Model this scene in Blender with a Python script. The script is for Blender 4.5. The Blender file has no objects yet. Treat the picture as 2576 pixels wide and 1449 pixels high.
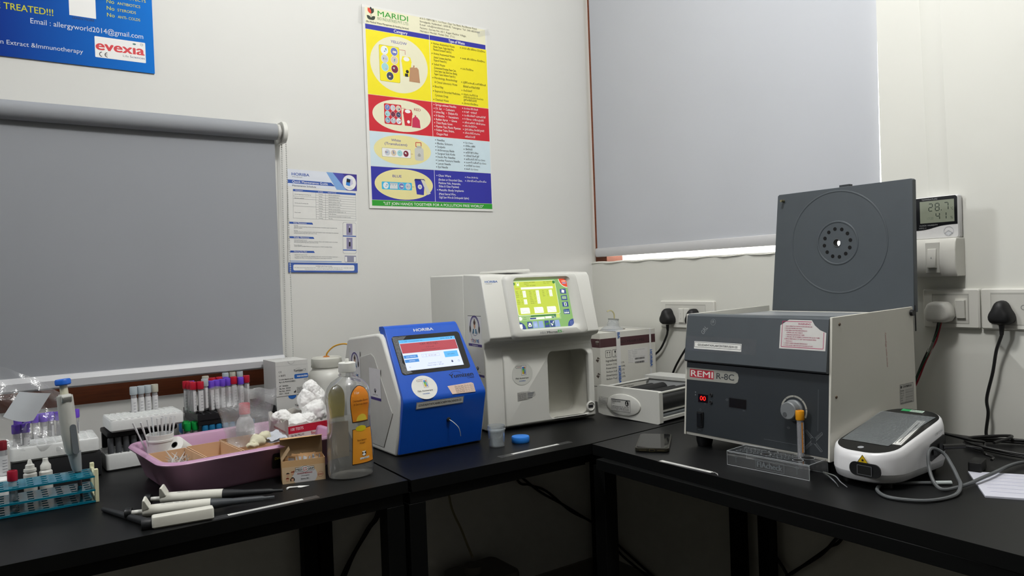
import bpy, bmesh, math, random
from mathutils import Vector, Matrix
random.seed(7)
scene = bpy.context.scene
col = scene.collection
rad = math.radians

# ---------------------------------------------------------------- camera
# world: left wall is y=0, right wall is x=0, floor z=0, bench tops z=0.75 (metres)
cam = bpy.data.cameras.new('camera')
cam_o = bpy.data.objects.new('camera', cam)
col.objects.link(cam_o)
cam.sensor_width = 36.0
cam.lens = 25.994
cam.clip_start = 0.02
rot = Matrix(((0.817815, 0.037183, -0.574278), (-0.574340, -0.010066, -0.818555), (-0.036217, 0.999258, 0.013123)))
cam_o.matrix_world = Matrix.Translation((-1.84518, -2.10005, 1.152)) @ rot.to_4x4()
scene.camera = cam_o

# ---------------------------------------------------------------- world, lamps, exposure
wd = bpy.data.worlds.new('daylight'); scene.world = wd; wd.use_nodes = True
wd.node_tree.nodes['Background'].inputs[0].default_value = (1.0, 0.97, 0.93, 1)
wd.node_tree.nodes['Background'].inputs[1].default_value = 9.0

def area(name, loc, sx, sy, power, color, aim):
    l = bpy.data.lights.new(name, 'AREA'); l.shape = 'RECTANGLE'; l.size = sx; l.size_y = sy
    l.energy = power; l.color = color
    o = bpy.data.objects.new(name, l); col.objects.link(o); o.location = loc
    o.rotation_euler = (Vector(aim) - Vector(loc)).to_track_quat('-Z', 'Y').to_euler()
    return o
lp_ = bpy.data.lights.new('room_lamp', 'POINT'); lp_.energy = 60; lp_.color = (1.0, 0.99, 0.965); lp_.shadow_soft_size = 0.11
lo_ = bpy.data.objects.new('room_lamp', lp_); col.objects.link(lo_); lo_.location = (-1.05, -1.35, 2.52)
area('wall_tube_lamp', (-3.1, -0.10, 2.36), 0.6, 0.05, 44, (0.97, 0.99, 1.0), (-3.1, -2.0, 2.0))
vs = scene.view_settings
scene.display_settings.display_device = 'sRGB'
vs.view_transform = 'Standard'; vs.look = 'None'; vs.gamma = 1.0; vs.use_curve_mapping = False
vs.exposure = 0.0
try:
    scene.cycles.use_denoising = True
    scene.cycles.max_bounces = 10; scene.cycles.transparent_max_bounces = 24
    scene.cycles.caustics_reflective = False; scene.cycles.caustics_refractive = False
    scene.cycles.sample_clamp_indirect = 6.0
except Exception:
    pass

# ---------------------------------------------------------------- materials
def lin(h):
    h = h.lstrip('#'); o = []
    for i in (0, 2, 4):
        c = int(h[i:i+2], 16) / 255.0
        o.append(c / 12.92 if c <= 0.04045 else ((c + 0.055) / 1.055) ** 2.4)
    return tuple(o) + (1.0,)
_mc = {}
def M(hexc, rough=0.5, metal=0.0, spec=0.4, noise=0.05, scale=35.0, bump=0.0, emit=0.0, trans=0.0, stretch=None, dark=None):
    key = (hexc, rough, metal, spec, noise, scale, bump, emit, trans, stretch, dark)
    if key in _mc: return _mc[key]
    m = bpy.data.materials.new('mat_' + hexc.strip('#')); m.use_nodes = True
    nt = m.node_tree; b = nt.nodes['Principled BSDF']; c = lin(hexc)
    b.inputs['Base Color'].default_value = c
    b.inputs['Roughness'].default_value = rough; b.inputs['Metallic'].default_value = metal
    b.inputs['Specular IOR Level'].default_value = spec
    if trans: b.inputs['Transmission Weight'].default_value = trans
    if emit:
        b.inputs['Emission Color'].default_value = c; b.inputs['Emission Strength'].default_value = emit
        b.inputs['Base Color'].default_value = (0.02, 0.02, 0.02, 1)
    elif noise or bump:
        tc = nt.nodes.new('ShaderNodeTexCoord'); mp = nt.nodes.new('ShaderNodeMapping'); n = nt.nodes.new('ShaderNodeTexNoise')
        nt.links.new(tc.outputs['Object'], mp.inputs[0]); nt.links.new(mp.outputs[0], n.inputs['Vector'])
        if stretch: mp.inputs['Scale'].default_value = stretch
        n.inputs['Scale'].default_value = scale; n.inputs['Detail'].default_value = 5
        if noise:
            mx = nt.nodes.new('ShaderNodeMix'); mx.data_type = 'RGBA'
            d = lin(dark) if dark else tuple(max(0, x * (1 - noise * 2)) for x in c[:3]) + (1,)
            e = c if dark else tuple(min(1, x * (1 + noise * 0.6)) for x in c[:3]) + (1,)
            mx.inputs['A'].default_value = d; mx.inputs['B'].default_value = e
            nt.links.new(n.outputs['Fac'], mx.inputs['Factor']); nt.links.new(mx.outputs['Result'], b.inputs['Base Color'])
        if bump:
            bp = nt.nodes.new('ShaderNodeBump'); bp.inputs['Strength'].default_value = bump; bp.inputs['Distance'].default_value = 0.002
            nt.links.new(n.outputs['Fac'], bp.inputs['Height']); nt.links.new(bp.outputs[0], b.inputs['Normal'])
    _mc[key] = m
    return m
def clear(hexc='#ffffff', body=0.12, rough=0.08, gloss=0.5, tint='#ffffff', bump=0.0, scale=60):
    key = ('clear', hexc, body, rough, gloss, tint, bump, scale)
    if key in _mc: return _mc[key]
    m = bpy.data.materials.new('mat_clear'); m.use_nodes = True; nt = m.node_tree
    nt.nodes.remove(nt.nodes['Principled BSDF']); out = nt.nodes['Material Output']; N = nt.nodes.new
    t = N('ShaderNodeBsdfTransparent'); t.inputs[0].default_value = lin(tint)
    d = N('ShaderNodeBsdfDiffuse'); d.inputs[0].default_value = lin(hexc)
    g = N('ShaderNodeBsdfGlossy'); g.inputs['Roughness'].default_value = rough
    lw = N('ShaderNodeLayerWeight'); lw.inputs[0].default_value = 0.35
    ma = N('ShaderNodeMath'); ma.operation = 'MULTIPLY_ADD'; ma.inputs[1].default_value = gloss; ma.inputs[2].default_value = 0.03
    m1 = N('ShaderNodeMixShader'); m2 = N('ShaderNodeMixShader')
    nz = N('ShaderNodeTexNoise'); nz.inputs['Scale'].default_value = scale
    mb = N('ShaderNodeMath'); mb.operation = 'MULTIPLY_ADD'; mb.inputs[1].default_value = body * 0.8; mb.inputs[2].default_value = body * 0.6
    L = nt.links.new
    L(nz.outputs['Fac'], mb.inputs[0]); L(mb.outputs[0], m1.inputs[0]); L(t.outputs[0], m1.inputs[1]); L(d.outputs[0], m1.inputs[2])
    L(lw.outputs['Facing'], ma.inputs[0]); L(ma.outputs[0], m2.inputs[0]); L(m1.outputs[0], m2.inputs[1]); L(g.outputs[0], m2.inputs[2])
    if bump:
        bp = N('ShaderNodeBump'); bp.inputs['Strength'].default_value = bump; bp.inputs['Distance'].default_value = 0.004
        L(nz.outputs['Fac'], bp.inputs['Height']); L(bp.outputs[0], g.inputs['Normal']); L(bp.outputs[0], d.inputs['Normal']); L(bp.outputs[0], lw.inputs['Normal'])
    L(m2.outputs[0], out.inputs[0])
    _mc[key] = m
    return m

WHITE = M('#dcdcd6', 0.4); PAPER = M('#e4e4e0', 0.65, noise=0.03); BLACK = M('#101113', 0.4); INK = M('#1c1c20', 0.6); GREY = M('#8a8c8e', 0.5)
CASE = M('#d6d6d0', 0.42, noise=0.03, scale=12); DGREY = M('#3c4145', 0.5, noise=0.04); BLUEINK = M('#22448c', 0.6); REDINK = M('#b01f34', 0.6)
CORD = M('#0d0d0e', 0.45, spec=0.5); PLUGB = M('#131315', 0.55); STEEL = M('#b9bcc0', 0.28, metal=1.0)

# ---------------------------------------------------------------- geometry helpers
class Fr:
    """A flat frame: origin o, directions u (across) and v (up), normal n towards the viewer of the print."""
    def __init__(s, o, u, v):
        s.o = Vector(o); s.u = Vector(u).normalized(); s.v = Vector(v).normalized(); s.n = s.u.cross(s.v)
    def P(s, x, y, h=0.0): return s.o + s.u * x + s.v * y + s.n * h

_tscene = bpy.data.scenes.new('type_setting')
_tc = bpy.data.curves.new('type', 'FONT'); _tc.resolution_u = 4; _tc.fill_mode = 'FRONT'
_to = bpy.data.objects.new('type', _tc); _tscene.collection.objects.link(_to)
_tcache = {}
def glyphs(s, bold):
    k = (s, bold)
    if k in _tcache: return _tcache[k]
    _tc.body = s; _tc.size = 1.0; _tc.offset = 0
    _tc.update_tag(); _to.update_tag()
    vl = _tscene.view_layers[0]; vl.update(); dg = vl.depsgraph; dg.update()
    ev = _to.evaluated_get(dg); me = ev.to_mesh()
    vs_ = [(v.co.x, v.co.y) for v in me.vertices]; fs = [tuple(p.vertices) for p in me.polygons]
    ev.to_mesh_clear()
    _tcache[k] = (vs_, fs)
    return _tcache[k]

def crom(pts, n=8):
    pts = [Vector(p) for p in pts]
    if len(pts) < 3: return pts
    out = []; q = [pts[0] * 2 - pts[1]] + pts + [pts[-1] * 2 - pts[-2]]
    for i in range(1, len(q) - 2):
        a, b, c, d = q[i-1:i+3]
        for k in range(n):
            t = k / n
            out.append(0.5 * (2*b + (c-a)*t + (2*a-5*b+4*c-d)*t*t + (3*b-a-3*c+d)*t**3))
    out.append(pts[-1])
    return out
def rrect(x0, y0, x1, y1, r, n=5):
    p = []
    for cx, cy, a0 in ((x1-r, y0+r, -90), (x1-r, y1-r, 0), (x0+r, y1-r, 90), (x0+r, y0+r, 180)):
        for i in range(n + 1):
            a = rad(a0 + 90 * i / n); p.append((cx + r * math.cos(a), cy + r * math.sin(a)))
    return p

class MB:
    def __init__(s): s.v = []; s.f = []; s.mi = []; s.m = []; s.sm = []
    def add(s, vs_, fs, m, sm=True):
        s.sm += [sm] * len(fs)
        if m not in s.m: s.m.append(m)
        k = s.m.index(m); b = len(s.v)
        s.v += [tuple(x) for x in vs_]; s.f += [tuple(i + b for i in f) for f in fs]; s.mi += [k] * len(fs)
        return s
    def box(s, x0, y0, z0, x1, y1, z1, m):
        v = [(x, y, z) for z in (z0, z1) for y in (y0, y1) for x in (x0, x1)]
        return s.add(v, [(0,2,3,1), (4,5,7,6), (0,1,5,4), (2,6,7,3), (0,4,6,2), (1,3,7,5)], m)
    def prism(s, pts, axis, a, b, m):
        def q(p, c): return (c, p[0], p[1]) if axis == 'x' else (p[0], c, p[1]) if axis == 'y' else (p[0], p[1], c)
        n = len(pts); v = [q(p, a) for p in pts] + [q(p, b) for p in pts]
        return s.add(v, [tuple(range(n))[::-1], tuple(range(n, 2*n))] + [(i, (i+1) % n, n + (i+1) % n, n + i) for i in range(n)], m)
    def loft(s, rings, m, caps=(1, 1)):
        n = len(rings[0]); v = [p for r in rings for p in r]; f = []
        for k in range(len(rings) - 1):
            for i in range(n):
                j = (i + 1) % n; f.append((k*n + i, k*n + j, (k+1)*n + j, (k+1)*n + i))
        if caps[0]: f.append(tuple(range(n))[::-1])
        if caps[1]: f.append(tuple((len(rings)-1)*n + i for i in range(n)))
        return s.add(v, f, m)
    def rbox(s, x0, y0, z0, x1, y1, z1, r, m, e=0.003, n=5, tz=0.0):
        """box with rounded upright corners, softened rim edges; tz widens (+) the top"""
        rings = []
        for z, i, w in ((z0, e, 0), (z0 + e, 0, 0), (z1 - e, 0, 1), (z1 - e*0.3, e*0.3, 1), (z1, e, 1)):
            g = i - tz * w
            rings.append([(px, py, z) for px, py in rrect(x0 + g, y0 + g, x1 - g, y1 - g, max(r - i, 0.0005), n)])
        return s.loft(rings, m)
    def lathe(s, prof, m, c=(0, 0, 0), n=24, T=None):
        rings = []
        for r, z in prof:
            ring = []
            for i in range(n):
                a = 2 * math.pi * i / n; p = Vector((max(r, 1e-5) * math.cos(a), max(r, 1e-5) * math.sin(a), z))
                if T is not None: p = T @ p
                ring.append(tuple(p + Vector(c)))
            rings.append(ring)
        return s.loft(rings, m, (0, 0))
    def tube(s, pts, r, m, n=8, k=8):
        P = crom(pts, k); rings = []; t0 = (P[1] - P[0]).normalized()
        up = Vector((0, 0, 1)) if abs(t0.z) < 0.9 else Vector((1, 0, 0)); nn = t0.cross(up).normalized()
        for i, p in enumerate(P):
            t = (P[min(i+1, len(P)-1)] - P[max(i-1, 0)]).normalized()
            nn = (nn - t * nn.dot(t)).normalized(); bb = t.cross(nn)
            rr = r(i / (len(P)-1)) if callable(r) else r
            rings.append([tuple(p + (nn * math.cos(2*math.pi*j/n) + bb * math.sin(2*math.pi*j/n)) * rr) for j in range(n)])
        return s.loft(rings, m)
    def grid(s, fn, nu, nv, m):
        v = [fn(i / nu, j / nv) for j in range(nv + 1) for i in range(nu + 1)]
        return s.add(v, [(j*(nu+1)+i, j*(nu+1)+i+1, (j+1)*(nu+1)+i+1, (j+1)*(nu+1)+i) for j in range(nv) for i in range(nu)], m)
    # flat prints on a frame
    def poly(s, fr, pts, m, h=0.0004):
        if h < 0.003: h *= 0.5
        return s.add([fr.P(x, y, h) for x, y in pts], [tuple(range(len(pts)))], m, False)
    def quad(s, fr, x0, y0, x1, y1, m, h=0.0004): return s.poly(fr, [(x0, y0), (x1, y0), (x1, y1), (x0, y1)], m, h)
    def disc(s, fr, cx, cy, rx, m, ry=None, h=0.0005, n=28, a0=0, a1=360):
        ry = ry or rx; k = n if a1 - a0 >= 360 else n + 1
        return s.poly(fr, [(cx + rx*math.cos(rad(a0 + (a1-a0)*i/n)), cy + ry*math.sin(rad(a0 + (a1-a0)*i/n))) for i in range(k)], m, h)
    def ring(s, fr, cx, cy, r0, r1, m, h=0.0006, n=28, a0=0, a1=360, k=1.0):
        v = []; f = []
        if h < 0.003: h *= 0.5
        for i in range(n + 1):
            a = rad(a0 + (a1-a0)*i/n)
            v += [fr.P(cx + r0*math.cos(a), cy + r0*k*math.sin(a), h), fr.P(cx + r1*math.cos(a), cy + r1*k*math.sin(a), h)]
        for i in range(n): f.append((2*i, 2*i+1, 2*i+3, 2*i+2))
        return s.add(v, f, m)
    def line(s, fr, pts, w, m, h=0.0006):
        for (xa, ya), (xb, yb) in zip(pts[:-1], pts[1:]):
            d = Vector((xb-xa, yb-ya)); L = d.length or 1e-6; px, py = -d.y/L*w/2, d.x/L*w/2
            s.poly(fr, [(xa-px, ya-py), (xb-px, yb-py), (xb+px, yb+py), (xa+px, ya+py)], m, h)
        return s
    def frame(s, fr, x0, y0, x1, y1, w, m, h=0.0006):
        return s.line(fr, [(x0, y0), (x1, y0), (x1, y1), (x0, y1), (x0, y0)], w, m, h)
    def text(s, fr, x, y, body, cap, m, w=None, bold=0.0, align='L', h=0.0008, ang=0.0, slant=0.0):
        vs_, fs = glyphs(body, bold)
        if not vs_: return s
        xs = [p[0] for p in vs_]; x0, x1 = min(xs), max(xs); sy = cap / 0.69
        sx = w / (x1 - x0) if w else sy
        W = (x1 - x0) * sx; ox = {'L': 0, 'C': -W/2, 'R': -W}[align]; ca, sa = math.cos(rad(ang)), math.sin(rad(ang))
        out = []
        for px, py in vs_:
            a = (px - x0) * sx + ox + slant * py * sy; b = py * sy
            out.append((x + a*ca - b*sa, y + a*sa + b*ca))
        if h < 0.003: h *= 0.5
        d = bold * sy * 0.8
        for k, q in enumerate((-d, d, 0) if bold > 0 else (0,)):   # bold letters are struck more than once, slightly apart
            s.add([fr.P(px + q*ca - (d*0.7 if k == 2 else 0)*sa, py + q*sa + (d*0.7 if k == 2 else 0)*ca, h + k*0.00003) for px, py in out], fs, m, False)
        return s
    def xf(s, T, start=0):
        for i in range(start, len(s.v)): s.v[i] = tuple(T @ Vector(s.v[i]))
        return s

def obj(name, mb, parent=None, bevel=0.0, seg=2, sub=0, ang=35, rec=False):
    me = bpy.data.meshes.new(name); me.from_pydata(mb.v, [], mb.f)
    for m in mb.m: me.materials.append(m)
    me.polygons.foreach_set('material_index', mb.mi)
    me.polygons.foreach_set('use_smooth', mb.sm)
    bm = bmesh.new(); bm.from_mesh(me)
    if rec: bmesh.ops.recalc_face_normals(bm, faces=bm.faces)
    bm.to_mesh(me); bm.free(); me.update()
    try: me.set_sharp_from_angle(angle=rad(ang))
    except Exception: pass
    o = bpy.data.objects.new(name, me); col.objects.link(o)
    if parent: o.parent = parent
    if sub:
        md = o.modifiers.new('s', 'SUBSURF'); md.levels = sub; md.render_levels = sub
    if bevel:
        md = o.modifiers.new('b', 'BEVEL'); md.width = bevel; md.segments = seg; md.limit_method = 'ANGLE'; md.angle_limit = rad(40)
    return o
def cut(o, mb):
    """carve mb's solid out of o, leaving only the carved mesh"""
    c = obj('carving', mb, o.parent, rec=True); md = o.modifiers.new('c', 'BOOLEAN'); md.object = c; md.operation = 'DIFFERENCE'; md.solver = 'EXACT'
    try: md.material_mode = 'TRANSFER'
    except Exception: pass
    dg = bpy.context.evaluated_depsgraph_get(); dg.update()
    me = bpy.data.meshes.new_from_object(o.evaluated_get(dg)); me.name = o.data.name
    o.modifiers.clear(); o.data = me
    bpy.data.objects.remove(c, do_unlink=True)
    me.polygons.foreach_set('use_smooth', [True] * len(me.polygons))
    try: me.set_sharp_from_angle(angle=rad(35))
    except Exception: pass
    return o
def tag(o, label, cat, group=None):
    o['label'] = label; o['category'] = cat
    if group: o['group'] = group
    return o
def thing(name, label, cat, loc=(0, 0, 0), rz=0.0, group=None):
    o = bpy.data.objects.new(name, None); col.objects.link(o); o.empty_display_size = 0.02
    o.location = loc; o.rotation_euler = (0, 0, rad(rz))
    return tag(o, label, cat, group)
def solo(name, mb, label, cat, loc=(0, 0, 0), rz=0.0, group=None, **k):
    o = obj(name, mb, **k); o.location = loc; o.rotation_euler = (0, 0, rad(rz))
    return tag(o, label, cat, group)
def struct(name, mb, parent=None, **k):
    o = obj(name, mb, parent, **k)
    if not parent: o['kind'] = 'structure'
    return o
def copy_tree(o, parent=None):
    c = o.copy(); col.objects.link(c); c.parent = parent
    for ch in list(o.children): copy_tree(ch, c)
    return c
ORD = ['first', 'second', 'third', 'fourth', 'fifth', 'sixth', 'seventh', 'eighth', 'ninth', 'tenth', 'eleventh', 'twelfth']
X, Y, Z = (1, 0, 0), (0, 1, 0), (0, 0, 1)
LW, RWU = Fr((0, 0, 0), X, Z), (0, -1, 0)      # left wall faces -y; right wall's across direction

# ---------------------------------------------------------------- room
PAINT = M('#dcdcd8', 0.55, noise=0.015, scale=6, bump=0.06)
PAINT2 = M('#d8d8d1', 0.55, noise=0.02, scale=5, bump=0.08)
BROWN = M('#80401e', 0.45, noise=0.3, scale=14, stretch=(1, 1, 14))
def wall_with_hole(name, m, along, c0, c1, z1, hx0, hx1, hz0, hz1, t0, t1):
    b = MB()
    def bx(a0, a1, za, zb):
        if along == 'x': b.box(a0, t0, za, a1, t1, zb, m)
        else: b.box(t0, a0, za, t1, a1, zb, m)
    bx(c0, c1, 0, hz0); bx(c0, c1, hz1, z1); bx(c0, hx0, hz0, hz1); bx(hx1, c1, hz0, hz1)
    return struct(name, b)
wall_with_hole('wall_left', PAINT, 'x', -4.0, 0.0, 2.7, -3.0, -1.21, 0.88, 1.56, 0.0, 0.12)
wall_with_hole('wall_right', PAINT2, 'y', -4.2, 0.12, 2.7, -1.11, 0.0, 1.2, 2.45, 0.0, 0.12)
b = MB().box(-4.0, -4.2, 0, 0, -4.32, 2.7, M('#6e6b64', 0.6)); struct('wall_near', b)
b = MB().box(-4.0, -4.32, 0, -4.12, 0.12, 2.7, M('#6e6b64', 0.6)); struct('wall_rear', b)
b = MB().box(-4.12, -4.32, -0.1, 0.12, 0.12, 0, M('#46423a', 0.35, noise=0.06, scale=9)); struct('floor', b)
b = MB().box(-4.12, -4.32, 2.7, 0.12, 0.12, 2.8, M('#dedede', 0.7)); struct('ceiling', b)
b = MB().box(-4.0, -0.012, 0, 0, 0, 0.1, M('#7a756a', 0.4, noise=0.08)); struct('baseboard_left', b)
b = MB().box(-0.012, -4.2, 0, 0, -0.012, 0.1, M('#7a756a', 0.4, noise=0.08)); struct('baseboard_right', b)
# cable trunking that runs down the right wall to the switch box
b = MB()
b.grid(lambda u, v: (-0.0035 * math.sin(math.pi * u) ** 0.6 if 0 < u < 1 else 0.0, -1.216 - 0.046 * u - (1.72 - 1.21 - v * 1.48) * 0.022, 1.215 + v * 1.48), 8, 1, PAINT2)
struct('trim_1', b)
# left window: brown wooden frame, glass behind the blind
w = struct('window_1', MB().box(-3.0, 0.0, 0.88, -1.21, 0.05, 0.94, BROWN).box(-3.0, 0, 1.51, -1.21, 0.05, 1.56, BROWN)
           .box(-3.0, 0, 0.94, -2.95, 0.05, 1.51, BROWN).box(-1.26, 0, 0.94, -1.21, 0.05, 1.51, BROWN))
w['kind'] = 'structure'
obj('pane', MB().box(-2.95, 0.02, 0.94, -1.26, 0.026, 1.51, clear('#c8d4d8', 0.5, 0.3)), w)
# right window
w = struct('window_2', MB().box(0.09, -1.11, 1.2, 0.12, -1.09, 2.45, WHITE).box(0.02, -0.06, 1.2, 0.1, 0.0, 2.45, BROWN)
           .box(0.09, -1.09, 1.2, 0.12, -0.06, 1.203, BROWN).box(0.09, -1.09, 2.4, 0.12, -0.06, 2.45, BROWN))
obj('pane', MB().box(0.10, -1.09, 1.203, 0.106, -0.06, 2.4, clear('#e8f0f2', 0.03, 0.05)), w)
b = MB(); n = 40
b.grid(lambda u, v: (-0.004 - 0.004 * math.sin(u * 37) * math.sin(u * 91 + 1) * (1 - v) + 0.012 * v, -1.112 * u, 1.196 + 0.006 * v + 0.0015 * math.sin(u * 53)), n, 2, PAINT2)
obj('sill', b, w)

# roller blinds
FABRIC = M('#96999e', 0.85, noise=0.03, scale=4)
FABRIC2 = M('#bcbfc5', 0.85, noise=0.03, scale=3)
rb = thing('roller_blind', 'grey roller blind with a bead chain over the lower window on the left', 'roller blind', (-1.19, -0.04, 1.58))
def P_(mb): # world-built parts brought to the parent's origin
    return mb
def rel(mb, o): return mb.xf(Matrix.Translation(-Vector(o)))
o0 = (-1.19, -0.04, 1.58)
b = MB().grid(lambda u, v: (-3.05 + u * (1.862), -0.037 - 0.003 * math.sin(u * 9 + v * 4), 0.955 + v * 0.63), 24, 12, FABRIC)
obj('fabric', rel(b, o0), rb)
T = Matrix.Rotation(rad(90), 4, 'Y')
b = MB().lathe([(0, -1.87), (0.0225, -1.87), (0.0225, 0.0), (0, 0.0)], FABRIC, c=(-1.186, -0.045, 1.582), T=T, n=32); obj('roller', rel(b, o0), rb)
b = MB().lathe([(0.0185, -0.004), (0.0215, 0), (0.0215, 0.006), (0.013, 0.008), (0.013, 0.018), (0, 0.018)], M('#c6c6c2', 0.35), c=(-1.183, -0.045, 1.582), T=T, n=28)
obj('chain_drive', rel(b, o0), rb)
b = MB(); pr = [(-0.0, 1.553), (-0.0, 1.612)] + [(-0.045 + 0.03 * math.cos(rad(a)) , 1.582 + 0.03 * math.sin(rad(a))) for a in range(80, 281, 20)] + [(-0.03, 1.553)]
b.prism(pr, 'x', -1.172, -1.160, WHITE); obj('bracket', rel(b, o0), rb, bevel=0.0015)
BAR = M('#c9cacd', 0.4, noise=0.02)
b = MB().prism([(-0.040, 0.928), (-0.052, 0.932), (-0.054, 0.95), (-0.047, 0.962), (-0.036, 0.962), (-0.034, 0.93)], 'x', -3.05, -1.186, BAR); obj('bottom_bar', rel(b, o0), rb, bevel=0.002)
b = MB(); bead = M('#c9cac6', 0.3)
for x0, x1, y_ in ((-1.167, -1.180, -0.034), (-1.160, -1.164, -0.05)):
    zt, zb = 1.555, 0.86
    k = int((zt - zb) / 0.006)
    for i in range(k):
        t = i / (k - 1); zz = zt - (zt - zb) * t; xx = x0 + (x1 - x0) * t
        for j in range(1):
            b.lathe([(0, -0.0022), (0.0019, -0.0011), (0.0019, 0.0011), (0, 0.0022)], bead, c=(xx, y_, zz), n=6)
    b.tube([(x0, y_, zt), (x1, y_, zb)], 0.0006, bead, n=4)
obj('bead_chain', rel(b, o0), rb)
o0 = (0.012, -0.55, 1.25)
rb = thing('roller_blind', 'grey roller blind over the tall right-hand window with daylight below its bar', 'roller blind', o0)
b = MB().grid(lambda u, v: (0.012 - 0.004 * math.sin(u * 19) * (1 - v) ** 6 - 0.003 * math.sin(u * 3.1) + 0.006 * (u > 0.97) * (u - 0.97) * 20, -0.0185 - 1.0865 * u + 0.007 * (1 - v) ** 1.5 * u, 1.248 + v * 1.2), 60, 24, FABRIC2)
obj('fabric', rel(b, o0), rb)
b = MB().prism([(0.004, 1.2195), (0.018, 1.2195), (0.020, 1.235), (0.015, 1.252), (0.004, 1.252), (-0.001, 1.236)], 'y', -0.0185, -1.108, M('#c4c4c6', 0.45, noise=0.02)); obj('bottom_bar', rel(b, o0), rb, bevel=0.002)
b = MB().lathe([(0, 0), (0.022, 0), (0.022, 1.09), (0, 1.09)], FABRIC2, c=(0.03, -0.015, 2.43), T=Matrix.Rotation(rad(90), 4, 'X'), n=24); obj('roller', rel(b, o0), rb)
# ---------------------------------------------------------------- wall posters
def poster(name, label, cat, loc, w, h, build, m=PAPER, th=0.0008, curl=0.0):
    """thin printed sheet hung on the left wall; origin at its top-left corner, print runs right (x) and down (-z)"""
    b = MB(); b.box(0, -0.003 - th, -h, w, -0.003, 0, m)
    build(b, Fr((0, -0.003 - th, 0), X, Z))
    return solo(name, b, label, cat, loc)
H = '#'
def col_(h, r=0.45): return M(h, r, noise=0.02)
YEL, RED_, PBLU, GRN, CREAM, ICE = col_('#f2e21c'), col_('#c8202f'), col_('#2d2f9c'), col_('#2a9a2c'), col_('#e9e6c8'), col_('#cfe2ea')
PALE = col_('#e9e0a0'); WHT = col_('#f0f0ee')
def biohazard(b, f, x, y, r, m, h=0.0009):
    for a in (90, 210, 330):
        b.ring(f, x + r*0.42*math.cos(rad(a)), y + r*0.42*math.sin(rad(a)), r*0.36, r*0.5, m, h, 12, a+35-180, a-35+180)
    b.ring(f, x, y, r*0.22, r*0.34, m, h, 12)
def bin_(b, f, x, y, w, h, body, lid):
    b.poly(f, [(x-w*0.36, y-h*0.5), (x+w*0.36, y-h*0.5), (x+w*0.5, y+h*0.22), (x-w*0.5, y+h*0.22)], body, 0.0009)
    b.poly(f, [(x-w*0.55, y+h*0.22), (x+w*0.55, y+h*0.22), (x+w*0.4, y+h*0.5), (x-w*0.4, y+h*0.5)], lid, 0.0009)
    b.disc(f, x, y+h*0.38, w*0.32, WHT, h*0.11, 0.0011, 16)
    b.disc(f, x+w*0.05, y-h*0.25, w*0.16, INK if body is YEL else WHT, w*0.16, 0.0011, 12)
def photos(b, f, pts, r, seed):
    rnd = random.Random(seed); pal = ['#9fd4d8', '#e8eef0', '#7a2038', '#6a78c0', '#39405a', '#c9ccd2', '#8ab0c8', '#d8c8b0', '#b0bcc4']
    for i, (x, y) in enumerate(pts):
        b.disc(f, x, y, r, WHT, r*1.08, 0.0010, 18); b.disc(f, x, y, r*0.93, col_(pal[(i*2+seed) % 9]), r, 0.0011, 18)
        for k in range(4):
            a = rnd.random()*6.28; d = rnd.random()*r*0.55
            b.disc(f, x + d*math.cos(a), y + d*math.sin(a), r*(0.15+0.2*rnd.random()), col_(pal[rnd.randrange(9)]), r*(0.12+0.2*rnd.random()), 0.0012 + k*0.00008, 8)
def leaf(b, f, x, y, L, w, ang, m, h):
    ca, sa = math.cos(rad(ang)), math.sin(rad(ang)); p = [(L*t, w*math.sin(math.pi*t)**0.8) for t in [i/8 for i in range(9)]] + [(L*t, -w*math.sin(math.pi*t)**0.8) for t in [i/8 for i in range(7, 0, -1)]]
    b.poly(f, [(x + a*ca - c_*sa, y + a*sa + c_*ca) for a, c_ in p], m, h)
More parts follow.
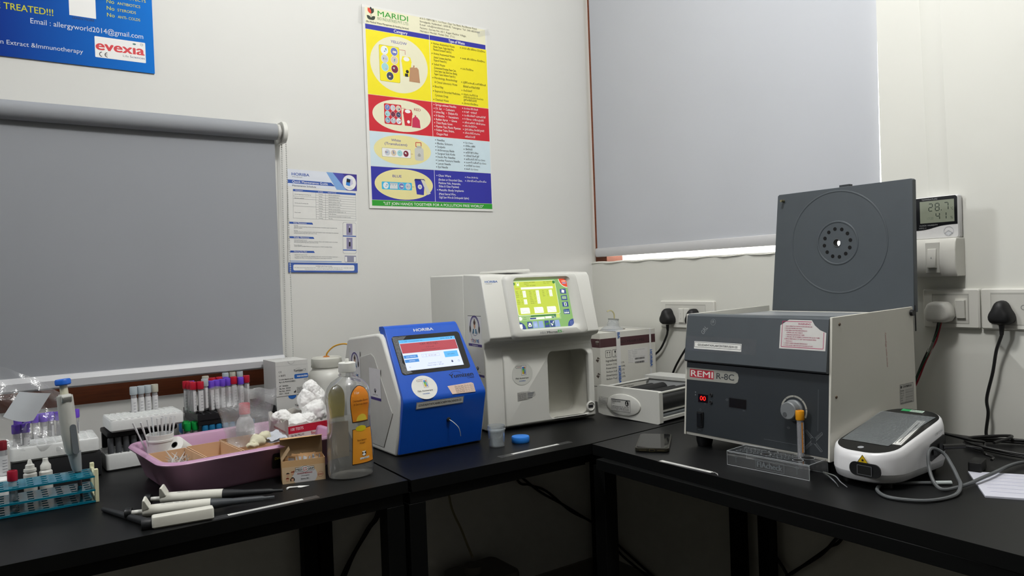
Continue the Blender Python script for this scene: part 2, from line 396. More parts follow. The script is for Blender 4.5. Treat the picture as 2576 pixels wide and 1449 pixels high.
def waste(b, f):
    b.quad(f, 0.010, -0.610, 0.447, -0.003, CREAM, 0.0002)
    # header
    for a, c in ((90, '#23262b'), (140, '#d8432a'), (40, '#32402e')):
        leaf(b, f, 0.0293, -0.0215, 0.0215 if a == 90 else 0.020, 0.0055, 90 if a == 90 else 90 + (a - 90)*0.55, col_(c), 0.0006 + a*1e-6)
    b.line(f, [(0.0293, -0.022), (0.0293, -0.040)], 0.0012, col_('#3a4434'))
    for sg in (-1, 1): leaf(b, f, 0.0293, -0.040, 0.0185, 0.0055, 90 - sg*48, col_('#323c30'), 0.0006)
    b.text(f, 0.052, -0.0245, 'MARIDI', 0.0165, GRN, 0.104, 0.01)
    b.text(f, 0.0505, -0.0362, 'BIO INDUSTRIES PVT. LTD.', 0.0085, col_('#6f8f62'), 0.1075)
    b.text(f, 0.0124, -0.0494, '(Bio Medical Waste Management & Handling Services)', 0.0055, INK, 0.145, 0.012)
    for y, t, w in ((-0.0085, '# 6-3-1089/10&11, 1st Floor, Opp Yes Bank, Raj Bhavan Road,', 0.217), (-0.0187, 'Somajiguda, Hyderabad - 5000 82. Telangana / Tel : 040-48550468', 0.227), (-0.0290, 'E-mail : info@maridibioind.com', 0.108),
                    (-0.0392, 'Factory : Survey No. 63/1, Kagaz Maddur Village,', 0.173), (-0.0492, 'Narsapur Mandal, Medak Dist. (T.S.)', 0.128)):
        b.text(f, 0.198, y, t, 0.0058, INK, w)
    # bands
    b.quad(f, 0.009, -0.0698, 0.230, -0.0545, PBLU); b.quad(f, 0.2315, -0.0698, 0.4465, -0.0545, PBLU)
    b.text(f, 0.105, -0.0665, 'Category', 0.009, WHT, 0.047, 0.02); b.text(f, 0.302, -0.0667, 'Type of Waste', 0.009, WHT, 0.062, 0.02)
    for y0, y1, m in ((-0.2687, -0.0706, YEL), (-0.3807, -0.2697, RED_), (-0.4885, -0.3815, ICE), (-0.5918, -0.4892, PBLU)):
        b.quad(f, 0.0095, y0, 0.4495, y1, m, 0.0003)
        if m is not ICE: b.quad(f, 0.2297, y0, 0.2310, y1, WHT, 0.0005)
    b.quad(f, 0.009, -0.6102, 0.4505, -0.5926, GRN, 0.0003)
    b.text(f, 0.047, -0.6062, '"LET JOIN HANDS TOGETHER FOR A POLLUTION FREE WORLD"', 0.0085, WHT, 0.368, 0.012)
    # ovals
    b.disc(f, 0.1205, -0.1660, 0.1000, CREAM, 0.0880, 0.0005, 48); b.disc(f, 0.1232, -0.3253, 0.1015, CREAM, 0.0497, 0.0005, 48)
    b.disc(f, 0.121, -0.4335, 0.0993, PALE, 0.0466, 0.0005, 48); b.disc(f, 0.1217, -0.5407, 0.1017, PALE, 0.0480, 0.0005, 48)
    b.text(f, 0.0925, -0.1003, 'YELLOW', 0.0080, PBLU, 0.056, 0.004); b.text(f, 0.1655, -0.3045, 'RED', 0.0078, REDINK, 0.0235, 0.006)
    b.text(f, 0.0814, -0.4075, 'White', 0.0078, PBLU, 0.033, 0.004); b.text(f, 0.0590, -0.4195, '(Translucent)', 0.0078, PBLU, 0.077, 0.004); b.text(f, 0.0815, -0.5197, 'BLUE', 0.0078, PBLU, 0.031, 0.006)
    # yellow picture
    b.poly(f, rrect(0.0515, -0.2235, 0.1208, -0.1113, 0.005), M('#8a7a18'), 0.0006); b.poly(f, rrect(0.0522, -0.2228, 0.1201, -0.112, 0.005), YEL, 0.0008)
    photos(b, f, [(0.070, -0.127), (0.103, -0.127), (0.070, -0.153), (0.103, -0.153), (0.070, -0.179), (0.103, -0.181), (0.086, -0.205)], 0.0125, 1)
    b.line(f, [(0.1208, -0.118), (0.1415, -0.118), (0.1415, -0.131)], 0.0012, REDINK); b.poly(f, [(0.139, -0.131), (0.144, -0.131), (0.1415, -0.135)], REDINK)
    bin_(b, f, 0.1450, -0.168, 0.034, 0.062, YEL, YEL); b.quad(f, 0.138, -0.2, 0.149, -0.19, INK, 0.0010)
    b.poly(f, [(0.152, -0.2135), (0.1905, -0.2145), (0.187, -0.172), (0.181, -0.166), (0.172, -0.168), (0.1735, -0.161), (0.168, -0.161), (0.168, -0.167), (0.156, -0.170)], col_('#b58a66'), 0.0012)
    # red picture
    b.poly(f, rrect(0.0612, -0.355, 0.1208, -0.2915, 0.004), RED_, 0.0006)
    photos(b, f, [(0.0725 + i*0.0188, -0.3035 - j*0.0196) for j in range(3) for i in range(3)], 0.0086, 3)
    b.line(f, [(0.1208, -0.301), (0.134, -0.301), (0.134, -0.306)], 0.001, REDINK)
    bin_(b, f, 0.1425, -0.329, 0.032, 0.052, RED_, RED_)
    b.poly(f, [(0.156, -0.358), (0.186, -0.3585), (0.184, -0.334), (0.176, -0.325), (0.172, -0.324), (0.1715, -0.319), (0.167, -0.319), (0.1665, -0.324), (0.158, -0.330)], col_('#c42b52'), 0.0012)
    # white picture
    b.poly(f, rrect(0.0485, -0.4572, 0.148, -0.4297, 0.003), M('#777a70'), 0.0006); b.poly(f, rrect(0.0491, -0.4566, 0.1474, -0.4303, 0.003), WHT, 0.0008)
    photos(b, f, [(0.067 + i*0.0213, -0.4437) for i in range(4)], 0.0098, 5)
    b.line(f, [(0.148, -0.4435), (0.155, -0.4435)], 0.001, REDINK); b.poly(f, [(0.155, -0.441), (0.155, -0.446), (0.159, -0.4435)], REDINK)
    b.poly(f, rrect(0.162, -0.4625, 0.194, -0.422, 0.007), col_('#c9cac4'), 0.0008); b.quad(f, 0.170, -0.423, 0.187, -0.416, col_('#b8b9b3'), 0.0009)
    b.line(f, [(0.167, -0.4185), (0.167, -0.405), (0.186, -0.405), (0.186, -0.4185), (0.167, -0.4185)], 0.0022, RED_); biohazard(b, f, 0.178, -0.445, 0.006, INK)
    b.ring(f, 0.178, -0.445, 0.0075, 0.0082, INK)
    # blue picture
    b.poly(f, rrect(0.0435, -0.5585, 0.1476, -0.5346, 0.003), col_('#39b4e0'), 0.0006); b.quad(f, 0.071, -0.556, 0.098, -0.537, col_('#b9c6cc'), 0.0009)
    for i in range(6): b.quad(f, 0.072+i*0.0043, -0.555, 0.0745+i*0.0043, -0.546+0.004*(i % 2), WHT, 0.0010)
    photos(b, f, [(0.0575, -0.5465), (0.111, -0.5465), (0.134, -0.5465)], 0.0095, 1)
    b.line(f, [(0.1476, -0.547), (0.155, -0.547)], 0.001, INK); b.poly(f, [(0.155, -0.5445), (0.155, -0.5495), (0.159, -0.547)], INK)
    b.poly(f, [(0.164, -0.570), (0.189, -0.572), (0.194, -0.527), (0.158, -0.526)], PBLU, 0.0009); b.poly(f, [(0.156, -0.526), (0.196, -0.527), (0.192, -0.521), (0.160, -0.521)], col_('#20216a'), 0.0010)
    b.disc(f, 0.176, -0.546, 0.0075, WHT, None, 0.0011, 18); biohazard(b, f, 0.176, -0.546, 0.006, INK, 0.0013)
    b.poly(f, [(0.180, -0.523), (0.192, -0.524), (0.214, -0.566), (0.203, -0.571), (0.190, -0.545)], col_('#d4d2c4'), 0.0012)
    # lists
    def items(x, rows, m, cap, bul=True):
        for y, t, w, kind in rows:
            if kind: b.disc(f, x - 0.0055, y + cap*0.45, 0.0016, m, None, 0.0007, 10)
            b.text(f, x, y, t, cap, m, w, 0.006)
    items(0.2440, [(-0.0825, 'Human Anatomical Waste', 0.080, 1), (-0.0925, '(Human Tissues, Organs, Body Parts,', 0.077, 0), (-0.1020, 'Placenta & Extracted Tooth Etc.)', 0.068, 0), (-0.1150, 'Animal Anatomical Waste', 0.079, 1),
        (-0.1270, '(Animal Carcasses, Body Parts,', 0.066, 0), (-0.1365, 'Organs & Tissues Etc.)', 0.048, 0), (-0.1497, 'Soiled Waste', 0.041, 1), (-0.1610, '(Contaminated Dressings, Plaster Casts,', 0.083, 0), (-0.1710, 'Cotton Swabs, Caps, Shoe-Cover, Blotting', 0.086, 0),
        (-0.1810, 'Papper / Gauze, Indicators Tapes Etc.)', 0.079, 0), (-0.1935, 'Microbiology, Biotechnology', 0.086, 1), (-0.2070, '& Clinical Laboratory Waste', 0.085, 0), (-0.2215, 'Blood Bag', 0.031, 1), (-0.2363, 'Expired & Discarded Medicines,', 0.096, 1), (-0.2495, 'Cytotoxic Drugs', 0.049, 0), (-0.2637, 'Chemical Waste', 0.050, 1)], INK, 0.0068)
    items(0.2440, [(-0.2805, 'Syringe without Needles', 0.078, 1), (-0.2925, 'I.V. Set   \u2022  Catheters', 0.071, 1), (-0.3040, 'Urine Bag   \u2022  Dialysis Kit', 0.083, 1), (-0.3158, 'IV Bottles   \u2022  Vacutainers', 0.085, 1), (-0.3275, 'Rubber Apron   \u2022  Gloves', 0.079, 1),
        (-0.3390, 'Thick Plastic Gown', 0.061, 1), (-0.3505, 'Pipette Tips, Plastic Pipettes', 0.092, 1), (-0.3620, 'Rubber Teats, Drains,', 0.067, 1), (-0.3745, 'Oxygen Mask', 0.043, 0)], WHT, 0.0072)
    items(0.2450, [(-0.3945 - i*0.0109, t, w, 1) for i, (t, w) in enumerate((('Needles', 0.028), ('Blades, Scissors', 0.057), ('Scalpels', 0.029), ('Arthroscopy Blade', 0.063), ('Surgical Stab Knife', 0.066), ('Insulin Pen Needles', 0.066), ('Lumbar Puncture Needle', 0.083), ('Lancet Needle', 0.048), ('Eye Needle', 0.037)))], INK, 0.0068)
    items(0.2450, [(-0.5095, 'Glass Ware', 0.047, 1), (-0.5225, '(Broken or Discarded Glass,', 0.090, 0), (-0.5335, 'Medicine Vials, Ampoules,', 0.083, 0), (-0.5440, 'Slides & Glass Pipettes)', 0.076, 0), (-0.5562, 'Metallic Body Implants', 0.094, 1), (-0.5690, '(Metal Sternal Wire,', 0.063, 0), (-0.5800, 'Gigli Saw Wire & Orthopedic Splint)', 0.113, 0)], WHT, 0.0070)
    items(0.3520, [(-0.0810, 'మానవ శరీర నిర్మాణ వ్యర్థాలు', 0.092, 1), (-0.1150, 'జంతు శరీర నిర్మాణ వ్యర్థాలు', 0.090, 1), (-0.1497, 'ఘన వ్యర్థాలు', 0.042, 1), (-0.1945, 'మైక్రోబయాలజీ, బయోటెక్నాలజీ', 0.090, 1), (-0.2080, 'క్లినికల్ లాబోరేటరీ వేస్ట్', 0.066, 0),
        (-0.2215, 'బ్లడ్ బ్యాగ్', 0.034, 1), (-0.2340, 'గడువు ముగిసిన &', 0.056, 1), (-0.2430, 'విస్మరించబడిన మందులు', 0.078, 0), (-0.2525, 'సైటోటాక్సిక్ డ్రగ్స్', 0.052, 0), (-0.2640, 'రసాయన వ్యర్థాలు', 0.056, 1)], INK, 0.0056)
    items(0.3520, [(-0.2805, 'సూదులు లేని సిరంజి', 0.055, 1), (-0.2925, 'IV సెట్  \u2022 కాథెటర్', 0.050, 1), (-0.3040, 'మూత్రం బ్యాగ్ \u2022 డయాలసిస్ కిట్', 0.085, 1), (-0.3158, 'IV సీసాలు \u2022 వాక్యుటైనర్స్', 0.077, 1), (-0.3275, 'రబ్బరు ఆప్రాన్ \u2022 చేతి తొడుగులు', 0.082, 1),
        (-0.3390, 'దిట్ట ప్లాస్టిక్ గౌను', 0.048, 1), (-0.3505, 'పైపెట్ చిట్కాలు, ప్లాస్టిక్ పైపెట్స్', 0.077, 1), (-0.3620, 'రబ్బరు టీట్స్, కాలువలు,', 0.060, 1), (-0.3745, 'ఆక్సిజన్ మాస్క్', 0.040, 0)], WHT, 0.0055)
    items(0.3520, [(-0.3945 - i*0.0109, t, w, 1) for i, (t, w) in enumerate((('సూదులు', 0.030), ('బ్లేడ్లు, కత్తెర', 0.039), ('స్కాల్పెల్స్', 0.028), ('ఆర్థ్రోస్కోపి బ్లేడు', 0.050), ('సర్జికల్ స్టబ్ నైఫ్', 0.053), ('ఇన్సులిన్ పెన్ సూదులు', 0.076), ('లంబార్ పంక్చర్ సూదులు', 0.080), ('లాన్సెట్ సూదులు', 0.054), ('కంటి సూదులు', 0.047)))], INK, 0.0052)
    items(0.3530, [(-0.5095, 'గాజు సామాను', 0.044, 1), (-0.5215, 'మెటాలిక్ బాడీ ఇంప్లాంట్లు', 0.077, 1)], WHT, 0.0056)
poster('waste_poster', 'tall poster with yellow, red, white and blue waste categories taped on the wall', 'poster', (-0.895, 0, 2.003), 0.453, 0.621, lambda b, f: waste(b, Fr(f.o + Vector((0, 0, -0.003)), X, Z)))
for x, z, a, lb in ((-0.455, 1.985, 20, 'clear tape strip on the top right corner of the waste category poster'), (-0.897, 1.97, 85, 'clear tape strip on the top left edge of the waste category poster')):
    b = MB()
    f = Fr((x, -0.0045, z), (math.cos(rad(a)), 0, math.sin(rad(a))), (-math.sin(rad(a)), 0, math.cos(rad(a))))
    b.quad(f, -0.025, -0.009, 0.025, 0.009, clear('#e8e8e4', 0.15, 0.2), 0)
    solo('adhesive_tape', b, lb, 'tape', (0, 0, 0))

def guide(b, f):
    D = M('#3a3a86', 0.45, noise=0.1, scale=8, dark='#6f9fd6'); Bn = col_('#2f56a8'); T_ = col_('#5a5f6a', 0.6)
    b.quad(f, 0.0, -0.050, 0.211, 0.0, col_('#dfe4ee'), 0.0002)
    b.poly(f, [(0.115, 0.0), (0.211, 0.0), (0.211, -0.050), (0.147, -0.050)], col_('#7fa8dc'), 0.0003)
    b.poly(f, [(0.135, 0.0), (0.211, 0.0), (0.211, -0.050), (0.178, -0.050)], col_('#4a4fa8'), 0.0004)
    b.poly(f, [(0.165, 0.0), (0.211, 0.0), (0.211, -0.050)], col_('#3b2f88'), 0.0005)
    b.text(f, 0.012, -0.0175, 'HORIBA', 0.0078, Bn, 0.052, 0.02); b.text(f, 0.014, -0.023, 'Medical', 0.003, GREY, 0.028)
    b.poly(f, [(0.0, -0.0405), (0.0, -0.0305), (0.130, -0.0305), (0.1415, -0.0405)], Bn, 0.0006)
    b.text(f, 0.0135, -0.0385, 'Quick Maintenance Guide', 0.0065, WHT, 0.106, 0.01); b.text(f, 0.0135, -0.049, 'Maintenance Schedule', 0.0050, INK, 0.070)
    b.disc(f, 0.187, -0.026, 0.0215, WHT, 0.0225, 0.0008)
    b.poly(f, [(0.176, -0.034), (0.188, -0.037), (0.191, -0.016), (0.179, -0.013)], col_('#2a7bd0'), 0.0010); b.poly(f, [(0.188, -0.037), (0.199, -0.029), (0.196, -0.015), (0.191, -0.016)], col_('#c9c8e0'), 0.0010)
    b.poly(f, [(0.178, -0.025), (0.189, -0.026), (0.1905, -0.017), (0.179, -0.015)], INK, 0.0012); b.text(f, 0.178, -0.043, 'Yumizen', 0.0025, INK, 0.019)
    # table
    x0, x1, xa, xb, yt, yb = 0.0155, 0.207, 0.083, 0.112, -0.057, -0.1405
    b.quad(f, x0, -0.063, x1, yt, Bn); rh = (-0.063 - yb) / 11
    for x, t in ((0.022, 'FREQUENCY'), (0.089, 'ACTION'), (0.119, 'WHAT TO DO')): b.text(f, x, -0.0615, t, 0.0028, WHT)
    rows = [('Washing', 'Aspirate washing solution'), ('Rinsing', 'Aspirate distilled water'), ('Rinsing', 'Aspirate distilled water only'), ('Washing', 'Aspirate washing solution'), ('Rinsing', 'Aspirate distilled water + air'), ('Cleaning', 'Clean outside the analyzer'), ('Washing', 'Aspirate washing solution'), ('Rinsing', 'Aspirate abundant distilled water + air'), ('Verify', 'Pump calibration'), ('Verify', 'Flow-cell external cleanliness, and clean if needed'), ('Cleaning', 'Filter fan')]
    for i, (a, t) in enumerate(rows):
        y = -0.063 - rh*(i+1); full = i in (1, 2, 5, 10)
        b.line(f, [(x0 if full else xa, y), (x1, y)], 0.0004, T_); b.text(f, 0.097, y+0.002, a, 0.0024, T_, None, 0, 'C'); b.text(f, 0.121, y+0.002, t, 0.0024, T_)
    for y, t in ((-0.0725, 'At the beginning of working day'), (-0.0835, 'Between methods'), (-0.098, 'At the end of working day'), (-0.125, 'Every week')): b.text(f, 0.020, y, t, 0.0026, T_)
    for x in (x0, xa, xb, x1): b.line(f, [(x, -0.057), (x, yb)], 0.0004, T_)
    def head(y, t, w):
        b.poly(f, [(0.003, y), (0.003, y+0.0055), (w-0.003, y+0.0055), (w, y)], Bn); b.text(f, 0.016, y+0.0012, t, 0.0036, WHT, None, 0.012)
    head(-0.1570, 'Daily Maintenance', 0.074); head(-0.1985, 'Weekly  Maintenance', 0.077); head(-0.2395, 'Cleaning Fan Filter', 0.078)
    for y, t, w in ((-0.1625, 'Morning', 0), (-0.1660, 'Aspirate 5 ml of washing solution and then plenty of distilled water to prepare the', 0.130), (-0.1695, 'aspiration system.', 0), (-0.1770, 'Evening', 0), (-0.1805, 'Aspirate 5 ml of washing solution, rinse with distilled water and empty the aspiration', 0.134), (-0.1845, 'systems by performing wash cycles with air only.', 0),
                    (-0.2040, 'Cleaning Aspiration System', 0), (-0.2075, 'Aspirate washing solution. Wait for 5 minutes. Rinse with distilled water and empty', 0.131), (-0.2110, 'the circuit by performing wash cycles with air only.', 0), (-0.2190, 'Pump calibration', 0), (-0.2225, 'Verify PUMP CALIBRATION & if required perform PUMP CALIBRATION.', 0.114),
                    (-0.2465, '\u2022 Remove the plastic cover.', 0), (-0.2510, '\u2022 Change or clean the filter by washing it with water and let it dry before replacing it.', 0.132), (-0.2555, '\u2022 Replace the filter in its housing. Put the plastic cover back in position.', 0.113)):
        b.text(f, 0.017, y, t, 0.0024, T_, w or None)
    b.poly(f, rrect(0.1645, -0.2395, 0.207, -0.146, 0.005), T_, 0.0004); b.poly(f, rrect(0.165, -0.239, 0.2065, -0.1465, 0.005), PAPER, 0.0006)
    for y in (-0.184, -0.226):
        b.quad(f, 0.176, y, 0.195, y+0.0345, col_('#8d88a8'), 0.0008); b.poly(f, rrect(0.1835, y+0.008, 0.1885, y+0.022, 0.002), INK, 0.001); b.quad(f, 0.1853, y+0.022, 0.1868, y+0.028, WHT, 0.001); b.quad(f, 0.165, y-0.0045, 0.2065, y-0.0015, Bn, 0.0008)
    b.quad(f, 0.170, -0.2655, 0.206, -0.2455, col_('#8f90a4'), 0.0008)
    for x in (0.171, 0.199): b.quad(f, x, -0.264, x+0.006, -0.249, WHT, 0.001)
    b.quad(f, 0, -0.2965, 0.211, -0.268, M('#4466b8', 0.5, noise=0.3, scale=12), 0.0003); b.quad(f, 0.003, -0.2655, 0.16, -0.263, col_('#7d98c8'), 0.0003)
    b.poly(f, rrect(0.014, -0.291, 0.200, -0.274, 0.004), WHT, 0.0006)
    b.text(f, 0.105, -0.2795, 'HORIBA India Private Limited', 0.0028, T_, None, 0.01, 'C'); b.text(f, 0.017, -0.2838, '246, Okhla Industrial Estate Phase III, New Delhi - 110020, India. Tel: +91 11 4646 5000 / 4646 5555, Fax: +91 11 4646 5020 / 4646 5001', 0.0022, T_, 0.18); b.text(f, 0.105, -0.2880, 'http://www.horiba.com  Toll Free No.: 1800 103 4818, E-mail: service.in@horiba.com', 0.0022, T_, 0.115, 0, 'C')
poster('maintenance_sheet', 'A4 blue and white maintenance guide sheet stuck beside the bead chain', 'poster', (-1.1435, 0, 1.4885), 0.211, 0.2965, guide)
bpy.data.objects['maintenance_sheet'].rotation_euler = (0, rad(1.7), 0)

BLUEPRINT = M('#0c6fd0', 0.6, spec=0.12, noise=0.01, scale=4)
nt = BLUEPRINT.node_tree; N = nt.nodes.new; tc_ = N('ShaderNodeTexCoord'); sx_ = N('ShaderNodeSeparateXYZ'); cr_ = N('ShaderNodeValToRGB')   # the sheet's blue goes from darker to lighter, left to right
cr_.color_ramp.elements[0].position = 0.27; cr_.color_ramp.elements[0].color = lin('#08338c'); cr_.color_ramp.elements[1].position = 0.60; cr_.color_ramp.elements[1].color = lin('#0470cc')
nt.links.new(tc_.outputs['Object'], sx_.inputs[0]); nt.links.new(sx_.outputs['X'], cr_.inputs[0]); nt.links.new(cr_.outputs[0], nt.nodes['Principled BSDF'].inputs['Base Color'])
def allergy(b, f):
    # frame origin at the visible lower right corner
    f = Fr(f.o + Vector((0.60, 0, -0.40)), X, Z); WB = M('#d4dcea', 0.4); YB = M('#c8c828', 0.4)
    b.text(f, -0.2203, 0.111, 'ALLERGY CAN BE TREATED!!!', 0.0155, YB, 0.262, 0.012, 'R')
    b.quad(f, -0.1865, 0.1195, -0.1290, 0.178, WHT, 0.0006); b.text(f, -0.1803, 0.1118, 'LEARN MORE', 0.0055, M('#0c2450'), 0.047)
    for y, t, w in ((0.1805, 'SIDE EFFECTS', 0.066), (0.1640, 'ANTIBIOTICS', 0.0525), (0.1470, 'STEROIDS', 0.042), (0.1300, 'ANTI- COLDS', 0.051)):
        b.text(f, -0.1045, y, 'No', 0.0095, YB, 0.017, 0.006); b.text(f, -0.0805, y, t, 0.0068, YB, w, 0.002)
    b.text(f, -0.2675, 0.0860, 'Email : allergyworld2014@gmail.com', 0.0125, WB, 0.2435)
    b.text(f, -0.1607, 0.0285, 'Allergen Extract &Immunotherapy', 0.0105, WB, 0.213, 0.002, 'R')
    b.poly(f, rrect(-0.1345, 0.0245, -0.0200, 0.0765, 0.002), WHT, 0.0006)
    b.text(f, -0.1315, 0.0435, 'evex\u0131a', 0.0235, col_('#d0202c'), 0.108, 0.05); b.disc(f, -0.0455, 0.0695, 0.004, col_('#2c6a6a'), 0.0022, 0.001, 12); b.ring(f, -0.0285, 0.0705, 0.0028, 0.0034, INK)
    b.text(f, -0.0303, 0.0695, 'TM', 0.002, INK)
    for x, e in ((-0.1195, 0), (-0.1075, 1)):
        b.ring(f, x, 0.033, 0.0045, 0.0062, INK, 0.0009, 16, 90, 270)
        if e: b.quad(f, x-0.005, 0.0324, x, 0.0337, INK, 0.0009)
    b.text(f, -0.0725, 0.0335, 'Life', 0.0055, GREY, 0.013); b.text(f, -0.0565, 0.0335, 'Sciences', 0.0055, M('#2a2668'), 0.034)
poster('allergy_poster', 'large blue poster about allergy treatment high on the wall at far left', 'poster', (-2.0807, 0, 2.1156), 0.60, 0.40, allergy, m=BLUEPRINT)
# ---------------------------------------------------------------- benches
TOP = M('#0d0e0f', 0.42, noise=0.12, scale=30, spec=0.25, bump=0.02)
LEG = M('#070808', 0.55, noise=0.05, spec=0.15)
def bench(name, label, pts, rails, legs, loc):
    t = thing(name, label, 'table', loc)
    L = Vector(loc)
    obj('tabletop', rel(MB().add([(x, y, 0.75) for x, y in pts], [tuple(range(len(pts)))], TOP).add([(x, y, z) for z in (0.725, 0.75) for x, y in pts], [tuple(range(len(pts)))[::-1]] + [(i, (i+1) % len(pts), len(pts)+(i+1) % len(pts), len(pts)+i) for i in range(len(pts))], LEG), L), t)
    b = MB()
    for x0, y0, x1, y1 in rails: b.box(min(x0, x1), min(y0, y1), 0.700, max(x0, x1), max(y0, y1), 0.7245, LEG)
    obj('rail', rel(b, L), t, bevel=0.001)
    for x, y in legs: obj('leg', rel(MB().box(x, y, 0, x + 0.038, y + 0.038, 0.7, LEG), L), t, bevel=0.001)
    return t
bench('lab_bench', 'black bench on the left carrying the mauve tray and tube racks', [(-2.42, -0.760), (-1.171, -0.746), (-1.140, -0.02), (-2.40, -0.02)],
      [(-2.40, -0.74, -1.18, -0.702), (-2.40, -0.07, -1.15, -0.032), (-1.215, -0.70, -1.18, -0.08)], [(-1.216, -0.74), (-1.163, -0.075), (-2.39, -0.74), (-2.39, -0.075)], (-1.8, -0.4, 0))
bench('lab_bench', 'black corner bench carrying the blue and the large white analyser', [(-1.166, -0.752), (-0.692, -0.757), (-0.015, -0.697), (-0.015, -0.02), (-1.135, -0.02)],
      [(-1.168, -0.747, -0.70, -0.709), (-1.12, -0.07, -0.02, -0.032), (-1.168, -0.70, -1.133, -0.08), (-0.7, -0.735, -0.02, -0.70)], [(-1.170, -0.747), (-1.116, -0.072), (-0.078, -0.70), (-0.078, -0.072)], (-0.6, -0.4, 0))
bench('lab_bench', 'black bench on the right carrying the dark grey centrifuge', [(-0.690, -0.763), (-0.727, -2.1), (-0.015, -2.1), (-0.015, -0.704)],
      [(-0.712, -2.08, -0.674, -0.80), (-0.06, -2.08, -0.022, -0.75), (-0.68, -0.80, -0.02, -0.762)], [(-0.688, -0.80), (-0.078, -0.80), (-0.71, -2.08), (-0.06, -2.08)], (-0.36, -1.4, 0))
def strip(label, loc, ang, w, txt, tape):
    f = Fr((0, 0, 0.0002), X, Y); b = MB(); b.quad(f, -tape, -0.006, w + tape, 0.0125, clear('#b8b8bc', 0.08, 0.2, 0.25), 0)
    b.quad(f, 0, 0, w, 0.0095, PAPER, 0.0003); b.frame(f, 0.002, 0.0015, w-0.002, 0.008, 0.0004, INK, 0.0006); b.text(f, w/2, 0.0032, txt, 0.0030, GREY, w*0.80, 0.0, 'C', 0.0008)
    solo('bench_label', b, label, 'label', loc, ang)
strip('white paper name strip taped to the edge of the left bench below the bandage box', (-1.5185, -0.7365, 0.75), 1.0, 0.136, 'GOUDAENT/KP/LAB/STAINING TABLE/01/25', 0.03)
strip('white paper name strip taped to the bench edge in front of the blue cup lid', (-0.888, -0.717, 0.75), 2.0, 0.139, 'GOUDAENT/KP/LAB/TABLE/02/25', 0.038)
strip('white paper name strip taped to the right bench edge near the phone', (-0.6935, -0.983, 0.75), -88, 0.134, 'GOUDAENT/KP/LAB/TABLE/03/25', 0.0)

# ---------------------------------------------------------------- centrifuge
c = thing('centrifuge', 'dark grey and white benchtop centrifuge with its lid standing open', 'centrifuge', (-0.54, -0.916, 0.75))
CW = M('#d2d0c6', 0.4, noise=0.04, scale=8); CF = M('#2b3034', 0.42, noise=0.06, scale=20); CL = M('#454b50', 0.5, noise=0.05, scale=25)
side = [(0.0, 0.025), (0.022, 0.3035), (0.330, 0.309), (0.338, 0.03), (0.33, 0.025)]
b = MB().prism(side, 'y', -0.005, 0.0, CW).prism(side, 'y', -0.3675, -0.3625, CW).box(0.003, -0.3625, 0.025, 0.33, -0.005, 0.032, CW).box(0.326, -0.3625, 0.032, 0.332, -0.005, 0.295, CW)
obj('casing', b, c, bevel=0.001)
b = MB().prism([(0.001, 0.0325), (0.0128, 0.192), (0.05, 0.192), (0.05, 0.0325)], 'y', -0.3624, -0.0051, CF)
f = Fr((0.0, 0.0, 0.025), (0, -1, 0), (0.022, 0, 0.279)); f = Fr(f.P(0, 0, 0.0002), f.u, f.v)
LG = M('#9a9a92', 0.45); SIL = M('#6f7375', 0.45)
b.poly(f, [(0.0055, 0.1275), (0.142, 0.1300), (0.149, 0.134), (0.1515, 0.1435), (0.149, 0.152), (0.142, 0.156), (0.0055, 0.1555)], LG)
b.quad(f, 0.0145, 0.134, 0.0835, 0.1525, REDINK, 0.0006); b.text(f, 0.018, 0.1365, 'REMI', 0.0135, WHITE, 0.063, 0.03); b.text(f, 0.0915, 0.1365, 'R-8C', 0.0130, M('#33373a'), 0.048, 0.015)
b.quad(f, 0.128, 0.0785, 0.172, 0.0980, M('#0c0d0f', 0.2), 0.0006); b.frame(f, 0.127, 0.0775, 0.173, 0.099, 0.0008, M('#1a1d20'), 0.0007)
b.text(f, 0.164, 0.0735, 'RPM', 0.0022, SIL); b.text(f, 0.058, 0.076, 'MIN', 0.0022, SIL)
b.ring(f, 0.1215, 0.093, 0.0022, 0.0027, SIL); b.line(f, [(0.1175, 0.093), (0.1255, 0.093)], 0.0006, SIL)
for q in (0.103, 0.097): b.quad(f, 0.0305, q-0.004, 0.034, q-0.001, SIL)
b.ring(f, 0.0475, 0.0625, 0.0018, 0.0023, SIL); b.text(f, 0.0415, 0.0155, 'MAINS', 0.0022, SIL)
b.line(f, [(0.218, 0.0225), (0.300, 0.0225)], 0.0005, SIL); b.line(f, [(0.341, 0.056), (0.341, 0.138)], 0.0005, SIL)
b.ring(f, 0.2875, 0.0905, 0.0265, 0.0302, LG, 0.0006, 40, -25, 178)
for a in (10, 50, 90, 130, 165): b.line(f, [(0.2875+0.0262*math.cos(rad(a)), 0.0905+0.0262*math.sin(rad(a))), (0.2875+0.0305*math.cos(rad(a)), 0.0905+0.0305*math.sin(rad(a)))], 0.0009, CF, 0.0008)
b.ring(f, 0.276, 0.054, 0.002, 0.0025, SIL); b.line(f, [(0.272, 0.054), (0.28, 0.054)], 0.0005, SIL)
for q in range(4):  # woven fan emblem
    for k in range(7):
        a = rad(45 + 90*q); d = 0.0045 + k*0.0030
        b.ring(f, 0.3325 + d*math.cos(a), 0.0365 + d*math.sin(a), 0.0030 - 0.0001*k, 0.0039 - 0.0001*k, SIL, 0.0005 + 0.00002*k, 10, 45+90*q-100, 45+90*q+60)
obj('front_panel', b, c)
b = MB().prism([(0.0075, 0.195), (0.0040, 0.1985), (0.0195, 0.2995), (0.0245, 0.3035), (0.055, 0.3035), (0.055, 0.295), (0.03, 0.195)], 'y', -0.3624, -0.0051, CL)
fh = Fr((0.0040, 0, 0.1985), (0, -1, 0), (0.0155, 0, 0.101)); q = -0.176
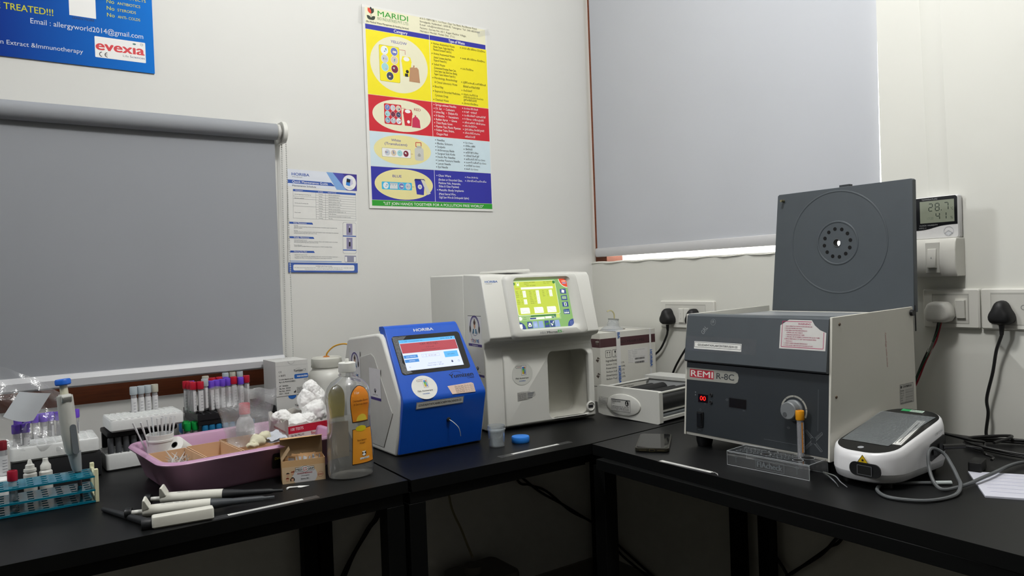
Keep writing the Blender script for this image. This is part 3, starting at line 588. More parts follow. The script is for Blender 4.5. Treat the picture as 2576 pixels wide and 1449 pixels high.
b.quad(fh, 0.0315, 0.2035+q, 0.1625, 0.2205+q, PAPER); b.frame(fh, 0.033, 0.2075+q, 0.161, 0.2185+q, 0.0008, INK); b.text(fh, 0.097, 0.2105+q, 'GOUDAENT/KP/LAB/CENTERFUSE/01/25', 0.0045, INK, 0.110, 0.02, 'C')
b.quad(fh, 0.008, 0.198+q, 0.20, 0.232+q, clear('#9a9a9a', 0.05, 0.2), 0.0003)
b.poly(fh, [(0.2555, 0.2165+q), (0.3585, 0.2165+q), (0.3585, 0.252+q), (0.345, 0.257+q), (0.333, 0.266+q), (0.326, 0.276+q), (0.275, 0.276+q), (0.262, 0.268+q), (0.2555, 0.264+q)], M('#cdcbc8', 0.5), 0.0005)
PK = M('#a8305c', 0.5)
b.line(fh, [(0.326, 0.2725+q), (0.260, 0.2725+q), (0.260, 0.2205+q), (0.3535, 0.2205+q), (0.3535, 0.253+q)], 0.0012, PK, 0.0007)
b.text(fh, 0.310, 0.266+q, 'WARNING', 0.0038, PK, 0.028, 0.02, 'C')
for i, (x, w, t) in enumerate(((0.266, 0.062, '1. READ OPERATING INSTRUCTIONS BEFORE USE.'), (0.266, 0.040, '2. PROVIDE PROPER EARTHING.'), (0.266, 0.051, '3. FOR VIBRATION FREE PERFORMANCE'), (0.270, 0.038, 'a. ENSURE LEVEL AND STABILITY.'), (0.270, 0.042, 'b. BALANCE CENTRIFUGE TUBES.'), (0.270, 0.076, 'c. ENSURE USE OF RUBBER CUSHIONS FOR GLASS TUBES.'), (0.266, 0.072, '4. BRING SPEED BACK TO "OFF" AND INCREASE SPEED'), (0.270, 0.016, 'GRADUALLY.'), (0.266, 0.054, '5. CHECK CARBON BRUSHES PERIODICALLY.'), (0.266, 0.066, '6. CHECK GLASS TUBE FOR BOTH HOLDING OF UNIT.'))):
    b.text(fh, x, 0.2615 - i*0.0043 + q, t, 0.0024, PK, w, 0.01)
CH = M('#8f9396', 0.8)
b.text(fh, 0.056, 0.236+q, 'GRL', 0.010, CH, 0.020, 0.0, 'L', 0.0006, 52); b.ring(fh, 0.0815, 0.2655+q, 0.0066, 0.0071, CH, 0.0006, 20); b.text(fh, 0.0785, 0.2625+q, '18', 0.006, CH, None, -0.005, 'L', 0.0006, 20)
obj('head_panel', b, c, bevel=0.0008)
obj('top_plate', MB().box(0.05, -0.3624, 0.288, 0.326, -0.0051, 0.294, M('#8d9194', 0.4)), c)
for x, y in ((0.03, -0.035), (0.03, -0.33), (0.29, -0.035), (0.29, -0.33)):
    obj('foot', MB().lathe([(0, 0), (0.016, 0), (0.019, 0.012), (0.019, 0.025), (0, 0.025)], BLACK, c=(x, y, 0), n=20), c)
kf = Matrix.Translation(f.P(0.2875, 0.0905, 0.0003)) @ Matrix((f.u, f.v, f.n)).transposed().to_4x4()
kn = obj('speed_knob', MB().lathe([(0, 0), (0.0215, 0), (0.0215, 0.004), (0.019, 0.006), (0.0178, 0.019), (0.016, 0.021), (0, 0.021)], SIL, n=32, T=kf), c)
b = MB().lathe([(0, 0.0212), (0.0045, 0.0212), (0.0045, 0.0218), (0, 0.0218)], M('#4a4d50'), n=14, T=kf @ Matrix.Translation((-0.006, -0.0075, 0))); obj('knob_pointer', b, kn)
fs = Fr(f.o, f.u, f.v)
b = MB(); b.quad(fs, 0.0405, 0.0795, 0.0685, 0.0975, M('#120304', 0.2), 0.0012); b.text(fs, 0.0545, 0.0838, '00', 0.0098, M('#ff1408', emit=2.2), 0.0165, 0.005, 'C', 0.0018); obj('timer_display', b, c)
for v_ in (0.0985, 0.0822): obj('push_button', MB().lathe([(0, 0), (0.0042, 0), (0.0042, 0.0012), (0.0032, 0.0016), (0.0028, 0.001), (0, 0.001)], BLACK, n=18, T=Matrix.Translation(f.P(0.0778, v_, 0.0004)) @ Matrix((f.u, f.v, f.n)).transposed().to_4x4()), c)
b = MB(); P1 = [f.P(0.040, 0.023, 0.0008), f.P(0.0575, 0.023, 0.0008), f.P(0.0575, 0.0575, 0.0008), f.P(0.040, 0.0575, 0.0008)]; P2 = [p + f.n*0.003 for p in P1]
b.loft([P1, P2], BLACK); P3 = [f.P(0.043, 0.026, 0.0030), f.P(0.0545, 0.026, 0.0030), f.P(0.0545, 0.055, 0.0030), f.P(0.043, 0.055, 0.0030)]
P4 = [f.P(0.043, 0.026, 0.0045), f.P(0.0545, 0.026, 0.0045), f.P(0.0545, 0.055, 0.0085), f.P(0.043, 0.055, 0.0085)]; b.loft([P3, P4], M('#1b1d20', 0.3)); obj('power_switch', b, c, bevel=0.0004)
# open lid, hinged at the rear edge
b = MB(); lp = [(-0.006, 0.287), (-0.367, 0.296), (-0.3705, 0.585), (-0.367, 0.588), (-0.038, 0.589), (-0.034, 0.586)]
b.prism(lp, 'x', 0.338, 0.354, CL); LPLATE = b; b = MB()
fl = Fr((0.3378, -0.005, 0.295), (0, -1, 0), Z)
def ridge(cx, cy, r, w, hh, m, n=56):
    T = Matrix.Translation(fl.P(cx, cy, 0)) @ Matrix((fl.u, fl.v, fl.n)).transposed().to_4x4()
    rings = []
    for k in range(6):
        a = math.pi * k / 5; rings.append((r - w*math.cos(a), hh*math.sin(a)))
    v = []; ff = []
    for rr, h in rings:
        v += [T @ Vector((rr*math.cos(2*math.pi*i/n), rr*math.sin(2*math.pi*i/n), h)) for i in range(n)]
    for k in range(5):
        for i in range(n): ff.append((k*n+i, k*n+(i+1) % n, (k+1)*n+(i+1) % n, (k+1)*n+i))
    b.add(v, ff, m)
ridge(0.187, 0.163, 0.0505, 0.0025, 0.0010, CL); ridge(0.187, 0.165, 0.1205, 0.0022, 0.0006, CL)
for k in range(12): b.disc(fl, 0.187 + 0.0335*math.cos(rad(k*30+8)), 0.163 + 0.0335*math.sin(rad(k*30+8)), 0.0045, M('#050506', 0.9, noise=0), None, 0.0005, 16)
LPLATE.box(0.346, -0.222, 0.588, 0.360, -0.196, 0.5945, CF)
ld0 = b; b = MB().prism(lp, 'x', 0.338, 0.354, CL); ld = obj('lid', b, c, rec=True)
cut(ld, MB().lathe([(0, -0.01), (0.0085, -0.01), (0.0085, 0.04), (0, 0.04)], M('#1a1c1e', 0.6), n=28, T=Matrix.Translation(fl.P(0.1865, 0.1630, 0)) @ Matrix.Rotation(rad(90), 4, 'Y')))
md = ld.modifiers.new('b', 'BEVEL'); md.width = 0.0012; md.segments = 2; md.limit_method = 'ANGLE'; md.angle_limit = rad(60)
obj('pressed_rings', ld0, ld); obj('catch', MB().box(0.346, -0.222, 0.586, 0.360, -0.196, 0.5945, CF), ld, bevel=0.001)
TN = Matrix((fl.u, fl.v, fl.n)).transposed().to_4x4()
obj('hub_ring', MB().lathe([(0.0088, 0), (0.0098, 0), (0.0096, 0.0010), (0.0088, 0.0010)], M('#6a6d70', 0.3, metal=0.6), n=28, T=Matrix.Translation(fl.P(0.1865, 0.1630, 0.0002)) @ TN), ld)
obj('latch_pin', MB().lathe([(0, 0), (0.0035, 0), (0.003, 0.012), (0, 0.012)], M('#8a8468', 0.35, metal=0.8), n=12, T=Matrix.Translation(fl.P(0.046, 0.277, 0)) @ TN), ld)
obj('hinge', MB().box(0.336, -0.3695, 0.255, 0.341, -0.3678, 0.312, BLACK), c, bevel=0.001)
fsd = Fr((0.022, -0.3676, 0.025), X, Z); b = MB()
for x, z in ((0.0241, 0.2637), (0.0056, 0.1233)): b = MB(); b.lathe([(0, 0), (0.0032, 0), (0.0025, 0.0015), (0, 0.0015)], M('#5a4a3c', 0.5, metal=0.6), n=12, T=Matrix.Translation(fsd.P(x, z, 0)) @ Matrix((fsd.u, fsd.v, fsd.n)).transposed().to_4x4()); obj('screw', b, c)
b = MB(); b.lathe([(0, 0), (0.007, 0), (0.0065, 0.006), (0, 0.006)], BLACK, n=16, T=Matrix.Translation(fsd.P(0.300, 0.271, 0)) @ Matrix((fsd.u, fsd.v, fsd.n)).transposed().to_4x4())
obj('screw', b, c)
b = MB(); b.quad(fsd, 0.2435, 0.0775, 0.3015, 0.121, M('#b9b8b2', 0.4)); b.frame(fsd, 0.245, 0.079, 0.300, 0.1195, 0.0006, INK)
b.text(fsd, 0.255, 0.1125, 'CENTRIFUGE', 0.0045, INK, 0.038, 0.03); b.disc(fsd, 0.2495, 0.1145, 0.003, INK)
for i in range(6):
    b.text(fsd, 0.247, 0.1050-i*0.0052, ('MODEL', 'SR. NO.', 'VOLTS', 'RPM', 'MFG', 'REMI ELEKTROTECHNIK')[i], 0.003, INK)
    if i < 5: b.quad(fsd, 0.266, 0.1048-i*0.0052, 0.297, 0.1086-i*0.0052, M('#9c9b96') if i % 2 else M('#a8a7a2'), 0.0008)
obj('rating_plate', b, c)
b = MB(); b.text(fsd, 0.190, 0.235, 'Centrifuge under service', 0.0055, M('#c08a86', 0.7), 0.072, -0.012, 'L', 0.0006, -86); obj('handwriting', b, c)

# ---------------------------------------------------------------- large white blood analyser
mic = thing('hematology_analyser', 'large off-white blood cell counter with a lime green touch screen', 'analyser', (-0.803, -0.485, 0.75), -7)
W = 0.338
prof = [(0.012, 0.004), (0.0, 0.010), (0.004, 0.19), (0.012, 0.218), (0.006, 0.232), (-0.024, 0.241), (-0.030, 0.250), (0.0115, 0.402), (0.022, 0.4125), (0.125, 0.4165), (0.125, 0.004)]
body = obj('body', MB().prism(prof, 'x', 0, W, CASE), mic, rec=True)
cutm = MB().prism(rrect(0.184, 0.016, 0.3155, 0.198, 0.02, 6), 'y', -0.05, 0.085, M('#c9c8bf', 0.45))
cut(body, cutm); md = body.modifiers.new('b', 'BEVEL'); md.width = 0.005; md.segments = 3; md.limit_method = 'ANGLE'; md.angle_limit = rad(35)
obj('rear_housing', MB().prism([(0.0, 0.125), (W, 0.125), (W, 0.315), (-0.022, 0.315)], 'z', 0.004, 0.4165, CASE), mic, bevel=0.004, seg=3)
cov = obj('front_cover', MB().prism([(0.004, 0.006), (-0.0055, 0.012), (-0.0045, 0.185), (0.010, 0.212), (0.020, 0.212), (0.012, 0.006)], 'x', 0.050, 0.332, CASE), mic, rec=True)
cut(cov, MB().prism(rrect(0.184, 0.016, 0.3155, 0.198, 0.02, 6), 'y', -0.05, 0.085, CASE)); md = cov.modifiers.new('b', 'BEVEL'); md.width = 0.003; md.segments = 3; md.limit_method = 'ANGLE'; md.angle_limit = rad(35)
obj('probe_guard', MB().box(0.1855, 0.03, 0.07, 0.196, 0.082, 0.196, M('#bfbdb4', 0.4)), mic, bevel=0.001)
fh = Fr((0, -0.030, 0.250), X, (0, 0.0415, 0.152))
def rr3(fr, x0, y0, x1, y1, r, h, n=6): return [fr.P(x, y, h) for x, y in rrect(x0, y0, x1, y1, r, n)]
def trap(fr, xl0, xr0, y0, xl1, xr1, y1, r, h):
    out = []
    for x, y in rrect(0, 0, 1, 1, 0.08, 6):
        xl = xl0 + (xl1-xl0)*y; xr = xr0 + (xr1-xr0)*y; out.append(fr.P(xl + (xr-xl)*x, y0 + (y1-y0)*y, h))
    return out
b = MB(); b.loft([trap(fh, 0.060, 0.296, -0.010, 0.058, 0.288, 0.166, 0, -0.004), trap(fh, 0.061, 0.295, -0.009, 0.059, 0.287, 0.165, 0, 0.010), trap(fh, 0.066, 0.290, -0.004, 0.064, 0.282, 0.160, 0, 0.0155),
    trap(fh, 0.083, 0.268, 0.0095, 0.085, 0.263, 0.1545, 0, 0.0150), trap(fh, 0.0872, 0.2565, 0.0165, 0.0875, 0.2560, 0.1495, 0, 0.0040)], CASE, (0, 0))
hood = obj('screen_hood', b, mic, ang=50)
# touch screen
sc = MB(); fsn = Fr(fh.P(0.0865, 0.0160, 0.0046), fh.u, fh.v); Wd, Ht = 0.1705, 0.1345
def E_(h, s=1.0): return M(h, 0.3, emit=s*1.25)
sc.quad(fsn, 0, 0, Wd, Ht, E_('#9acc78', 0.62), 0); LIME = E_('#cfe04a', 0.75); NAVY = E_('#3f57a8', 0.55); WH = E_('#f4fae8', 0.9); PB = E_('#9fb8e8', 0.7); GR = E_('#5a6a38', 0.4); DG = E_('#4a9a44', 0.55)
sc.poly(fsn, rrect(0.003, 0.037, 0.133, 0.131, 0.004), WH, 0.0001); sc.poly(fsn, rrect(0.004, 0.038, 0.132, 0.130, 0.004), LIME, 0.0002)
sc.disc(fsn, Wd, Ht, 0.026, WH, None, 0.00015, 20, 180, 270); sc.poly(fsn, [(Wd, Ht)] + [(Wd+0.0245*math.cos(rad(a)), Ht+0.0245*math.sin(rad(a))) for a in range(180, 271, 6)], E_('#e8502c', 0.8), 0.0003)
sc.text(fsn, Wd-0.016, Ht-0.009, 'HORIBA', 0.0032, WH, 0.013, 0.01, 'L', 0.0004); sc.quad(fsn, Wd-0.015, Ht-0.0145, Wd-0.003, Ht-0.0115, PB, 0.0004)
sc.poly(fsn, [(Wd, 0)] + [(Wd+0.020*math.cos(rad(a)), 0.020*math.sin(rad(a))) for a in range(90, 181, 6)], NAVY, 0.0003); sc.frame(fsn, Wd-0.011, 0.004, Wd-0.004, 0.013, 0.0006, PB, 0.0004); sc.text(fsn, Wd-0.0085, 0.006, '?', 0.005, PB, None, 0, 'L', 0.0004)
sc.poly(fsn, [(0, 0)] + [(0.020*math.cos(rad(a)), 0.020*math.sin(rad(a))) for a in range(0, 91, 6)], NAVY, 0.0003); sc.poly(fsn, rrect(0.002, 0.002, 0.010, 0.014, 0.001), WH, 0.0004)
for i, x in enumerate((0.025, 0.042, 0.059, 0.0775, 0.0945, 0.110)):
    sc.poly(fsn, [(x, 0.001), (x+0.016, 0.001), (x+0.0145, 0.0195), (x+0.001, 0.0195)], PB if i in (1, 2, 5) else NAVY, 0.0003)
sc.quad(fsn, 0.028, 0.006, 0.038, 0.012, WH, 0.0004); sc.quad(fsn, 0.030, 0.012, 0.036, 0.016, WH, 0.0004); sc.quad(fsn, 0.030, 0.008, 0.036, 0.010, DG, 0.0005); sc.quad(fsn, 0.046, 0.005, 0.054, 0.014, E_('#b8ccf0', 0.75), 0.0004)
sc.poly(fsn, [(0.0795, 0.010), (0.085, 0.006), (0.085, 0.0085), (0.091, 0.009), (0.092, 0.015), (0.085, 0.012), (0.085, 0.0145)], DG, 0.0004)
sc.line(fsn, [(0.098, 0.012), (0.101, 0.005), (0.107, 0.017)], 0.0022, WH, 0.0004); sc.line(fsn, [(0.103, 0.011), (0.108, 0.006)], 0.002, DG, 0.0005)
for i, y in enumerate((0.092, 0.0735, 0.055, 0.0345)):
    sc.poly(fsn, [(0.144, y), (0.163, y-0.001), (0.163, y+0.014), (0.144, y+0.0125)], NAVY, 0.0003)
    if i == 0: sc.poly(fsn, [(0.148, y+0.003), (0.156, y+0.0015), (0.158, y+0.009), (0.150, y+0.0115)], WH, 0.0004)
    elif i == 1: sc.quad(fsn, 0.147, y+0.003, 0.160, y+0.0105, E_('#b8d8a8', 0.7), 0.0004); sc.line(fsn, [(0.149, y+0.005), (0.153, y+0.008), (0.155, y+0.0055), (0.158, y+0.009)], 0.0007, DG, 0.0005)
    elif i == 2: sc.quad(fsn, 0.150, y+0.002, 0.1575, y+0.0115, WH, 0.0004); sc.quad(fsn, 0.152, y+0.003, 0.1555, y+0.0105, DG, 0.0005)
    else:
        for q in range(3): sc.disc(fsn, 0.148+q*0.0052, y+0.0035, 0.0022, WH, None, 0.0004, 10); sc.disc(fsn, 0.148+q*0.0052, y+0.0085, 0.0018, E_('#8ab8c8', 0.6), None, 0.0004, 10)
for x, y in ((0.0035, Ht-0.010), (0.1285, Ht-0.009)): sc.disc(fsn, x, y, 0.0045, DG, None, 0.0004, 16)
sc.quad(fsn, 0.012, Ht-0.017, 0.021, Ht-0.0065, E_('#dfeea0', 0.8), 0.0003); sc.disc(fsn, 0.0165, Ht-0.013, 0.003, WH, None, 0.0004, 10); sc.disc(fsn, 0.0165, Ht-0.0085, 0.001, GR, None, 0.0004, 8)
for x, y, t, w in ((0.036, Ht-0.0085, 'Sample Id : AUTO00001', 0.034), (0.036, Ht-0.013, 'Patient ID :', 0.015), (0.042, Ht-0.0175, 'Name : SAT SHEESH', 0.028), (0.096, Ht-0.0085, 'Date : 20/02/2025', 0.025), (0.096, Ht-0.013, 'Time : 17:17', 0.018)): sc.text(fsn, x, y, t, 0.0024, GR, w, 0, 'L', 0.0004)
sc.text(fsn, 0.0075, Ht-0.025, 'Alarms', 0.003, E_('#e0702c', 0.7), 0.012, 0.01, 'L', 0.0004); sc.quad(fsn, 0.024, Ht-0.0265, 0.123, Ht-0.0205, WH, 0.0003)
for x0, xv, rows in ((0.006, 0.027, ('WBC', 'LYM%', 'MON%', 'GRA%', '', 'LYM#', 'MON#', 'GRA#')), (0.047, 0.068, ('RBC', 'HGB', 'HCT', 'MCV', 'MCH', 'MCHC', 'RDWCV', 'RDWSD')), (0.088, 0.109, ('PLT', 'MPV', 'PCT', 'PDW'))):
    for i, t in enumerate(rows):
        y = Ht-0.0335-i*0.0047
        if not t: continue
        sc.text(fsn, x0, y, t, 0.0022, GR, None, 0, 'L', 0.0004); sc.text(fsn, x0+0.014, y, '%' if i % 2 else 'g/dl', 0.0018, GR, None, 0, 'L', 0.0004)
        sc.quad(fsn, xv, y-0.001, xv+0.0095, y+0.0035, WH, 0.0003); sc.text(fsn, xv+0.002, y, ('8.6', '34.2', '5.8', '60.0')[i % 4], 0.002, E_('#98a090', 0.6), None, 0, 'L', 0.0004)
for x, pts in ((0.012, ((0, 0.012), (0.004, 0.003), (0.010, 0.0055), (0.013, 0.006), (0.018, 0.0025), (0.024, 0.0015))), (0.054, ((0, 0.014), (0.003, 0.012), (0.006, 0.006), (0.010, 0.0025), (0.024, 0.0015))), (0.094, ((0, 0.013), (0.006, 0.008), (0.012, 0.004), (0.024, 0.0015)))):
    sc.poly(fsn, [(x, 0.0415), (x+0.028, 0.0415), (x+0.028, 0.0555), (x+0.0255, 0.058), (x, 0.058)], WH, 0.0003); sc.line(fsn, [(x+0.003+p[0], 0.0425+p[1]) for p in pts], 0.0004, E_('#a0a898', 0.6), 0.0004)
sc.quad(fsn, 0.003, 0.022, 0.133, 0.036, E_('#b4dc90', 0.65), 0.0002); sc.quad(fsn, 0.040, 0.032, 0.118, 0.036, DG, 0.00025); sc.text(fsn, 0.018, 0.030, 'Next', 0.0024, GR, None, 0, 'L', 0.0004); sc.text(fsn, 0.016, 0.0255, 'Sample', 0.0024, GR, None, 0, 'L', 0.0004)
sc.poly(fsn, [(0.004, 0.024), (0.010, 0.024), (0.0135, 0.029), (0.010, 0.034), (0.004, 0.034)], WH, 0.0003); sc.quad(fsn, 0.036, 0.0245, 0.081, 0.030, WH, 0.0003); sc.quad(fsn, 0.0365, 0.0255, 0.055, 0.0295, NAVY, 0.0004); sc.text(fsn, 0.036, 0.0315, 'Sample ID', 0.0022, GR, None, 0, 'L', 0.0004)
sc.quad(fsn, 0.0835, 0.0255, 0.1025, 0.0310, WH, 0.0003); sc.poly(fsn, [(0.105, 0.026), (0.110, 0.026), (0.1075, 0.032)], NAVY, 0.0003); sc.poly(fsn, [(0.112, 0.032), (0.117, 0.032), (0.1145, 0.026)], NAVY, 0.0003); sc.quad(fsn, 0.119, 0.0255, 0.129, 0.0365, E_('#d8ec70', 0.75), 0.0003)
obj('touch_screen', sc, mic)
d = MB(); HB = M('#2560b0', 0.4)
d.text(fh, 0.0095, 0.1475, 'HORIBA', 0.0055, HB, 0.037, 0.025, 'L', 0.0006); d.text(fh, 0.011, 0.1435, 'Medical', 0.0022, GREY, 0.018, 0, 'L', 0.0006)
obj('maker_logo', d, mic); d = MB()
d.text(fh, 0.139, -0.0015, 'ABX', 0.0062, M('#8a8c8c'), 0.019, 0, 'L', 0.0158); d.text(fh, 0.161, -0.0015, 'Micros', 0.0062, M('#4a4c4c'), 0.032, 0.025, 'L', 0.0158); d.text(fh, 0.195, -0.0010, 'ES', 0.0068, M('#3aa63c'), 0.0125, 0.03, 'L', 0.0158); d.text(fh, 0.210, -0.0010, '60', 0.0028, GREY, None, 0, 'L', 0.0158)
obj('model_name', d, mic); d = MB()
fl_ = Fr((0, -0.0058, 0.012), X, (0, 0.001, 0.173)); dz = -0.012
d.disc(fl_, 0.103, 0.147+dz, 0.0315, M('#dedfd8', 0.35), 0.0300, 0.0006, 36)
def seventy(b, fr, cx, cy, s, h):
    b.poly(fr, rrect(cx-0.002*s, cy-0.002*s, cx+0.009*s, cy+0.017*s, 0.001*s), INK, h); b.poly(fr, rrect(cx-0.0015*s, cy-0.0015*s, cx+0.0085*s, cy+0.0165*s, 0.001*s), WHT, h+0.0001)
    for i, c_ in enumerate(('#c9a02c', '#9cb83c', '#4aa86a', '#3f78c0')):
        b.quad(fr, cx, cy + i*0.0036*s, cx+0.0045*s, cy+(i+1)*0.0036*s, col_(c_), h+0.0002); b.quad(fr, cx+0.0045*s, cy + (3-i)*0.0036*s, cx+0.0075*s, cy+(4-i)*0.0036*s, col_(('#c07a3c', '#7ab0a0', '#5a90c8', '#6a70b8')[i]), h+0.0002)
    b.line(fr, [(cx-0.001*s, cy+0.0165*s), (cx-0.013*s, cy+0.0165*s), (cx-0.0145*s, cy+0.0145*s), (cx-0.013*s, cy+0.0125*s), (cx-0.002*s, cy+0.0125*s)], 0.0006*s, INK, h); b.line(fr, [(cx-0.011*s, cy+0.0145*s), (cx-0.003*s, cy+0.0145*s)], 0.0005*s, REDINK, h)
seventy(d, fl_, 0.103, 0.146+dz, 1.35, 0.0009)
d.text(fl_, 0.102, 0.1335+dz, '70th Anniversary', 0.0042, INK, 0.040, 0.02, 'C', 0.0009); d.text(fl_, 0.103, 0.1265+dz, 'HORIBA', 0.0032, HB, 0.019, 0.02, 'C', 0.0009)
obj('anniversary_sticker', d, mic); d = MB()
d.poly(fl_, [(0.086, 0.0755+dz), (0.113, 0.078+dz), (0.1415, 0.086+dz), (0.140, 0.0965+dz), (0.128, 0.0955+dz), (0.122, 0.0985+dz), (0.100, 0.0995+dz), (0.0855, 0.098+dz)], M('#b8b7b2', 0.5), 0.0006)
for i, t in enumerate(('Prv Cal Date', 'Next Cal Date', 'Cal Done', 'Cal Due Date')):
    d.text(fl_, 0.0885, 0.093-i*0.0048+dz, t, 0.0030, INK, 0.024, 0, 'L', 0.0009); d.quad(fl_, 0.117, 0.0925-i*0.0040+dz, 0.137-i*0.002, 0.0955-i*0.0040+dz, GREY, 0.0009); d.line(fl_, [(0.0875, 0.0915-i*0.0048+dz), (0.136-i*0.004, 0.0920-i*0.0048+dz)], 0.0004, INK, 0.0009)
obj('calibration_label', d, mic)
b = MB().lathe([(0, 0.0), (0.0145, 0.0), (0.0145, 0.003), (0.0115, 0.0045), (0.0105, 0.002), (0, 0.002)], CASE, n=24, T=Matrix.Translation((0.317, -0.0045, 0.0365)) @ Matrix.Rotation(rad(90), 4, 'X')); b.box(0.3095, -0.0070, 0.0325, 0.3245, -0.0062, 0.0405, INK); obj('usb_port', b, mic)
def care_sticker(b, fr, x0, y0, w, h, bust, qr):
    """white service sticker; the printed square code is left blank"""
    PV = M('#3b2a78', 0.5)
    b.quad(fr, x0, y0, x0+w, y0+h, M('#d8d8da', 0.4), 0.0005)
    cx = x0 + w/2
    if bust:
        cy = y0 + h*0.66; r = w*0.36
        b.ring(fr, cx, cy, r*0.86, r, PV, 0.0008, 24, -10, 190); b.ring(fr, cx, cy, r*0.78, r*0.82, PV, 0.0008, 24)
        for sg in (-1, 1): b.disc(fr, cx+sg*r*0.95, cy-r*0.25, r*0.14, INK, r*0.34, 0.0009, 12)
        b.line(fr, [(cx-r*0.95, cy-r*0.5), (cx-r*0.5, cy-r*1.15), (cx-r*0.1, cy-r*1.25)], w*0.015, INK, 0.0008)
        b.poly(fr, [(cx-r*0.5, cy-r*0.62), (cx+r*0.5, cy-r*0.62), (cx+r*0.34, cy-r*0.2), (cx-r*0.34, cy-r*0.2)], col_('#3a6a8a'), 0.0008); b.poly(fr, [(cx-r*0.1, cy-r*0.62), (cx+r*0.1, cy-r*0.62), (cx+r*0.08, cy-r*0.2), (cx-r*0.08, cy-r*0.2)], WHT, 0.0010)
        b.disc(fr, cx, cy+r*0.10, r*0.2, col_('#c89a80'), r*0.3, 0.0009, 16); b.disc(fr, cx, cy+r*0.36, r*0.24, col_('#4a2c24'), r*0.2, 0.0010, 16); b.disc(fr, cx, cy+r*0.6, r*0.11, col_('#4a2c24'), r*0.11, 0.0010, 12)
        x = cx - w*0.30
        for ch, c_ in zip('YOU/ME', ('#b02840', '#2a6ab0', '#a82a48', '#30304a', '#2a80b8', '#403a90')): b.text(fr, x, y0+h*0.145, ch, h*0.11, col_(c_), w*0.088, 0.03, 'L', 0.0009); x += w*0.105
        b.quad(fr, x0, y0+h*0.02, x0+w, y0+h*0.105, PV, 0.0008); b.text(fr, cx, y0+h*0.042, 'helpline', h*0.035, WHT, w*0.4, 0, 'C', 0.0010)
    if qr:
        b.poly(fr, [(cx-w*0.09, y0+h*0.30), (cx+w*0.09, y0+h*0.30), (cx, y0+h*0.20)], INK, 0.0009); b.disc(fr, cx, y0+h*0.315, w*0.09, M('#2f2a50'), h*0.045, 0.0009, 14); b.disc(fr, cx, y0+h*0.315, w*0.04, WHT, h*0.02, 0.0010, 10)
        b.text(fr, cx, y0+h*0.155, 'SCAN HERE', h*0.025, INK, w*0.45, 0, 'C', 0.0009); b.quad(fr, x0, y0, x0+w, y0+h*0.085, PV, 0.0008)
fsd = Fr((0, 0, 0), (0, -1, 0), Z); b = MB()
care_sticker(b, fsd, -0.1035, 0.2215, 0.083, 0.083, True, False); b.line(fsd, [(-0.1035, 0.3045), (-0.0205, 0.3055)], 0.0012, INK, 0.0008)
obj('helpline_sticker', b, mic); b = MB()
care_sticker(b, fsd, -0.0905, 0.1440, 0.079, 0.073, False, True)
obj('service_sticker', b, mic)
b = MB(); zt = 0.4175
b.loft([[(0.085, 0.03, zt), (0.160, 0.03, zt), (0.160, 0.2, zt), (0.085, 0.2, zt)], [(0.088, 0.032, zt+0.0065), (0.157, 0.032, zt+0.0085), (0.157, 0.2, zt+0.0085), (0.088, 0.2, zt+0.0065)]], CASE); obj('top_hatch', b, mic, bevel=0.0015)
# ---------------------------------------------------------------- blue compact analyser
BL = M('#0e52be', 0.3, spec=0.5, noise=0.03)
yz = thing('chemistry_analyser', 'compact blue and white chemistry analyser with a tilted red and white touch screen', 'analyser', (-1.10, -0.588, 0.75))
prof = [(0.040, 0.0), (0.026, 0.05), (0.012, 0.128), (0.014, 0.142), (0.092, 0.270), (0.104, 0.279), (0.125, 0.281), (0.290, 0.264), (0.303, 0.258), (0.325, 0.206), (0.325, 0.02), (0.30, 0.0)]
rings = []
b = MB(); n = len(prof)
v = [(0.0, y, z) for y, z in prof] + [(0.2345 - 0.02*max(0, (z-0.13)/0.15), y, z) for y, z in prof]
b.add(v, [tuple(range(n))[::-1], tuple(range(n, 2*n))] + [(i, (i+1) % n, n+(i+1) % n, n+i) for i in range(n)], CASE)
b.v = [tuple(p) for p in b.v]
wb = obj('casing', b, yz, bevel=0.006, seg=3)
b = MB(); pf = [(0.031, 0.005), (0.018, 0.058), (0.005, 0.110), (0.0008, 0.126), (0.0010, 0.1325), (0.0035, 0.1388), (0.050, 0.2155), (0.0955, 0.2905), (0.1005, 0.296), (0.108, 0.2985), (0.128, 0.297)]
rings = []
for i, (y, z) in enumerate(pf):
    t = max(0, (z - 0.13) / 0.165); xl = 0.0045 + 0.006*t; xr = 0.2265 - 0.017*t
    d = 0.018
    yi, zi = (y + d, z) if z < 0.14 else (y + 0.024, z - 0.012)
    if i == len(pf) - 2: yi, zi = 0.124, 0.286
    if i == len(pf) - 1: yi, zi = 0.129, 0.286
    rings.append([(xl, y, z), (xr, y, z), (xr, yi, zi), (xl, yi, zi)])
b.loft(rings, BL); obj('front_panel', b, yz, bevel=0.0035, seg=3)
b = MB(); b.prism([(0.10, 0.012), (0.045, 0.10), (0.055, 0.11), (0.135, 0.225), (0.155, 0.232), (0.30, 0.205), (0.28, 0.06), (0.2, 0.012)], 'x', -0.002, 0.001, M('#bdbdb8', 0.45)); obj('side_panel', b, yz, bevel=0.0015)
fy = Fr((0, 0, 0.133), X, (0, 0.10, 0.165))
b = MB(); b.poly(fy, rrect(0.0205, 0.0625, 0.2065, 0.1650, 0.008), M('#0d0e10', 0.22), 0.0006)
b.poly(fy, [(0.0225, 0.163), (0.060, 0.163), (0.045, 0.150), (0.034, 0.120), (0.030, 0.095), (0.048, 0.067), (0.030, 0.064), (0.0225, 0.070)], clear('#8a9094', 0.35, 0.3, bump=0.6), 0.0009)
obj('screen_bezel', b, yz)
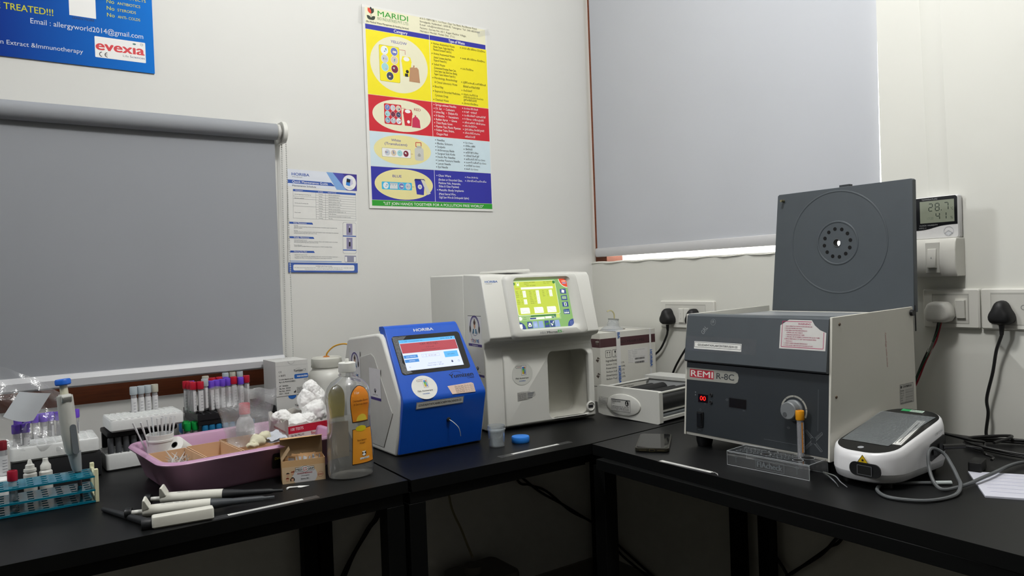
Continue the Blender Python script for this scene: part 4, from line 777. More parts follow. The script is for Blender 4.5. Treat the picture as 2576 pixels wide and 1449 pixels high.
S = 1.0; b = MB(); fs = Fr(fy.P(0.0360, 0.0725, 0.001), fy.u, fy.v); w_, h_ = 0.1535, 0.0805; SB = E_('#5cc0ff', 0.75); SR = E_('#d84c5c', 0.55); SW = E_('#dfe9ff', 0.85); SG = E_('#8a94b0', 0.6); SD = E_('#9a3848', 0.35); SM = E_('#3f96e8', 0.7)
b.quad(fs, 0, 0, w_, h_, SW, 0); b.quad(fs, 0, h_-0.0085, w_, h_, SB, 0.0002); b.quad(fs, 0.001, 0.045, w_-0.001, h_-0.0095, SR, 0.0002)
b.text(fs, 0.008, h_-0.0062, '\u2190 CRP - Concentration test', 0.0035, E_('#3a78b0', 0.6), 0.055, 0, 'L', 0.0004); b.text(fs, 0.112, h_-0.0060, '20/02, 18:25', 0.0035, E_('#3a78b0', 0.6), 0.026, 0, 'L', 0.0004); b.quad(fs, 0.1425, h_-0.006, 0.1445, h_-0.0025, INK, 0.0004)
b.text(fs, 0.078, 0.0635, 'CRP: 45.2 mg/L', 0.0058, SD, 0.050, 0, 'C', 0.0004); b.text(fs, 0.078, 0.0555, '17:07 p-ref.', 0.0036, SD, 0.022, 0, 'C', 0.0004); b.text(fs, 0.078, 0.0495, 'Control: Positive sample result', 0.0030, SD, 0.050, 0, 'C', 0.0004)
b.quad(fs, 0.001, 0.0315, 0.038, 0.0395, SM, 0.0003); b.quad(fs, 0.001, 0.0205, 0.038, 0.0285, SM, 0.0003); b.text(fs, 0.020, 0.034, 'ADD PRINTER', 0.0028, SW, None, 0, 'C', 0.0005); b.text(fs, 0.020, 0.023, 'DETAILS', 0.0028, SW, None, 0, 'C', 0.0005)
b.quad(fs, 0.1095, 0.0245, 0.1475, 0.0405, SB, 0.0003); b.text(fs, 0.128, 0.031, 'NEW SAMPLE', 0.0028, E_('#2f6fb8', 0.6), 0.020, 0, 'C', 0.0005)
b.frame(fs, 0.049, 0.031, 0.060, 0.0385, 0.0003, SG, 0.0003); b.frame(fs, 0.061, 0.031, 0.0965, 0.0385, 0.0003, SG, 0.0003); b.text(fs, 0.053, 0.033, '1', 0.003, SG, None, 0, 'L', 0.0004); b.text(fs, 0.072, 0.033, '45.2 mg/L', 0.0028, E_('#a06a80', 0.6), None, 0, 'L', 0.0004); b.ring(fs, 0.0685, 0.0345, 0.0008, 0.0014, SR, 0.0004, 12)
b.text(fs, 0.078, 0.0125, 'Normal values : < 5 mg/L', 0.0028, SG, 0.036, 0, 'C', 0.0004); b.text(fs, 0.078, 0.007, 'Measure range: 5 - 200 mg/L', 0.0028, SG, 0.044, 0, 'C', 0.0004); b.text(fs, 0.008, 0.0065, '\u2190', 0.004, SG, None, 0, 'L', 0.0004)
b.disc(fs, 0.125, 0.012, 0.0028, E_('#4a5888', 0.5), 0.0022, 0.0004, 10); b.quad(fs, 0.1235, 0.0115, 0.1265, 0.016, E_('#4a5888', 0.5), 0.0004); b.ring(fs, 0.1435, 0.0125, 0.002, 0.0026, SG, 0.0004, 14)
obj('touch_screen', b, yz)
b = MB(); b.text(fy, 0.0845, 0.1735, 'HORIBA', 0.0075, WHT, 0.0535, 0.03, 'L', 0.0008)
obj('maker_logo', b, yz); b = MB(); b.disc(fy, 0.0670, 0.0270, 0.0328, M('#e6e6e0', 0.35), 0.0298, 0.0006, 40); seventy(b, fy, 0.068, 0.028, 1.15, 0.0008); b.text(fy, 0.066, 0.0165, '70th Anniversary', 0.0040, INK, 0.040, 0.02, 'C', 0.0009); b.text(fy, 0.067, 0.0095, 'HORIBA', 0.0030, HB, 0.018, 0.02, 'C', 0.0009)
obj('anniversary_sticker', b, yz); b = MB(); YI = M('#0a1430', 0.5); b.text(fy, 0.1405, 0.0415, 'Yumizen', 0.0105, YI, 0.066, 0.035, 'L', 0.0008); b.text(fy, 0.188, 0.0355, 'CA60', 0.005, YI, 0.0185, 0, 'L', 0.0008); b.ring(fy, 0.160, 0.044, 0.0185, 0.0195, YI, 0.0008, 20, 40, 140, 0.75)
obj('model_name', b, yz); b = MB(); b.poly(fy, [(0.1330, 0.0005), (0.197, -0.0005), (0.1985, 0.0215), (0.193, 0.0245), (0.1265, 0.0225)], M('#d8bfae', 0.6), 0.0007)
for i, t in enumerate(('Prv. Cal. Date', 'Next Cal. Date', 'Cal. Done', 'Cal. Due Date')): b.text(fy, 0.147, 0.0178-i*0.0049, t, 0.003, INK, 0.022, 0, 'L', 0.0009); b.text(fy, 0.1735, 0.0178-i*0.0049, '20 - 02 - 2025', 0.0028, GREY, 0.019, 0, 'L', 0.0009); b.line(fy, [(0.1455, 0.0168-i*0.0049), (0.195, 0.0168-i*0.0049)], 0.0004, INK, 0.0009)
for x in (0.1455, 0.1725, 0.195): b.line(fy, [(x, 0.002), (x, 0.0215)], 0.0004, INK, 0.0009)
obj('calibration_label', b, yz); b = MB()
fb = Fr((0, 0.0005, 0.1275), X, (0, -0.0045, 0.016)); fb = Fr(fb.P(0, 0, 0.0010), fb.u, fb.v); b.quad(fb, 0.0375, -0.0185, 0.1640, -0.0015, PAPER, 0.0006); b.frame(fb, 0.0385, -0.0175, 0.163, -0.0025, 0.0007, INK, 0.0008); b.text(fb, 0.1005, -0.0125, 'GOUDAENT/KP/LAB/BIOCHEM MACHINE/01/25', 0.0055, INK, 0.115, 0.015, 'C', 0.0008)
obj('name_strip', b, yz)
fw = Fr((0.0, 0.0008, 0.128), X, (0, 0.031, -0.123)); b = MB(); b.v = []
hp = Vector((0.1277, 0.0145, 0.073)); T = Matrix.Translation(hp) @ Matrix.Rotation(rad(77), 4, 'X')
obj('port', MB().lathe([(0, 0), (0.005, 0), (0.005, 0.0025), (0.0035, 0.003), (0, 0.003)], BLACK, n=16, T=T), yz)
obj('aspiration_tube', MB().tube([(0.1277, 0.010, 0.073), (0.134, 0.003, 0.067), (0.146, 0.001, 0.054), (0.152, 0.004, 0.042), (0.156, 0.008, 0.030)], 0.0009, WHT, n=6), yz)
fsd = Fr((-0.0022, 0, 0), (0, -1, 0), Z); b = MB(); care_sticker(b, fsd, -0.166, 0.1215, 0.063, 0.076, False, True); obj('service_sticker', b, yz); b = MB(); care_sticker(b, fsd, -0.283, 0.155, 0.064, 0.078, True, False); obj('helpline_sticker', b, yz)

# ---------------------------------------------------------------- reagent cartons and blood mixer in the corner
CB = M('#d6d5cd', 0.6, noise=0.03); MAR = M('#4a2c30', 0.55)
ca = thing('reagent_carton', 'white reagent carton with a maroon band and a bottle neck through its top', 'carton', (-0.287, -0.35, 0.80))
w_, dp, h_ = 0.2455, 0.22, 0.168; f = Fr((0, 0, 0), X, Z); fl = Fr((0, dp, 0), (0, -1, 0), Z); ft = Fr((0, 0, h_), X, Y)
b = MB().box(0, 0, 0, w_, dp, h_, CB); b.quad(f, 0, 0.1225, w_, 0.150, MAR); b.quad(fl, 0, 0.1225, dp, 0.150, MAR)
b.text(f, 0.0845, 0.1305, 'ABX', 0.0085, M('#24161a'), 0.029, 0, 'L', 0.0006); b.text(f, 0.118, 0.1305, 'Minidil LMG', 0.0085, M('#24161a'), 0.076, 0.03, 'L', 0.0006)
for x in (0.0215, 0.0510): b.poly(f, rrect(x, 0.0885, x+0.0255, 0.1125, 0.003), INK, 0.0004); b.poly(f, rrect(x+0.0013, 0.0898, x+0.0242, 0.1112, 0.002), CB, 0.0006)
for x in (0.030, 0.039): b.line(f, [(x, 0.0925), (x, 0.107)], 0.0011, INK, 0.0008); b.poly(f, [(x-0.0028, 0.104), (x+0.0028, 0.104), (x, 0.1095)], INK, 0.0008)
b.poly(f, [(0.060, 0.109), (0.0665, 0.109), (0.0655, 0.102), (0.061, 0.102)], INK, 0.0008); b.line(f, [(0.0632, 0.102), (0.0632, 0.0925)], 0.0011, INK, 0.0008); b.line(f, [(0.060, 0.0925), (0.0665, 0.0925)], 0.0012, INK, 0.0008)
b.text(f, 0.0225, 0.0755, 'Ingredients', 0.0068, INK, 0.050, 0.006, 'L', 0.0006)
for i, (t, p, w) in enumerate((('Sodium Chloride', '0.3%', 0.060), ('Preservative', '0.04%', 0.044), ('Sodium Sulfide', '0.3%', 0.056), ('Dimethylolurea', '0.1%', 0.056), ('Sodium Fluoride', '0.09%', 0.058))): b.text(f, 0.0230, 0.0640-i*0.0114, t, 0.0056, INK, w, 0, 'L', 0.0006); b.text(f, 0.0865, 0.0655-i*0.0114, p, 0.0056, INK, None, 0, 'L', 0.0006)
LAB = M('#d9d8d6', 0.45); b.poly(f, [(0.119, 0.107), (0.210, 0.1095), (0.2075, 0.0575), (0.121, 0.0645)], LAB, 0.0005)
for i, t in enumerate(('Batch No. : AMI/0102-02/A/0002', 'Mfg :  03/2024', 'Exp :  02/2026', 'Qty :  20 L', 'M.R.P :  7000 Rs. incl. of all taxes', 'Regulatory', 'Import Lic.', 'Dist.')): b.text(f, 0.121, 0.1025-i*0.0055, t, 0.0024, GREY, (0.075, 0.04, 0.04, 0.035, 0.075, 0.02, 0.022, 0.02)[i], 0, 'L', 0.0007)
rnd = random.Random(3)
for y in (0.0715, 0.0595):
    x = 0.1495
    while x < 0.193:
        w = rnd.choice((0.0008, 0.0014, 0.0020)); b.quad(f, x, y, x+w, y+0.0062, INK, 0.0007); x += w + rnd.choice((0.0006, 0.0011))
for i, t in enumerate('AQD'): b.text(f, 0.192+i*0.014, 0.013, t, 0.006, INK, None, 0, 'L', 0.0006)
b.disc(ft, 0.138, 0.09, 0.05, M('#3a2a1c', 0.8), 0.036, 0.0004); b.line(ft, [(0, 0.11), (0.24, 0.11)], 0.001, GREY, 0.0005)
obj('box', b, ca, bevel=0.002)
ST = M('#dddddb', 0.35)
for x0, x1 in ((0.0685, 0.0865), (0.2170, 0.2255)):
    b = MB(); b.quad(f, x0, 0, x1, h_, ST, 0.0028); b.poly(ft, [(x0, 0), (x1, 0), (x1, dp), (x0, dp)], ST, 0.0028); b.add([f.P(x0, h_, 0.0014), f.P(x1, h_, 0.0014), ft.P(x1, 0, 0.0014), ft.P(x0, 0, 0.0014)], [(0, 1, 2, 3)], ST)
    if x0 < 0.1:
        b.text(f, x0+0.0045, 0.058, 'HORIBA', 0.0105, HB, 0.055, 0.03, 'L', 0.0034, -90); b.text(ft, x0+0.0055, 0.050, 'HORIBA', 0.0095, HB, 0.05, 0.03, 'L', 0.0034, -90); b.text(f, x0+0.0045, 0.166, 'BA', 0.0105, HB, 0.019, 0.03, 'L', 0.0034, -90)
    else: b.text(f, x0-0.0005, 0.099, 'HORIBA', 0.0105, HB, 0.0555, 0.03, 'L', 0.0034, -90)
    obj('strap', b, ca)
CLR = clear('#e8eef2', 0.45, 0.1, 0.6); nk = Matrix.Translation((0.138, 0.088, h_ - 0.004)) @ Matrix.Rotation(rad(7), 4, 'Y')
b = MB().lathe([(0.042, -0.004), (0.040, 0.004), (0.030, 0.012), (0.020, 0.016), (0.0205, 0.022), (0.019, 0.0225), (0.0195, 0.027), (0.018, 0.0275), (0.0185, 0.032), (0.0175, 0.033), (0.018, 0.037), (0, 0.037)], CLR, n=28, T=nk); obj('bottle_neck', b, ca)
obj('cap', MB().lathe([(0, 0.0365), (0.0185, 0.0365), (0.0185, 0.0405), (0, 0.041)], M('#8d8f8c', 0.4), n=28, T=nk), ca)
obj('tube', MB().tube([nk @ Vector((0.004, 0, 0.040)), nk @ Vector((0.001, 0, 0.056)), nk @ Vector((-0.009, 0, 0.0655)), nk @ Vector((-0.024, 0, 0.066)), nk @ Vector((-0.030, 0, 0.062))], 0.0022, clear('#d8cf98', 0.75, 0.2), n=8), ca)
b = MB()
for z in (0.035, 0.085, 0.14): b.poly(fl, [(dp-0.022, z-0.004), (dp-0.012, z+0.008), (dp-0.003, z+0.004), (dp-0.012, z-0.010)], M('#5a5048'), 0.0006); b.quad(fl, dp-0.020, z, dp-0.004, z+0.002, CB, 0.0012)
obj('tuck_slot', b, ca)
b = MB().box(0, 0, 0, w_, dp, 0.048, CB); b.quad(f, 0.12, 0.008, w_, 0.030, MAR); b.quad(f, 0.217, 0.006, 0.2255, 0.048, ST, 0.0006); b.text(f, 0.085, 0.038, 'Lysebio Diluent', 0.0045, INK, 0.055)
solo('reagent_carton', b, 'low maroon-banded carton beneath the carton with the bottle neck', 'carton', (-0.287, -0.35, 0.75), bevel=0.002)

mx = thing('blood_mixer', 'light grey roller blood mixer with black rollers between analyser and centrifuge', 'blood mixer', (-0.443, -0.507, 0.75), 7.67)
MG = M('#cfcfc9', 0.4, noise=0.03)
b = MB(); pts = [(-0.2145, 0.003), (-0.208, 0.0), (-0.02, 0.006), (-0.002, 0.010), (0.0, 0.03), (0.0, 0.086), (-0.004, 0.0885), (-0.21, 0.0865), (-0.2145, 0.084)]
b.prism(pts, 'x', 0.0, 0.016, MG)
fm = Fr((-0.0002, 0, 0), (0, -1, 0), Z); ov = lambda r, h: [fm.P(0.0945 + 0.060*r*math.cos(2*math.pi*i/40), 0.041 + 0.0305*r*math.sin(2*math.pi*i/40), h) for i in range(40)]
b.loft([ov(1.0, 0), ov(0.97, 0.003), ov(0.92, 0.004)], MG)
b.quad(fm, 0.0535, 0.0225, 0.1215, 0.0570, M('#c2c2be', 0.35), 0.0046); b.frame(fm, 0.055, 0.024, 0.120, 0.0555, 0.0006, INK, 0.0050); b.quad(fm, 0.0555, 0.0535, 0.1195, 0.0555, M('#5a5c5e'), 0.0049)
b.text(fm, 0.058, 0.0480, 'BLOOD MIXER', 0.0036, INK, 0.030, 0.02, 'L', 0.0050); b.text(fm, 0.058, 0.0430, 'Mixer', 0.0028, INK, None, 0, 'L', 0.0050); b.disc(fm, 0.1095, 0.0465, 0.0062, INK, 0.0075, 0.0050); b.text(fm, 0.1065, 0.0425, 'L', 0.009, MG, None, 0.03, 'L', 0.0053, 0, 0.3)
for i, t in enumerate(('Labline Equipment Pvt. Ltd.   LRM-12MX', 'First 240 Lakshmi Nagar, Industrial Area', 'Ph: 27 94481122 Mob: 98 45 55512')): b.text(fm, 0.058, 0.0350-i*0.0042, t, 0.0026, INK, 0.058, 0.015, 'L', 0.0050)
b.poly(fm, [(0.005, 0.036), (0.010, 0.059), (0.044, 0.057), (0.041, 0.044), (0.036, 0.033)], clear('#b0b0aa', 0.35, 0.3, bump=0.5), 0.0044)
for i in range(5): b.text(fm, 0.008, 0.0525-i*0.0035, 'Service note calibration done', 0.0022, GREY, 0.026, 0, 'L', 0.0048)
obj('front_panel', b, mx, bevel=0.003, seg=3)
obj('base', MB().box(0.016, -0.208, 0.008, 0.228, -0.006, 0.022, M('#5e6264', 0.4)).box(0.016, -0.2125, 0.006, 0.228, -0.208, 0.016, MG), mx, bevel=0.001)
for y in (-0.205, -0.195, -0.010): obj('rod', MB().tube([(0.012, y, 0.081 if y != -0.195 else 0.028), (0.232, y, 0.081 if y != -0.195 else 0.028)], 0.0035, MG, n=8), mx)
for i in range(5): obj('roller', MB().lathe([(0, 0.020), (0.0185, 0.020), (0.0185, 0.222), (0, 0.222)], M('#1c1d1f', 0.55), c=(0, -0.186 + i*0.040, 0.0505 + (0.006 if i % 2 else 0)), n=24, T=Matrix.Rotation(rad(90), 4, 'Y')), mx)
b = MB().box(0.228, -0.2145, 0.004, 0.300, 0.0, 0.082, M('#b9bcbd', 0.45)).box(0.225, -0.2165, 0.082, 0.302, 0.002, 0.092, M('#cfd0cd', 0.4)); b.lathe([(0, 0), (0.003, 0), (0.003, 0.001), (0, 0.001)], INK, n=10, T=Matrix.Translation((0.2278, -0.05, 0.055)) @ Matrix.Rotation(rad(-90), 4, 'Y')); obj('motor_housing', b, mx, bevel=0.002)
# ---------------------------------------------------------------- left bench: tube racks
FOAM = M('#dcdedd', 0.7, noise=0.04, scale=90, bump=0.15); TUBEM = clear('#d8d8dc', 0.30, 0.08, 0.6); TLAB = M('#d6d6d8', 0.55, noise=0.05); TPR = M('#85858c', 0.6)
def tube_mesh_parts(t, cap, h=0.075, r=0.0066, lab=True, lz=(0.012, 0.050), fill=None, la=-150, lw=190, rim=None, stripe=None):
    obj('cap', MB().lathe([(0, h-0.015), (0.0079, h-0.015), (0.0084, h-0.013), (0.0084, h+0.002), (0.0078, h+0.0035), (0.0050, h+0.0035), (0.0046, h+0.001), (0, h+0.001)], cap, n=20), t)
    obj('glass', MB().lathe([(0, 0), (r*0.6, 0.0008), (r*0.92, 0.004), (r, 0.008), (r, h-0.014), (r*0.92, h-0.014), (r*0.9, 0.008), (r*0.5, 0.003), (0, 0.002)], TUBEM, n=18), t)
    if lab:
        b = MB(); n = 10; rr = r + 0.0003
        def ringz(z): return [(rr*math.cos(rad(la + lw*i/n)), rr*math.sin(rad(la + lw*i/n)), z) for i in range(n+1)]
        a, c_ = ringz(lz[0]), ringz(lz[1]); b.add(a + c_, [(i, i+1, n+2+i, n+1+i) for i in range(n)], TLAB)
        for k in range(5):
            z = lz[0] + (lz[1]-lz[0])*(0.15+0.15*k); rr = r + 0.0005; q = ringz(z)[3:7]; q2 = ringz(z+0.0011)[3:7]; b.add(q + q2, [(0, 1, 5, 4), (1, 2, 6, 5), (2, 3, 7, 6)], TPR)
        if stripe:
            rr = r + 0.0005; a, c_ = ringz(lz[0])[0:4], ringz(lz[1])[0:4]; b.add(a + c_, [(i, i+1, 5+i, 4+i) for i in range(3)], stripe)
        obj('label', b, t)
    if fill: obj('blood', MB().lathe([(0, 0.0025), (r*0.8, 0.006), (r*0.86, 0.010), (r*0.86, fill[1]), (0, fill[1])], M(fill[0], 0.2), n=14), t)
PURP, RCAP, GCAP, GCAP2 = M('#6a44c4', 0.45), M('#b0122c', 0.42), M('#aab4ba', 0.5), M('#b4b2a4', 0.5)
def foam_block(w, d, h, nx, ny, r0):
    """foam slab with a grid of round wells in its top"""
    b = MB(); b.rbox(0, 0, 0, w, d, h - 0.0004, 0.008, FOAM, 0.004)
    DK = M('#b9bcbc', 0.8)
    for i in range(nx):
        for j in range(ny):
            x = w*(i+0.6)/(nx+0.2); y = d*(j+0.6)/(ny+0.2)
            n = 14; T = lambda r, z: [(x + r*math.cos(2*math.pi*k/n), y + r*math.sin(2*math.pi*k/n), z) for k in range(n)]
            b.loft([T(r0*1.18, h - 0.0006), T(r0*1.05, h + 0.0011), T(r0*0.92, h + 0.0008), T(r0*0.9, h - 0.0002)], FOAM, (0, 0)); b.add(T(r0*0.92, h - 0.0001), [tuple(range(n))], DK)
    return b
solo('tube_stand', MB().rbox(0, 0, 0, 0.165, 0.115, 0.0545, 0.004, M('#17181b', 0.5)), 'black tube stand under the left foam rack of purple-capped tubes', 'tube stand', (-1.828, -0.240, 0.75))
solo('foam_rack', foam_block(0.163, 0.118, 0.031, 10, 6, 0.0062), 'white foam rack holding the purple-capped tubes at far left', 'tube rack', (-1.829, -0.244, 0.8045))
pt = thing('blood_tube', '', 'blood tube', (0, 0, 0)); tube_mesh_parts(pt, PURP, fill=None)
pl = [(-1.811, -0.15), (-1.795, -0.15), (-1.780, -0.15), (-1.764, -0.15), (-1.750, -0.146), (-1.734, -0.152), (-1.702, -0.146)]
pf = [(-1.816, -0.222), (-1.800, -0.220)]
for i, (x, y) in enumerate(pl):
    o = pt if i == 0 else copy_tree(pt)
    o.location = (x, y, 0.811); o.rotation_euler = (0, 0, rad(20*i - 10))
    tag(o, '%s purple-capped tube from the left in the back row of the left foam rack' % ORD[i] if i < 6 else 'purple-capped tube standing alone to the right of the upright pipette', 'blood tube', 'purple-capped tubes in the left foam rack')
for i, (x, y) in enumerate(pf):
    o = copy_tree(pt); o.location = (x, y, 0.803); o.rotation_euler = (0, 0, rad(30*i))
    tag(o, '%s of the two purple-capped tubes at the front of the left foam rack' % ('left' if i == 0 else 'right'), 'blood tube', 'purple-capped tubes in the left foam rack')
def one_tube(label, loc, cap, group=None, **k):
    t = thing('blood_tube', label, 'blood tube', loc, 0, group); tube_mesh_parts(t, cap, **k); return t
# middle stack: foam base, dark tubes standing between, foam top
solo('foam_rack', foam_block(0.155, 0.105, 0.038, 10, 6, 0.0058), 'white foam slab at the bottom of the middle tube stack beside the mauve tray', 'tube rack', (-1.652, -0.218, 0.75), 2)
solo('tube_stand', MB().rbox(0, 0, 0.035, 0.148, 0.098, 0.047, 0.003, M('#131417', 0.6)).box(0.002, 0.085, 0, 0.146, 0.096, 0.035, M('#131417', 0.6)), 'black rack plate between the two foam slabs of the middle stack', 'tube stand', (-1.648, -0.214, 0.790), 2)
dt = solo('stored_tube', MB().lathe([(0, 0), (0.0062, 0.0), (0.0064, 0.002), (0.0064, 0.032), (0.005, 0.0345), (0, 0.0345)], M('#54565a', 0.4, noise=0.1), n=16), 'grey tube standing between the two foam slabs of the middle stack', 'tube', (-1.640, -0.2045, 0.7895), 0, 'tubes between the foam slabs of the middle stack')
for i in range(1, 9):
    o = dt.copy(); col.objects.link(o); o.location = (-1.640 + i*0.0158, -0.2045, 0.7895)
solo('foam_rack', foam_block(0.155, 0.105, 0.028, 12, 8, 0.0052), 'white foam slab on top of the middle stack in front of four grey-capped tubes', 'tube rack', (-1.6425, -0.232, 0.8385), 2.5)
for i, x in enumerate((-1.581, -1.565, -1.550, -1.534)):
    one_tube('%s of the four grey-capped tubes behind the middle foam rack' % ('leftmost', 'second from left', 'third from left', 'rightmost, cream tinted')[i], (x, -0.1435 + 0.003*i, 0.8485), GCAP if i < 3 else GCAP2, 'grey-capped tubes behind the middle foam rack', lz=(0.004, 0.052), fill=('#5a2a24', 0.056), lw=150)
# right stack: lower tubes with blue and green caps, black upper rack with mixed tubes
rk = MB(); x0, y0 = -1.449, -0.190
for i in range(12):
    pass
def well_plate(w, d, z0, z1, nx, ny, m, hole=0.80):
    """rack plate with a grid of square openings"""
    b = MB(); cw, cd = w/nx, d/ny
    for z, fl in ((z1, 0), (z0, 1)):
        for i in range(nx):
            for j in range(ny):
                ax, ay = i*cw, j*cd; g = (1-hole)/2
                o = [(ax, ay), (ax+cw, ay), (ax+cw, ay+cd), (ax, ay+cd)]; q = [(ax+cw*g, ay+cd*g), (ax+cw*(1-g), ay+cd*g), (ax+cw*(1-g), ay+cd*(1-g)), (ax+cw*g, ay+cd*(1-g))]
                v = [(p[0], p[1], z) for p in o + q]; f = [(k, (k+1) % 4, 4+(k+1) % 4, 4+k) for k in range(4)]
                b.add(v, f if not fl else [t[::-1] for t in f], m)
                if not fl: b.add([(p[0], p[1], z1) for p in q] + [(p[0], p[1], z0) for p in q], [(k, (k+1) % 4, 4+(k+1) % 4, 4+k) for k in range(4)], m)
    b.add([(0, 0, z0), (w, 0, z0), (w, d, z0), (0, d, z0), (0, 0, z1), (w, 0, z1), (w, d, z1), (0, d, z1)], [(0, 1, 5, 4), (1, 2, 6, 5), (2, 3, 7, 6), (3, 0, 4, 7)], m)
    return b
BR = M('#16171a', 0.45)
tr = thing('tube_rack', 'black gridded rack of red, purple and grey-capped tubes against the wall', 'tube rack', (-1.449, -0.183, 0.75))
obj('upper_plate', well_plate(0.190, 0.165, 0.082, 0.096, 12, 10, BR, 0.76), tr); obj('tray', MB().box(0.002, 0.002, 0.070, 0.188, 0.163, 0.080, BR), tr)
for x in (0.178,): obj('side_wall', MB().box(x, 0.002, 0, 0.188, 0.163, 0.07, BR), tr)
k = 0
for i, (x, y, cap, nm, fl) in enumerate([(-1.446, -0.110, RCAP, 'red', None), (-1.4405, -0.128, RCAP, 'red', None), (-1.437, -0.146, RCAP, 'red', None), (-1.421, -0.150, RCAP, 'red', ('#c0a040', 0.02)), (-1.431, -0.095, PURP, 'purple', None), (-1.409, -0.145, GCAP, 'tall grey', ('#3c2026', 0.05)), (-1.394, -0.085, GCAP2, 'grey', None),
        (-1.3925, -0.135, PURP, 'purple', ('#8a2430', 0.014)), (-1.377, -0.125, PURP, 'purple', None), (-1.362, -0.120, PURP, 'purple', None), (-1.346, -0.115, PURP, 'purple', None), (-1.333, -0.120, RCAP, 'red', None), (-1.316, -0.120, PURP, 'purple', None), (-1.301, -0.120, RCAP, 'red', None), (-1.399, -0.110, RCAP, 'red', None), (-1.380, -0.095, RCAP, 'red', None), (-1.362, -0.092, RCAP, 'red', None),
        (-1.337, -0.055, GCAP, 'grey', None), (-1.318, -0.05, GCAP2, 'grey', None), (-1.299, -0.05, GCAP, 'grey', None), (-1.345, -0.085, PURP, 'purple', None)]):
    lb = ['leftmost red-capped tube at the left edge of the black rack', 'second red-capped tube from the left edge of the black rack', 'foremost red-capped tube at the left end of the black rack', 'red-capped tube with yellow serum next to the tall grey-capped tube', 'purple-capped tube behind the red ones at the left of the black rack',
          'tall grey-capped tube with handwritten label standing out in the black rack', 'pale grey-capped tube just behind the tall grey one in the black rack', 'first purple-capped tube right of the tall grey-capped tube', 'second purple-capped tube right of the tall grey-capped tube', 'third purple-capped tube right of the tall grey-capped tube', 'fourth purple-capped tube right of the tall grey-capped tube',
          'red-capped tube between purple ones above the plastic bag', 'purple-capped tube between two red ones above the plastic bag', 'rightmost red-capped tube in the black rack', 'red-capped tube in the second row behind the first purple tube', 'red-capped tube in the second row behind the second purple tube', 'red-capped tube in the second row behind the third purple tube', 'left of the three grey caps at the back of the black rack',
          'middle of the three grey caps at the back of the black rack', 'right of the three grey caps at the back of the black rack', 'purple-capped tube in the second row behind the fourth purple tube'][i]
    one_tube(lb, (x - 0.012, y, 0.8455 + (0.005 if 'grey' in nm else 0) - (0.003 if cap is PURP else 0)), cap, 'tubes in the black rack', la=-150 + 23*i % 60, lw=150 if i % 2 else 100, lz=(0.006, 0.056), fill=fl)
gt = thing('capped_tube', 'green-capped tube under the black rack', 'tube', (0, 0, 0), 0, 'green-capped tubes under the black rack')
tube_mesh_parts(gt, M('#0f9a44', 0.4), h=0.074, r=0.0066, lab=False)
for i, (x, y) in enumerate(((-1.470, -0.166), (-1.452, -0.166), (-1.466, -0.148), (-1.449, -0.148), (-1.467, -0.130))):
    o = gt if i == 0 else copy_tree(gt); o.location = (x, y, 0.75)
    o['label'] = ['front left green-capped tube beneath the black rack corner', 'front right green-capped tube beneath the black rack corner', 'middle left green-capped tube beneath the black rack corner', 'middle right green-capped tube beneath the black rack corner', 'rearmost green-capped tube beneath the black rack corner'][i]
bt = thing('capped_tube', 'blue-capped tube in the row under the black rack', 'tube', (0, 0, 0), 0, 'blue-capped tubes under the black rack')
obj('cap', MB().lathe([(0, 0.044), (0.0072, 0.044), (0.0078, 0.046), (0.0078, 0.066), (0.0070, 0.0685), (0, 0.0685)], M('#1f6f9c', 0.4), n=18), bt)
obj('glass', MB().lathe([(0, 0), (0.005, 0.001), (0.0066, 0.006), (0.0066, 0.044), (0, 0.044)], TUBEM, n=14), bt)
for i in range(8):
    o = bt if i == 0 else copy_tree(bt); o.location = (-1.431 + 0.0160*i, -0.174, 0.75)
    o['label'] = '%s blue-capped tube from the left in the row under the black rack' % ORD[i]
b2 = MB().lathe([(0, 0.044), (0.0072, 0.044), (0.0078, 0.046), (0.0078, 0.066), (0.0070, 0.0685), (0, 0.0685)], M('#1f6fb0', 0.4), n=16).lathe([(0, 0), (0.0066, 0.001), (0.0066, 0.044), (0, 0.044)], TUBEM, n=12)
for i, (x, y) in enumerate(((-1.466, -0.112), (-1.466, -0.095), (-1.465, -0.078))):
    if i == 0: o = solo('capped_tube', b2, '', 'tube', (x, y, 0.75), 0, 'blue-capped tubes under the black rack'); q = o
    else: o = q.copy(); col.objects.link(o); o.location = (x, y, 0.75)
    o['label'] = '%s blue-capped tube behind the green-capped tubes' % ('front', 'middle', 'rear')[i]
# far left
one_tube('large red-capped tube at the very left edge behind the teal rack', (-1.842, -0.33, 0.790), M('#7a1220', 0.5), r=0.0085)
solo('foam_rack', MB().rbox(0, 0, 0, 0.12, 0.09, 0.05, 0.008, FOAM, 0.004), 'pale foam block at the left edge of the picture under the red-capped tube', 'tube rack', (-1.9545, -0.372, 0.75))
# teal rack
tl = thing('test_tube_rack', 'translucent teal three-tier test tube rack with ivory end pieces', 'tube rack', (-2.02, -0.474, 0.75), 0.3)
TEAL = clear('#0c7890', 0.74, 0.15, 0.5, '#3fb6cc')
for z in (0.000, 0.0215, 0.0475): obj('tier', well_plate(0.322, 0.076, z + 0.001, z + 0.0045, 14, 4, TEAL, 0.42), tl)
IV = M('#d9d8b4', 0.45)
for xx in (0.3205, -0.006):
    b = MB(); b.box(xx, 0.0, 0, xx+0.0075, 0.009, 0.064, IV).box(xx, 0.067, 0, xx+0.0075, 0.076, 0.064, IV).box(xx, 0.006, 0.046, xx+0.006, 0.07, 0.056, IV).box(xx, 0.006, 0.002, xx+0.006, 0.07, 0.010, IV); obj('end_piece', b, tl, bevel=0.0012)
one_tube('red-capped tube with dark blood standing in the teal rack', (-1.8285, -0.447, 0.7515), M('#94102a', 0.45), fill=('#1c0d10', 0.016), lw=60, la=-60)
